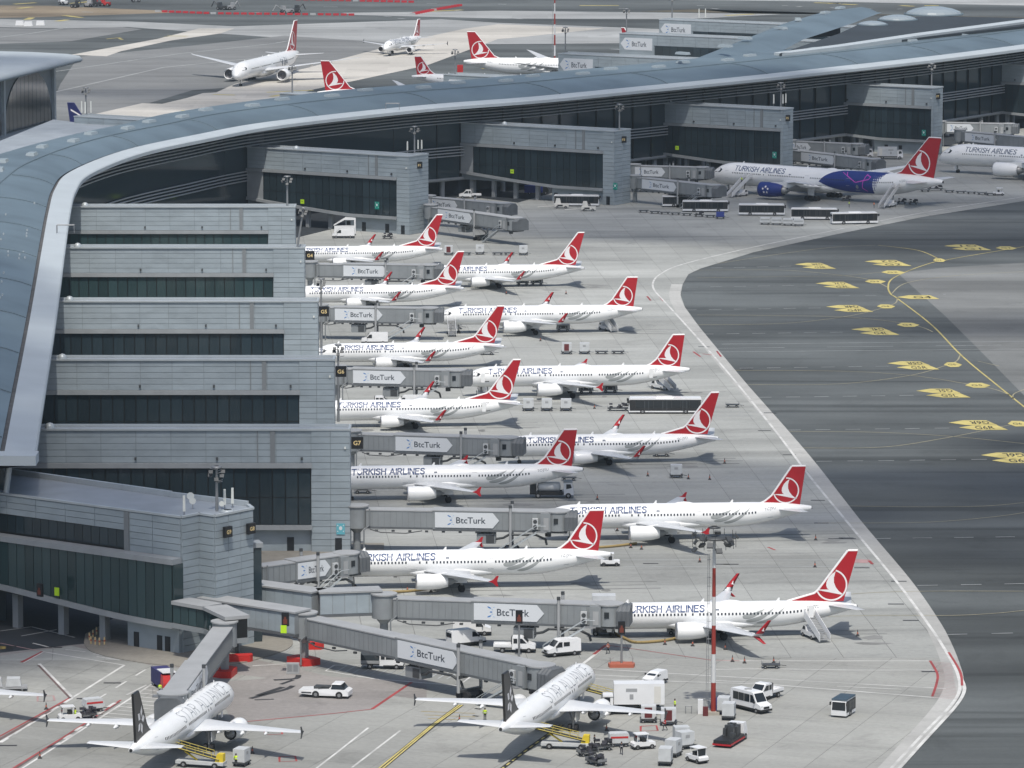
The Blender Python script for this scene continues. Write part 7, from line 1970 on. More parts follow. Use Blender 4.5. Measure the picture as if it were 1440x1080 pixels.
def skin_person(vest='hivis', pose='stand'):
    V = {'hip': (0, 0, .95), 'ch': (0, 0, 1.28), 'nk': (0, 0, 1.47), 'hd': (.01, 0, 1.6), 'ht': (.01, 0, 1.72)}
    E = [('hip', 'ch'), ('ch', 'nk'), ('nk', 'hd'), ('hd', 'ht')]; Rr = {'hip': (.16, .12), 'ch': (.19, .13), 'nk': (.065, .065), 'hd': (.095, .105), 'ht': (.06, .07)}
    st = .0 if pose == 'stand' else .26
    for s, n in ((-1, 'l'), (1, 'r')):
        k = s * st
        V.update({n + 'h': (0, s * .1, .9), n + 'k': (k * .7 + .03, s * .11, .5), n + 'a': (k - (.1 if k < 0 else 0), s * .12, .09), n + 't': (k + .15, s * .13, .05)})
        V.update({n + 's': (0, s * .2, 1.4), n + 'e': (-k * .5, s * .27, 1.13), n + 'w': (.12 - k * .6, s * .25, .92), n + 'f': (.17 - k * .6, s * .25, .85)})
        E += [('hip', n + 'h'), (n + 'h', n + 'k'), (n + 'k', n + 'a'), (n + 'a', n + 't'), ('ch', n + 's'), (n + 's', n + 'e'), (n + 'e', n + 'w'), (n + 'w', n + 'f')]
        Rr.update({n + 'h': (.1, .1), n + 'k': (.065, .07), n + 'a': (.05, .05), n + 't': (.05, .035), n + 's': (.07, .07), n + 'e': (.05, .05), n + 'w': (.035, .035), n + 'f': (.04, .025)})
    names = list(V); me = bpy.data.meshes.new('body'); me.from_pydata([V[n] for n in names], [(names.index(a), names.index(b)) for a, b in E], [])
    o = bpy.data.objects.new('body', me); COL.objects.link(o)
    m = o.modifiers.new('s', 'SKIN'); o.modifiers.new('u', 'SUBSURF').levels = 1
    for i, n in enumerate(names): me.skin_vertices[0].data[i].radius = Rr[n]; me.skin_vertices[0].data[i].use_root = (n == 'hip')
    dg = bpy.context.evaluated_depsgraph_get(); dg.update(); r = bpy.data.meshes.new_from_object(o.evaluated_get(dg)); bpy.data.objects.remove(o)
    r.materials.clear()
    for q in (vest, 'trousers', 'skin'): r.materials.append(M(q))
    for p in r.polygons:
        z = p.center.z; x = abs(p.center.y); p.material_index = 2 if z > 1.47 or (z < .93 and x > .2) else (1 if z < .98 else 0); p.use_smooth = True
    return r
def make_person(vest='hivis', pose='stand'):
    t = thing('person', 'person', 'person')
    link('body', skin_person(vest, pose), t)
    mb = MB(); mb.lathe([(-.02, .112), (.05, .115), (.11, .08), (.135, .02)], (0, 0, 1.63), n=12); mb.build('hair', 'hair', t)
    mb = MB()
    for s in (-1, 1): mb.box(.09, .105, s * .035 - .012, s * .035 + .012, 1.605, 1.62)
    mb.build('eyes', 'hair', t)
    mb = MB(); mb.lathe([(0, .20), (.05, .205), (.06, .2)], (0, 0, 1.13), n=12); mb.build('reflective_band', 'emblem_white', t)
    return t
def make_cone():
    t = thing('traffic_cone', 'cone', 'cone')
    mb = MB(); mb.box(-.28, .28, -.28, .28, 0, .07); mb.build('base', 'trim_black', t)
    mb = MB(); mb.lathe([(.07, .2), (.35, .13)], n=10); mb.lathe([(.6, .08), (.95, .04)], n=10); mb.build('cone_body', 'cone_dark', t)
    mb = MB(); mb.lathe([(.35, .13), (.6, .08)], n=10); mb.build('cone_band', 'cone_orange', t)
    return t
_mk = {}
def V_(key, maker, px, py, deg, label, cat=None, group=None, name=None, scale=None, **kw):
    """place a vehicle: deg = heading, 0 = right, 90 = away"""
    if key not in _mk:
        o = maker(**kw); _mk[key] = o; first = True
    else: first = False
    c = W(px, py); src = _mk[key]
    o = use(src, label, (c.x, c.y, 0.06), radians(deg), group)
    if cat: o['category'] = cat
    if scale: o.scale = scale
    return o
G1 = 'white service vans'; GB_ = 'apron buses'; GC = 'white cargo containers on dollies'; GD = 'flat baggage dollies'; GCO = 'traffic cones'
V_('van', make_van, 664, 893, 0, 'white panel van with dark lower trim parked below the longest jet bridge', group=G1)
V_('kombi', lambda: make_van('kombi', L=5.2), 790, 922, 205, 'white high roofed van with side window, front toward the lower left, by the bridge head', group=G1)
V_('van', make_van, 655, 908, 30, 'white van roof showing behind the slanting jet bridge', group=G1)
V_('crewf', make_crew, 724, 917, -3, 'white crew cab truck with empty flat bed behind the dark stop display', group='crew cab trucks')
V_('crewt', lambda: make_crew('tarp'), 538, 940, -4, 'white crew cab truck with dark covered load bed on the hatched strip', group='crew cab trucks')
V_('push', lambda: make_tug('pushback'), 459, 980, -12, 'low white pushback tug on the stained ground left of the slanting bridge')
V_('mini', lambda: make_van('minibus', L=6.4, Hh=2.75), 1056, 999, -52, 'white minibus with dark windows facing the viewer right of the tall mast')
V_('crewf', make_crew, 1076, 983, 232, 'white crew cab truck directly behind the white minibus', group='crew cab trucks')
V_('small', lambda: make_van('small', L=4.2, Wd=.88, Hh=1.85), 921, 963, 238, 'small white van just behind the big white catering truck', group=G1)
V_('van', make_van, 483, 335, 180, 'white van with boarding steps on its roof below the F1 building', group=G1)
t = thing('van_steps', 'white boarding steps standing behind the white van at the F1 building', 'stairs', W(487, 331), pi)
mb = MB(); mb.side([(-2.4, 2.0), (-2.4, 4.4), (.2, 4.6), (3.2, 2.7), (3.2, 2.5), (.4, 4.0), (-2.0, 4.0), (-2.0, 2.0)], -.8, .8); mb.box(-2.4, 3, -.85, .85, .5, 2.5); mb.build('steps_body', 'paint_white', t); wheels(t, (-1.8, 2.2), .8, .35)
V_('van', make_van, 527, 484, 180, 'white van whose top shows above the airliner beside the G6 sign', group=G1)
V_('van', make_van, 574, 574, 180, 'white van top behind the airliner with the open rear door', group=G1)
V_('crewf', make_crew, 530, 574, 0, 'crew cab truck with dark rack top behind the airliner with the open rear door', group='crew cab trucks')
V_('crewf', make_crew, 661, 279, 182, 'white pickup truck on the dark road between the F1 and F3 buildings', group='crew cab trucks')
V_('box', make_box_truck, 1210, 222, -5, 'white box truck on the dark road, left of the two below the F7 building', group='catering trucks')
V_('box', make_box_truck, 1252, 224, -5, 'cream box truck with raised rear box, right of the two below the F7 building', group='catering trucks')
V_('bigbox', lambda: make_box_truck(8.6, 2.8, .55, True, 'paint_white', 'paint_white'), 889, 1004, 181, 'large white catering truck docked beside the lower middle airliner')
V_('tank', make_tanker, 776, 700, 0, 'white tanker truck with black lockers below the tail of the airliner by the G7 building', cat='tanker')
V_('tug', make_tug, 858, 796, 180, 'white tug at the tail of the airliner in front of the G7 foot', group='baggage tugs')
V_('tug', make_tug, 904, 1053, 200, 'white baggage tug in front of the red striped cart, lower middle', group='baggage tugs')
V_('tug', make_tug, 980, 1072, -55, 'white baggage tug pulling the curved train of white containers', group='baggage tugs')
V_('tug', make_tug, 98, 1014, 195, 'white baggage tug between the red lines in the lower left, worker at its side', group='baggage tugs')
V_('tug', make_tug, 1404, 275, 0, 'small white tug at the right end of the long dolly train', group='baggage tugs')
# buses
for px, py, dg, lb in ((811, 290, -6, 'white bus with black windows parked at the F3 building foot'), (963, 291, 0, 'white bus mostly hidden behind another at the left end of the bus row'),
                       (992, 298, -3, 'second white bus of the row, front clear of the F3 jet bridges'), (1071, 303, -3, 'third white bus of the row with wide front at its right'),
                       (1145, 309, -5, 'fourth white bus of the row, lower half hidden by carts'), (1201, 315, 9, 'last white bus of the row, turned the other way at the right end')):
    V_('bus', make_bus, px, py, dg, lb, group=GB_)
V_('cobus', lambda: make_bus(13.8, 'wide'), 935, 581, 180, 'long low apron bus with full black window band below the stairs', group=GB_)
V_('shut', lambda: make_bus(5.2, 'city'), 1186, 1006, 248, 'small shuttle bus with teal roof standing alone on the sunlit apron')
sh = _mk['shut']; index_children()
for c_ in [c for c in ALLC.get(sh.name, []) if c.name.startswith('roof_unit')]: bpy.data.objects.remove(c_)
mb = MB(); mb.box(-2.62, 2.6, -1.32, 1.32, 2.95, 3.1, tx=.08, ty=.06); mb.build('roof_cover', 'roof_teal', sh)
sh.scale = (.78, .82, .82)
# stairs
V_('st', make_stairs, 1148, 900, 112, 'passenger stairs truck at the rear door of the sunlit airliner', group='passenger stairs')
V_('st', make_stairs, 856, 466, 115, 'passenger stairs at the rear door of the airliner with small upturned wingtips', group='passenger stairs')
V_('st', make_stairs, 934, 549, 125, 'passenger stairs at the rear door above the long black bus', group='passenger stairs')
V_('st2', lambda: make_stairs(3.6, 5.2, False), 635, 472, 95, 'white stairs at the front door of the airliner right of the G5 jet bridge', group='passenger stairs')
V_('st2', None, 593 + 5, 0, 0, '') if False else None
V_('st3', lambda: make_stairs(4.9, 8.2), 1038, 276.8, 52, 'tall passenger stairs at the front door of the jet with the blue patch', group='tall passenger stairs')
V_('st3', None, 1249, 291.8, 60, 'tall passenger stairs at the rear door of the jet with the blue patch', group='tall passenger stairs')
V_('st2', None, 677, 556, 92, 'grey stairs at the open front door of the airliner right of the G6 jet bridge', group='passenger stairs')
# containers
def cont(px, py, lb, dg=0): return V_('cont', make_container, px, py, dg, lb, group=GC)
cont(743, 578, 'white container left of three below the G6 row airliner'); cont(769, 578, 'white container in the middle of three below the G6 row airliner'); cont(796, 578, 'white container right of three below the G6 row airliner')
cont(822, 498, 'white container right of the dark red one above the bus stairs'); cont(951, 672, 'white container standing alone above the mast head airliner'); cont(675, 358, 'white container left of two behind the farthest right stack airliner')
cont(736, 359, 'white container right of two behind the farthest right stack airliner, next to a red winglet')
cont(936, 1076, 'nearest white container of the curved train, lower right', 80); cont(947, 1064, 'second white container of the curved train, lower right', 65); cont(963, 1053, 'third white container of the curved train, lower right', 30); cont(958, 1046, 'rearmost white container of the curved train, lower right', 10)
cont(340, 1077, 'white container right of the loader under the lower left airliner', 70); cont(1025, 1012, 'white container under the foot of the tall mast, right one', 80); cont(1018, 1004, 'white container partly under a dark blue cover at the mast foot', 80)
V_('contr', lambda: make_container('container_white', 'container_red'), 797, 498, 0, 'container with dark red front, left of the pair above the bus stairs', group='containers with dark red fronts')
V_('contr', None, 631, 359, 0, 'container with dark red front just right of the farthest left stack tail', group='containers with dark red fronts')
V_('contr', None, 912, 1016, 0, 'container with dark red front near the wingtip, left of two', group='containers with dark red fronts')
V_('contr', None, 940, 1020, 0, 'container with dark red front near the wingtip, right of two, worker in front', group='containers with dark red fronts')
# dollies
dl = [(905, 299), (921, 300.5), (935, 301.5), (950, 302.5), (966, 303.5), (999, 306)]
for k, (px, py) in enumerate(dl): V_('dol', make_dolly, px, py, -2, 'flat empty dolly, number %s from the left in the row below the white buses' % ('one two three four five seven'.split()[k]), group=GD)
V_('dolb', lambda: make_dolly(2.6, 'bags'), 983, 305, -2, 'dolly heaped with luggage in the row below the white buses')
V_('dolbl', lambda: make_dolly(2.6, 'blue'), 1013, 308, -2, 'dolly with a dark blue bin at the right end of the row below the buses')
for k, px in enumerate((846, 869)): V_('dol', None, px, 498, 0, 'flat empty dolly, %s of the two right of the white container above the bus stairs' % ('left', 'right')[k], group=GD)
V_('dol', None, 1084, 940, 0, 'flat empty dolly standing alone below the split winglet airliner', group=GD)
V_('dol', None, 800, 676, 0, 'flat empty dolly right of the tail end above the tanker truck', group=GD)
V_('dolbig', lambda: make_dolly(4.0, 'bags'), 869, 578, 0, 'long dolly with low load, left of the long black bus'); V_('dol', None, 1030, 573, 0, 'flat dolly right of the red tail beside the long black bus', group=GD)
for k, (px, py) in enumerate(((1301, 270), (1335, 271), (1351, 272), (1366, 273), (1381, 274), (1393, 275))): V_('dol', None, px, py, -3, 'flat dolly in the long train behind the blue patch jet, %s from its left end' % ('first second third fourth fifth sixth'.split()[k]), group=GD)
V_('dolb2', lambda: make_dolly(4.2, 'bags'), 1315, 268, -3, 'wide dolly heaped with luggage heading the long train by the blue patch jet')
for k, (px, py) in enumerate(((700, 359), (716, 359), (655, 359))): V_('dol', None, px, py, 0, 'flat dolly behind the farthest right stack airliner, %s' % ('right of the left white container', 'next to the right white container', 'right of the dark red container')[k], group=GD)
V_('dolb', None, 1190, 283, -5, 'dolly with luggage under the belly of the blue patch jet'); V_('dolb', None, 1268, 287, -5, 'dolly with luggage right of the tall rear stairs'); V_('dolb', None, 1284, 288, 0, 'rightmost dolly with luggage under the blue patch jet tail')
V_('dolb', None, 826, 1063, 20, 'dolly with luggage in front of the yellow belt loader'); V_('dolb', None, 838, 1076, -50, 'nearest dolly with luggage, lower middle'); V_('dolb', None, 847, 1055, 10, 'dolly with luggage touching the red striped cart'); V_('dolb', None, 122, 1010, 15, 'dark dolly with luggage behind the worker in the lower left')
V_('dolb', None, 545, 336, 0, 'dolly with luggage by the red winglet under the F1 building')
# carts
V_('cart', make_cart, 870, 1050, 8, 'white cart with red side stripe between the dollies and the tug, lower middle', group='covered carts with stripes')
V_('cart', None, 131, 1001, 25, 'white cart with red side stripe behind the tug in the lower left', group='covered carts with stripes')
for k, px in enumerate((1076, 1092, 1108, 1123)): V_('cartw', lambda: make_cart('paint_grey'), px, 316 + k * .7, -5, 'small white covered cart, %s of four below the row of buses' % ('leftmost', 'second from left', 'third from left', 'rightmost')[k], group='white covered carts')
# belt loaders and other equipment
V_('belt', make_belt_loader, 796, 1053, 8, 'yellow railed belt loader under the tail of the lower middle airliner', group='belt loaders').rotation_euler = (0, 0, radians(172))
V_('belt', None, 868, 999, 168, 'yellow railed belt loader between the nose and the white catering truck', group='belt loaders')
V_('belt', None, 283, 1079, -14, 'belt loader with brown conveyor under the lower left airliner', group='belt loaders').rotation_euler = (0, 0, radians(165))
for px, py, lb in ((735, 401, 'under the farthest right stack airliner'), (792, 466, 'under the airliner with small upturned wingtips'), (640, 463, 'near the white stairs right of the G5 bridge'), (824, 553, 'under the airliner above the long black bus, left unit'), (858, 552, 'under the airliner above the long black bus, right unit'), (930, 642, 'under the airliner below the long black bus'), (685, 411 + 88, 'at the tail above the G6 bridge'), (510, 694, 'at the nose by the G7 corner'), (755, 401, 'with dark frame at the tail of the farthest right stack airliner'), (952, 892, 'under the rear of the sunlit airliner')):
    def mk():
        t = thing('ground_power_unit', 'unit', 'power unit'); mb = MB(); mb.box(-1.5, 1.5, -.8, .8, .45, 1.5, tx=.1, ty=.05); mb.build('housing', 'paint_grey', t); mb = MB(); mb.box(-.9, .9, -.83, -.8, .7, 1.3); mb.build('panel', 'trim_black', t)
        mb = MB(); mb.path([(1.5, 0, .5), (2.4, 0, .4)], .06, n=5); mb.build('tow_bar', 'steel_dark', t)
        for s in (-1, 1): mb = MB(); mb.cyl((s * .55, -.84, .95), (s * .55, -.88, .95), .14, n=8); mb.build('lamp', 'skylight', t)
        wheels(t, (-.9, .9), .75, .3, .2); return t
    V_('gpu', mk, px, py, 0, 'dark ground power unit ' + lb, group='ground power units', cat='power unit')
V_('load', make_loader, 1026, 1046, 68, 'black platform loader with red frame parked below the mast foot')
t = thing('covered_load', 'dark blue tarpaulin heap beside the red and white mast foot', 'covered load', W(1013, 1002)); mb = MB(); mb.lathe([(0, 1.6), (.9, 1.5), (1.6, 1.1), (2.2, .4)], n=9, cap=True); mb.build('cover', 'tarp_blue', t)
t = thing('equipment_truck', 'blue truck with white roof and red front under the steep jet bridge', 'truck', W(232, 968), radians(-70)); mb, hy = hull([(-3, .5), (-3, 2.6), (1.4, 2.6), (1.4, .5)], 1.15, 0); mb.build('cargo_box', 'tarp_blue', t); mb, hy = hull([(1.5, .5), (1.5, 2.3), (2.6, 2.3), (3.0, 1.3), (3, .5)], 1.1, .08); mb.build('cab', 'paint_red', t); mb = MB(); mb.box(-.6, 2.5, -1.0, 1.0, 2.62, 2.7); mb.build('roof_panel', 'paint_white', t); wheels(t, (-1.8, 2.2), 1, .42)
t = thing('dark_truck', 'dark blue truck on the shaded road in front of the F3 building', 'truck', W(755, 273), radians(0)); mb, hy = hull([(-3.4, .5), (-3.4, 2.4), (1.6, 2.4), (1.6, .5)], 1.15, 0); mb.build('cargo_box', 'paint_blue', t); mb, hy = hull([(1.7, .5), (1.7, 2.2), (2.8, 2.2), (3.2, 1.3), (3.2, .5)], 1.1, .08); mb.build('cab', 'trim_black', t); wheels(t, (-2, 2.4), 1, .42)
t = thing('high_lift_box', 'white lift box standing above the head of the longest jet bridge', 'lift box', W(849, 893), 0); mb = MB(); mb.box(-1.7, 1.7, -1.2, 1.2, 3.4, 6.0); mb.build('cargo_box', 'container_white', t); mb = MB(); mb.box(-1.6, 1.6, -1.1, 1.1, .5, 1.0); [mb.path([(x, y, 1), (x, y, 3.4)], .1) for x in (-1.4, 1.4) for y in (-1, 1)]; mb.build('lift_frame', 'steel_dark', t); wheels(t, (-1.2, 1.2), 1, .4)
for px, py, lb, dg in ((802, 293, 'cream towable stair unit with long drawbar left of the F3 bus', 0), (812 + 28, 297, 'cream towable stair unit with long drawbar in front of the F3 bus', 0)):
    def mk2():
        t = thing('towed_unit', 'unit', 'towed unit'); mb = MB(); mb.box(-1.6, 2.2, -.9, .9, .5, 1.2); mb.box(-1.4, .2, -.6, .6, 1.2, 2.6, tx=.3, ty=.1); mb.build('body', 'paint_cream', t); mb = MB(); mb.path([(-1.6, 0, .6), (-6.0, 0, .35)], .09); mb.build('drawbar', 'paint_cream', t)
        mb = MB(); mb.box(-.8, .6, -.93, -.9, .6, 1.0); mb.build('hatch', 'trim_black', t); wheels(t, (-.9, 1.4), .8, .35); return t
    V_('towu', mk2, px - 14, py, dg, lb, group='cream towed units')
# open baggage rack etc. at the left wing
t = thing('rack_trailer', 'flat trailer with two pale racks under the wing at the left edge', 'trailer', W(12, 971), radians(5)); mb = MB(); mb.box(-3.4, 2.6, -1.1, 1.1, .4, .62); mb.build('deck', 'paint_grey', t)
for x in (-1.9, .7): mb = MB(); mb.side([(x - 1.1, .7), (x - .9, 1.8), (x + .9, 1.8), (x + 1.1, .7)], -.9, .9); mb.build('rack', 'container_white', t)
wheels(t, (-2.6, 1.9), .9, .3)
# people
people = [(606 + 76, 1014, 'hivis', 'stand', 90, 'person in lime vest standing left of the black tail, lower middle'), (290, 968, 'hivis', 'stand', 200, 'person in lime vest under the sign of the steep jet bridge'),
          (106, 1014, 'hivis', 'walk', 160, 'person in lime vest leaning by the tug in the lower left'), (949, 1001, 'hivis', 'stand', 0, 'person in lime vest behind the dark red container near the wingtip'),
          (935, 1028, 'paint_red', 'walk', 180, 'person in dark red top walking in front of the dark red container'), (855, 920, 'cone_orange', 'walk', 200, 'person in orange top by the red and white line at the longest bridge head'),
          (332, 1079, 'hivis', 'stand', 90, 'person in lime vest beside the white container at the bottom edge'), (1229, 293, 'hivis_orange', 'stand', 0, 'person in orange top at the foot of the tall rear stairs'),
          (1194, 292, 'hivis', 'stand', 0, 'person in pale lime vest between the buses and the blue patch jet'), (874 + 0, 1062, 'trousers', 'walk', 90, 'person in dark clothes behind the red striped cart'), (836, 1052, 'trousers', 'stand', 0, 'person in dark clothes by the luggage dollies')]
for k, (px, py, vest, pose, dg, lb) in enumerate(people): V_('p_%s_%s' % (vest, pose), lambda: make_person(vest, pose), px, py, dg, lb)
t = V_('p_hivis_stand', None, 225, 1000, 60, 'person standing on the cab platform of the steep jet bridge'); c = W(225, 976, 4.2); t.location = (c.x, c.y, 4.0)
mb = MB(); mb.box(-1.0, 1.0, -.7, .7, -.15, 0); mb.path([(-.9, -.65, 0), (-.9, -.65, 1.1), (.9, -.65, 1.1)], .04, n=4); tag(mb.build('cab_platform', 'steel', None, (c.x, c.y, 4.0)), 'small railed platform left of the round cab of the steep jet bridge', 'platform')
t = V_('p_hivis_stand', None, 1043, 255, 60, 'person on the tall stairs at the front door of the blue patch jet'); c = W(1043, 257, 3.7); t.location = (c.x, c.y, 3.6)
# cones
cones = [(271, 1030), (65, 998), (56, 1067), (1047, 933), (1030, 931), (1088, 933), (1206, 895), (1146, 798), (984, 791), (868, 747), (902, 773), (887, 771), (968, 674), (911, 670), (1147, 760), (998, 675), (1019, 652), (836, 575), (606, 833), (573, 832), (556, 812), (760, 480), (840, 703), (853, 1028), (306, 995), (355, 1060), (1020, 914), (974, 909), (935, 907), (646, 1015), (712, 414), (796, 414)]
where = ['in the lower middle near the painted white lines', 'inside the left stand near the red box', 'by the red line at the lower left bottom', 'next to the flat dolly below the split wingtip', 'left of the flat dolly below the split wingtip', 'right of the flat dolly below the split wingtip', 'under the tail shadow of the sunlit airliner', 'right of the mast airliner tail', 'above the mast head stand line', 'left of the mast airliner engine', 'below the mast airliner engine', 'left below the mast airliner engine', 'right of the lone white container', 'left of the lone white container', 'near the edge line right of the mast airliner', 'far right of the lone white container', 'near the tail below the long black bus', 'left of the long black bus', 'below the engine in front of the G7 foot', 'left below the engine in front of the G7 foot', 'under the belly in front of the G7 foot', 'under the airliner above the G6 bridge', 'right of the tanker truck', 'behind the engine of the lower middle airliner', 'under the lower left airliner nose', 'right of the lower left airliner engine', 'under the wing of the sunlit airliner', 'left of the mast under the sunlit airliner', 'below the engine of the sunlit airliner', 'near the left wingtip of the lower middle airliner', 'left below the farthest right stack airliner', 'right below the farthest right stack airliner']
for (px, py), wh in zip(cones, where): V_('cone', make_cone, px, py, 0, 'small traffic cone ' + wh, group=GCO)
# striped bollards on the near kerb
for k, (px, py) in enumerate(((126, 902), (131, 898), (136, 894), (142, 891), (150, 889), (128, 907), (134, 908), (140, 909), (147, 908))):
    c = W(px, py); t = thing('bollard', 'cream and orange bollard in the cluster at the left end of the near kerb', 'bollard', (c.x, c.y, .12), 0, 'bollards on the near kerb')
    mb = MB(); mb.cyl((0, 0, 0), (0, 0, 1.15), .13, n=8); mb.build('post', 'bollard_cream', t); mb = MB(); mb.cyl((0, 0, .5), (0, 0, .75), .14, n=8); mb.build('band', 'cone_orange', t)
# small kit at the foot of the tall mast
c = W(985, 1004); t = thing('service_post', 'white service post with rails at the foot of the tall mast', 'service post', c); mb = MB(); mb.box(-.35, .35, -.3, .3, 0, 2.0); mb.build('post', 'paint_white', t); mb = MB(); mb.path([(-2, 0, 0), (-2, 0, 1.1), (-1.2, 0, 1.1), (-1.2, 0, 0)], .06, n=5); mb.build('rail', 'steel', t)
c = W(992, 1007); mb = MB(); mb.box(-.35, .35, -.3, .3, 0, 1.2); tag(mb.build('red_cabinet', 'container_red', None, (c.x, c.y, .06)), 'small dark red cabinet at the foot of the tall mast', 'cabinet')
# works machines on the far closed taxiway
for k, (px, py, m, s_) in enumerate(((89, 7, 'paint_white', .8), (148, 9, 'paint_red', 1.0), (135, 9, 'steel_dark', .9), (125, 10, 'paint_grey', .8), (106, 11, 'steel_dark', .7), (312, 14, 'steel_dark', 1.3), (325, 14, 'paint_grey', 1.1), (402, 19, 'paint_grey', 1.5), (415, 18, 'steel_dark', 1.3), (190, 3, 'paint_grey', 1.0))):
    c = W(px, py); t = thing('works_machine', 'small %s machine at work on the far taxiway, %s from the left' % ({'paint_white': 'white', 'paint_red': 'red', 'steel_dark': 'dark', 'paint_grey': 'grey'}[m], ('second third sixth fifth fourth seventh eighth ninth tenth first'.split()[k])), 'machine', c, random.uniform(0, 6), 'works machines far away')
    t.location.z = .1; mb = MB(); mb.box(-2.2 * s_, 1.2 * s_, -1.2, 1.2, .6, 1.8); mb.build('body', m, t); mb = MB(); mb.box(.2 * s_, 1.4 * s_, -1, 1, 1.8, 3.2, tx=.2); mb.build('cab', m, t); mb = MB(); mb.path([(1.2 * s_, 0, 1.5), (3 * s_, 0, 3.6), (4 * s_, 0, 1.2)], .22); mb.build('boom', m, t); wheels(t, (-1.5 * s_, .9 * s_), 1.2, .7, .5)
for k, (px, py) in enumerate(((28, 36), (40, 37), (57, 36))):
    c = W(px, py); mb = MB(); mb.box(-1.8, 1.8, -1, 1, .1, 2.0, tx=.3, ty=.1); tag(mb.build('parked_car', 'paint_white', None, c), 'white block like vehicle far off at the upper left edge, %s of three' % ('left', 'middle', 'right')[k], 'car', 'far vehicles at the upper left')
c = W(647, 100, 20); mb = MB(); mb.box(-.9, .9, -.8, .8, 0, 2.2); tag(mb.build('red_hoist', 'paint_red', None, (c.x, c.y, 19.7)), 'small red box on the low roof by the parked wide jet', 'box')
for px, py, lb in ((898 + 73, 24, 'in front'),):
    pass
# open front door and rear door blocks on two airliners
def dark_door(key, F, x, label=None):
    pl = planes[key]; mb = MB(); mb.add([F.pt(x + u, v, -1, .045) for u, v in ((-.42, -.7), (.42, -.7), (.42, 1.0), (-.42, 1.0))], [(0, 1, 2, 3)]); mb.build('open_door', 'engine_dark', pl)
    mb = MB(); mb.box(-.85, -.1, -.06, .0, -.85, .95); z, r = F.at(x); mb.build('door_leaf', 'aircraft_white', pl, (x - .35, -r - .35, z + .1))
dark_door('R3', F321, 4.7); dark_door('R3', F321, 37.6); dark_door('L4', F737, 33.4); dark_door('R6', F737, 33.4)

# worn wheel tracks and darker patches on each stand
for key, pl in planes.items():
    if key in ('UCL',): continue
    a = pl.rotation_euler[2]; L_ = pl['L']; d = Vector((cos(a), sin(a), 0)); n = Vector((-d.y, d.x, 0)); o = pl.location.copy()
    mb = MB(); R_ = random.Random(sum(map(ord, key)))
    for off_, w_ in ((0, .5), (-2.9, .7), (2.9, .7)):
        P = [o + d * t + n * (off_ + R_.uniform(-.1, .1)) for t in range(2 if off_ == 0 else int(L_ * .5), int(L_) + 9, 6)]; ribbon(mb, P, w_, .064)
    for k in range(7):
        c = o + d * R_.uniform(3, L_ + 4) + n * R_.uniform(-9, 3); rx, ry = R_.uniform(.6, 3.2), R_.uniform(.4, 1.8)
        mb.sheet([(c.x + cos(2 * pi * i / 9) * rx * R_.uniform(.6, 1.2), c.y + sin(2 * pi * i / 9) * ry * R_.uniform(.6, 1.2), .0655 + .0012 * k) for i in range(9)])
    structure(mb.build('stand_wear', 'stand_wear'))
# ================================================================ THIN CLOUDS high above, out of the frame, whose shade drifts over the airport
cm_ = bpy.data.materials.new('thin_cloud'); cm_.use_nodes = True
nt = cm_.node_tree; nt.nodes.clear()
tr_ = nt.nodes.new('ShaderNodeBsdfTransparent'); df = nt.nodes.new('ShaderNodeBsdfTranslucent'); df.inputs[0].default_value = (.95, .96, 1, 1)
mx_ = nt.nodes.new('ShaderNodeMixShader'); ou = nt.nodes.new('ShaderNodeOutputMaterial')
ge = nt.nodes.new('ShaderNodeNewGeometry'); mp = nt.nodes.new('ShaderNodeMapping'); mp.inputs['Scale'].default_value = (.6, 1.3, 1); nz = nt.nodes.new('ShaderNodeTexNoise'); nz.inputs['Scale'].default_value = .012; nz.inputs['Detail'].default_value = 5
rm = nt.nodes.new('ShaderNodeMapRange'); rm.inputs[1].default_value = .38; rm.inputs[2].default_value = .62; rm.inputs[3].default_value = .12; rm.inputs[4].default_value = .6
nt.links.new(ge.outputs['Position'], mp.inputs['Vector']); nt.links.new(mp.outputs[0], nz.inputs['Vector']); nt.links.new(nz.outputs[0], rm.inputs[0]); nt.links.new(rm.outputs[0], mx_.inputs[0])
nt.links.new(tr_.outputs[0], mx_.inputs[1]); nt.links.new(df.outputs[0], mx_.inputs[2]); nt.links.new(mx_.outputs[0], ou.inputs['Surface'])
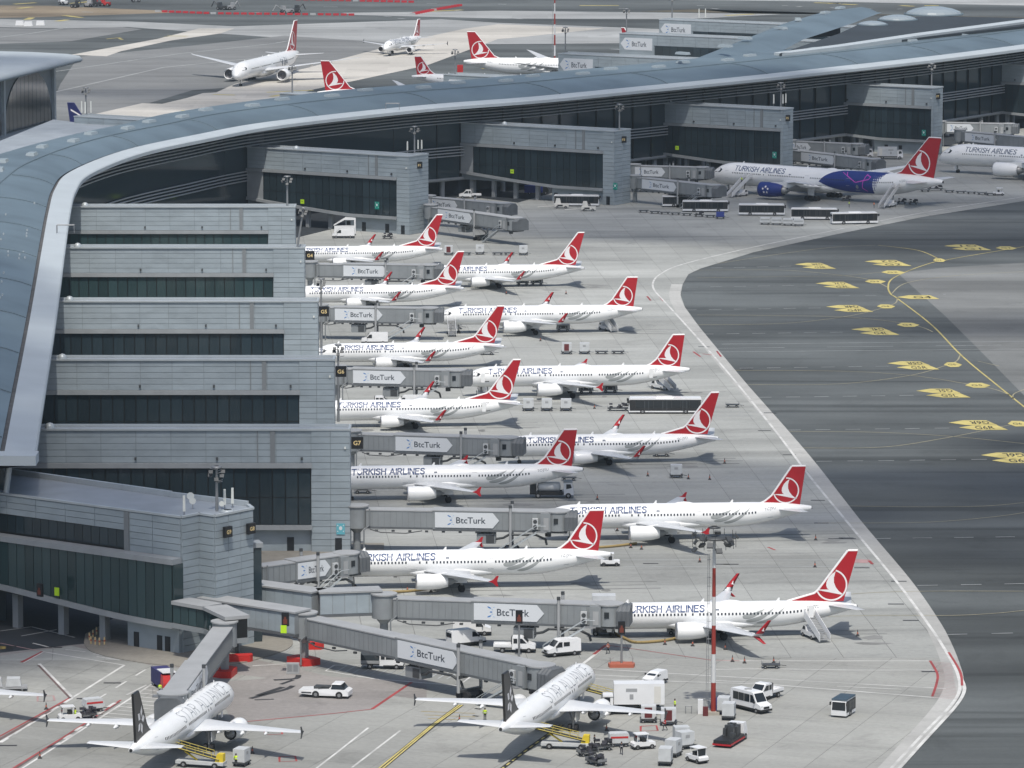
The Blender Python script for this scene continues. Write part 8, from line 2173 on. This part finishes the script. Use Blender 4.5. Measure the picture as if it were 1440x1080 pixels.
MATS['thin_cloud'] = cm_
CH = 950.0
def cloud(cx, cy, rx, ry, seed):
    """flattened lumpy shell; (cx, cy) is where its shade falls"""
    R_ = random.Random(seed); n = 40; k = 9
    lobes = [(R_.uniform(0, 2 * pi), R_.uniform(.08, .22), j + 2) for j in range(4)]
    def rad(a): return 1 + sum(q * sin(m * a + p) for p, q, m in lobes)
    ox, oy = -sd.x / sd.z * -CH, -sd.y / sd.z * -CH
    R2 = []
    for j in range(k + 1):
        t = -1 + 2 * j / k; rr = sqrt(max(.0004, 1 - t * t)); R2.append([(cos(2 * pi * i / n) * rx * rr * rad(2 * pi * i / n), sin(2 * pi * i / n) * ry * rr * rad(2 * pi * i / n), t * 26 + (8 * sin(5 * 2 * pi * i / n + seed) * rr if t > 0 else 0)) for i in range(n)])
    mb = MB(); mb.rings(R2, 0, True); o = mb.build('cloud', 'thin_cloud', None, (cx + ox, cy + oy, CH)); o['kind'] = 'structure'; return o
cloud(-108, 830, 76, 130, 3); cloud(-98, 760, 62, 90, 21); cloud(40, 835, 50, 40, 8); cloud(110, 800, 60, 40, 4); cloud(60, 1330, 190, 120, 11); cloud(150, 905, 55, 35, 6); cloud(-120, 690, 60, 45, 9); cloud(-60, 1650, 90, 50, 5); cloud(160, 1060, 70, 40, 14); cloud(-330, 1500, 120, 110, 19)

# ================================================================ thin summer haze over the field
hz = MB(); hz.box(-900, 900, -60, 4200, -1.0, 146.0)
ho = hz.build('haze', [], None); ho.data.materials.clear()
hm = bpy.data.materials.new('haze_air'); hm.use_nodes = True; hn = hm.node_tree; hn.nodes.clear()
hv = hn.nodes.new('ShaderNodeVolumePrincipled'); hv.inputs['Color'].default_value = (.80, .94, 1, 1); hv.inputs['Density'].default_value = .00005; hv.inputs['Anisotropy'].default_value = .3
hu = hn.nodes.new('ShaderNodeOutputMaterial'); hn.links.new(hv.outputs[0], hu.inputs['Volume']); ho.data.materials.append(hm); ho['kind'] = 'stuff'
SC.cycles.volume_bounces = 0
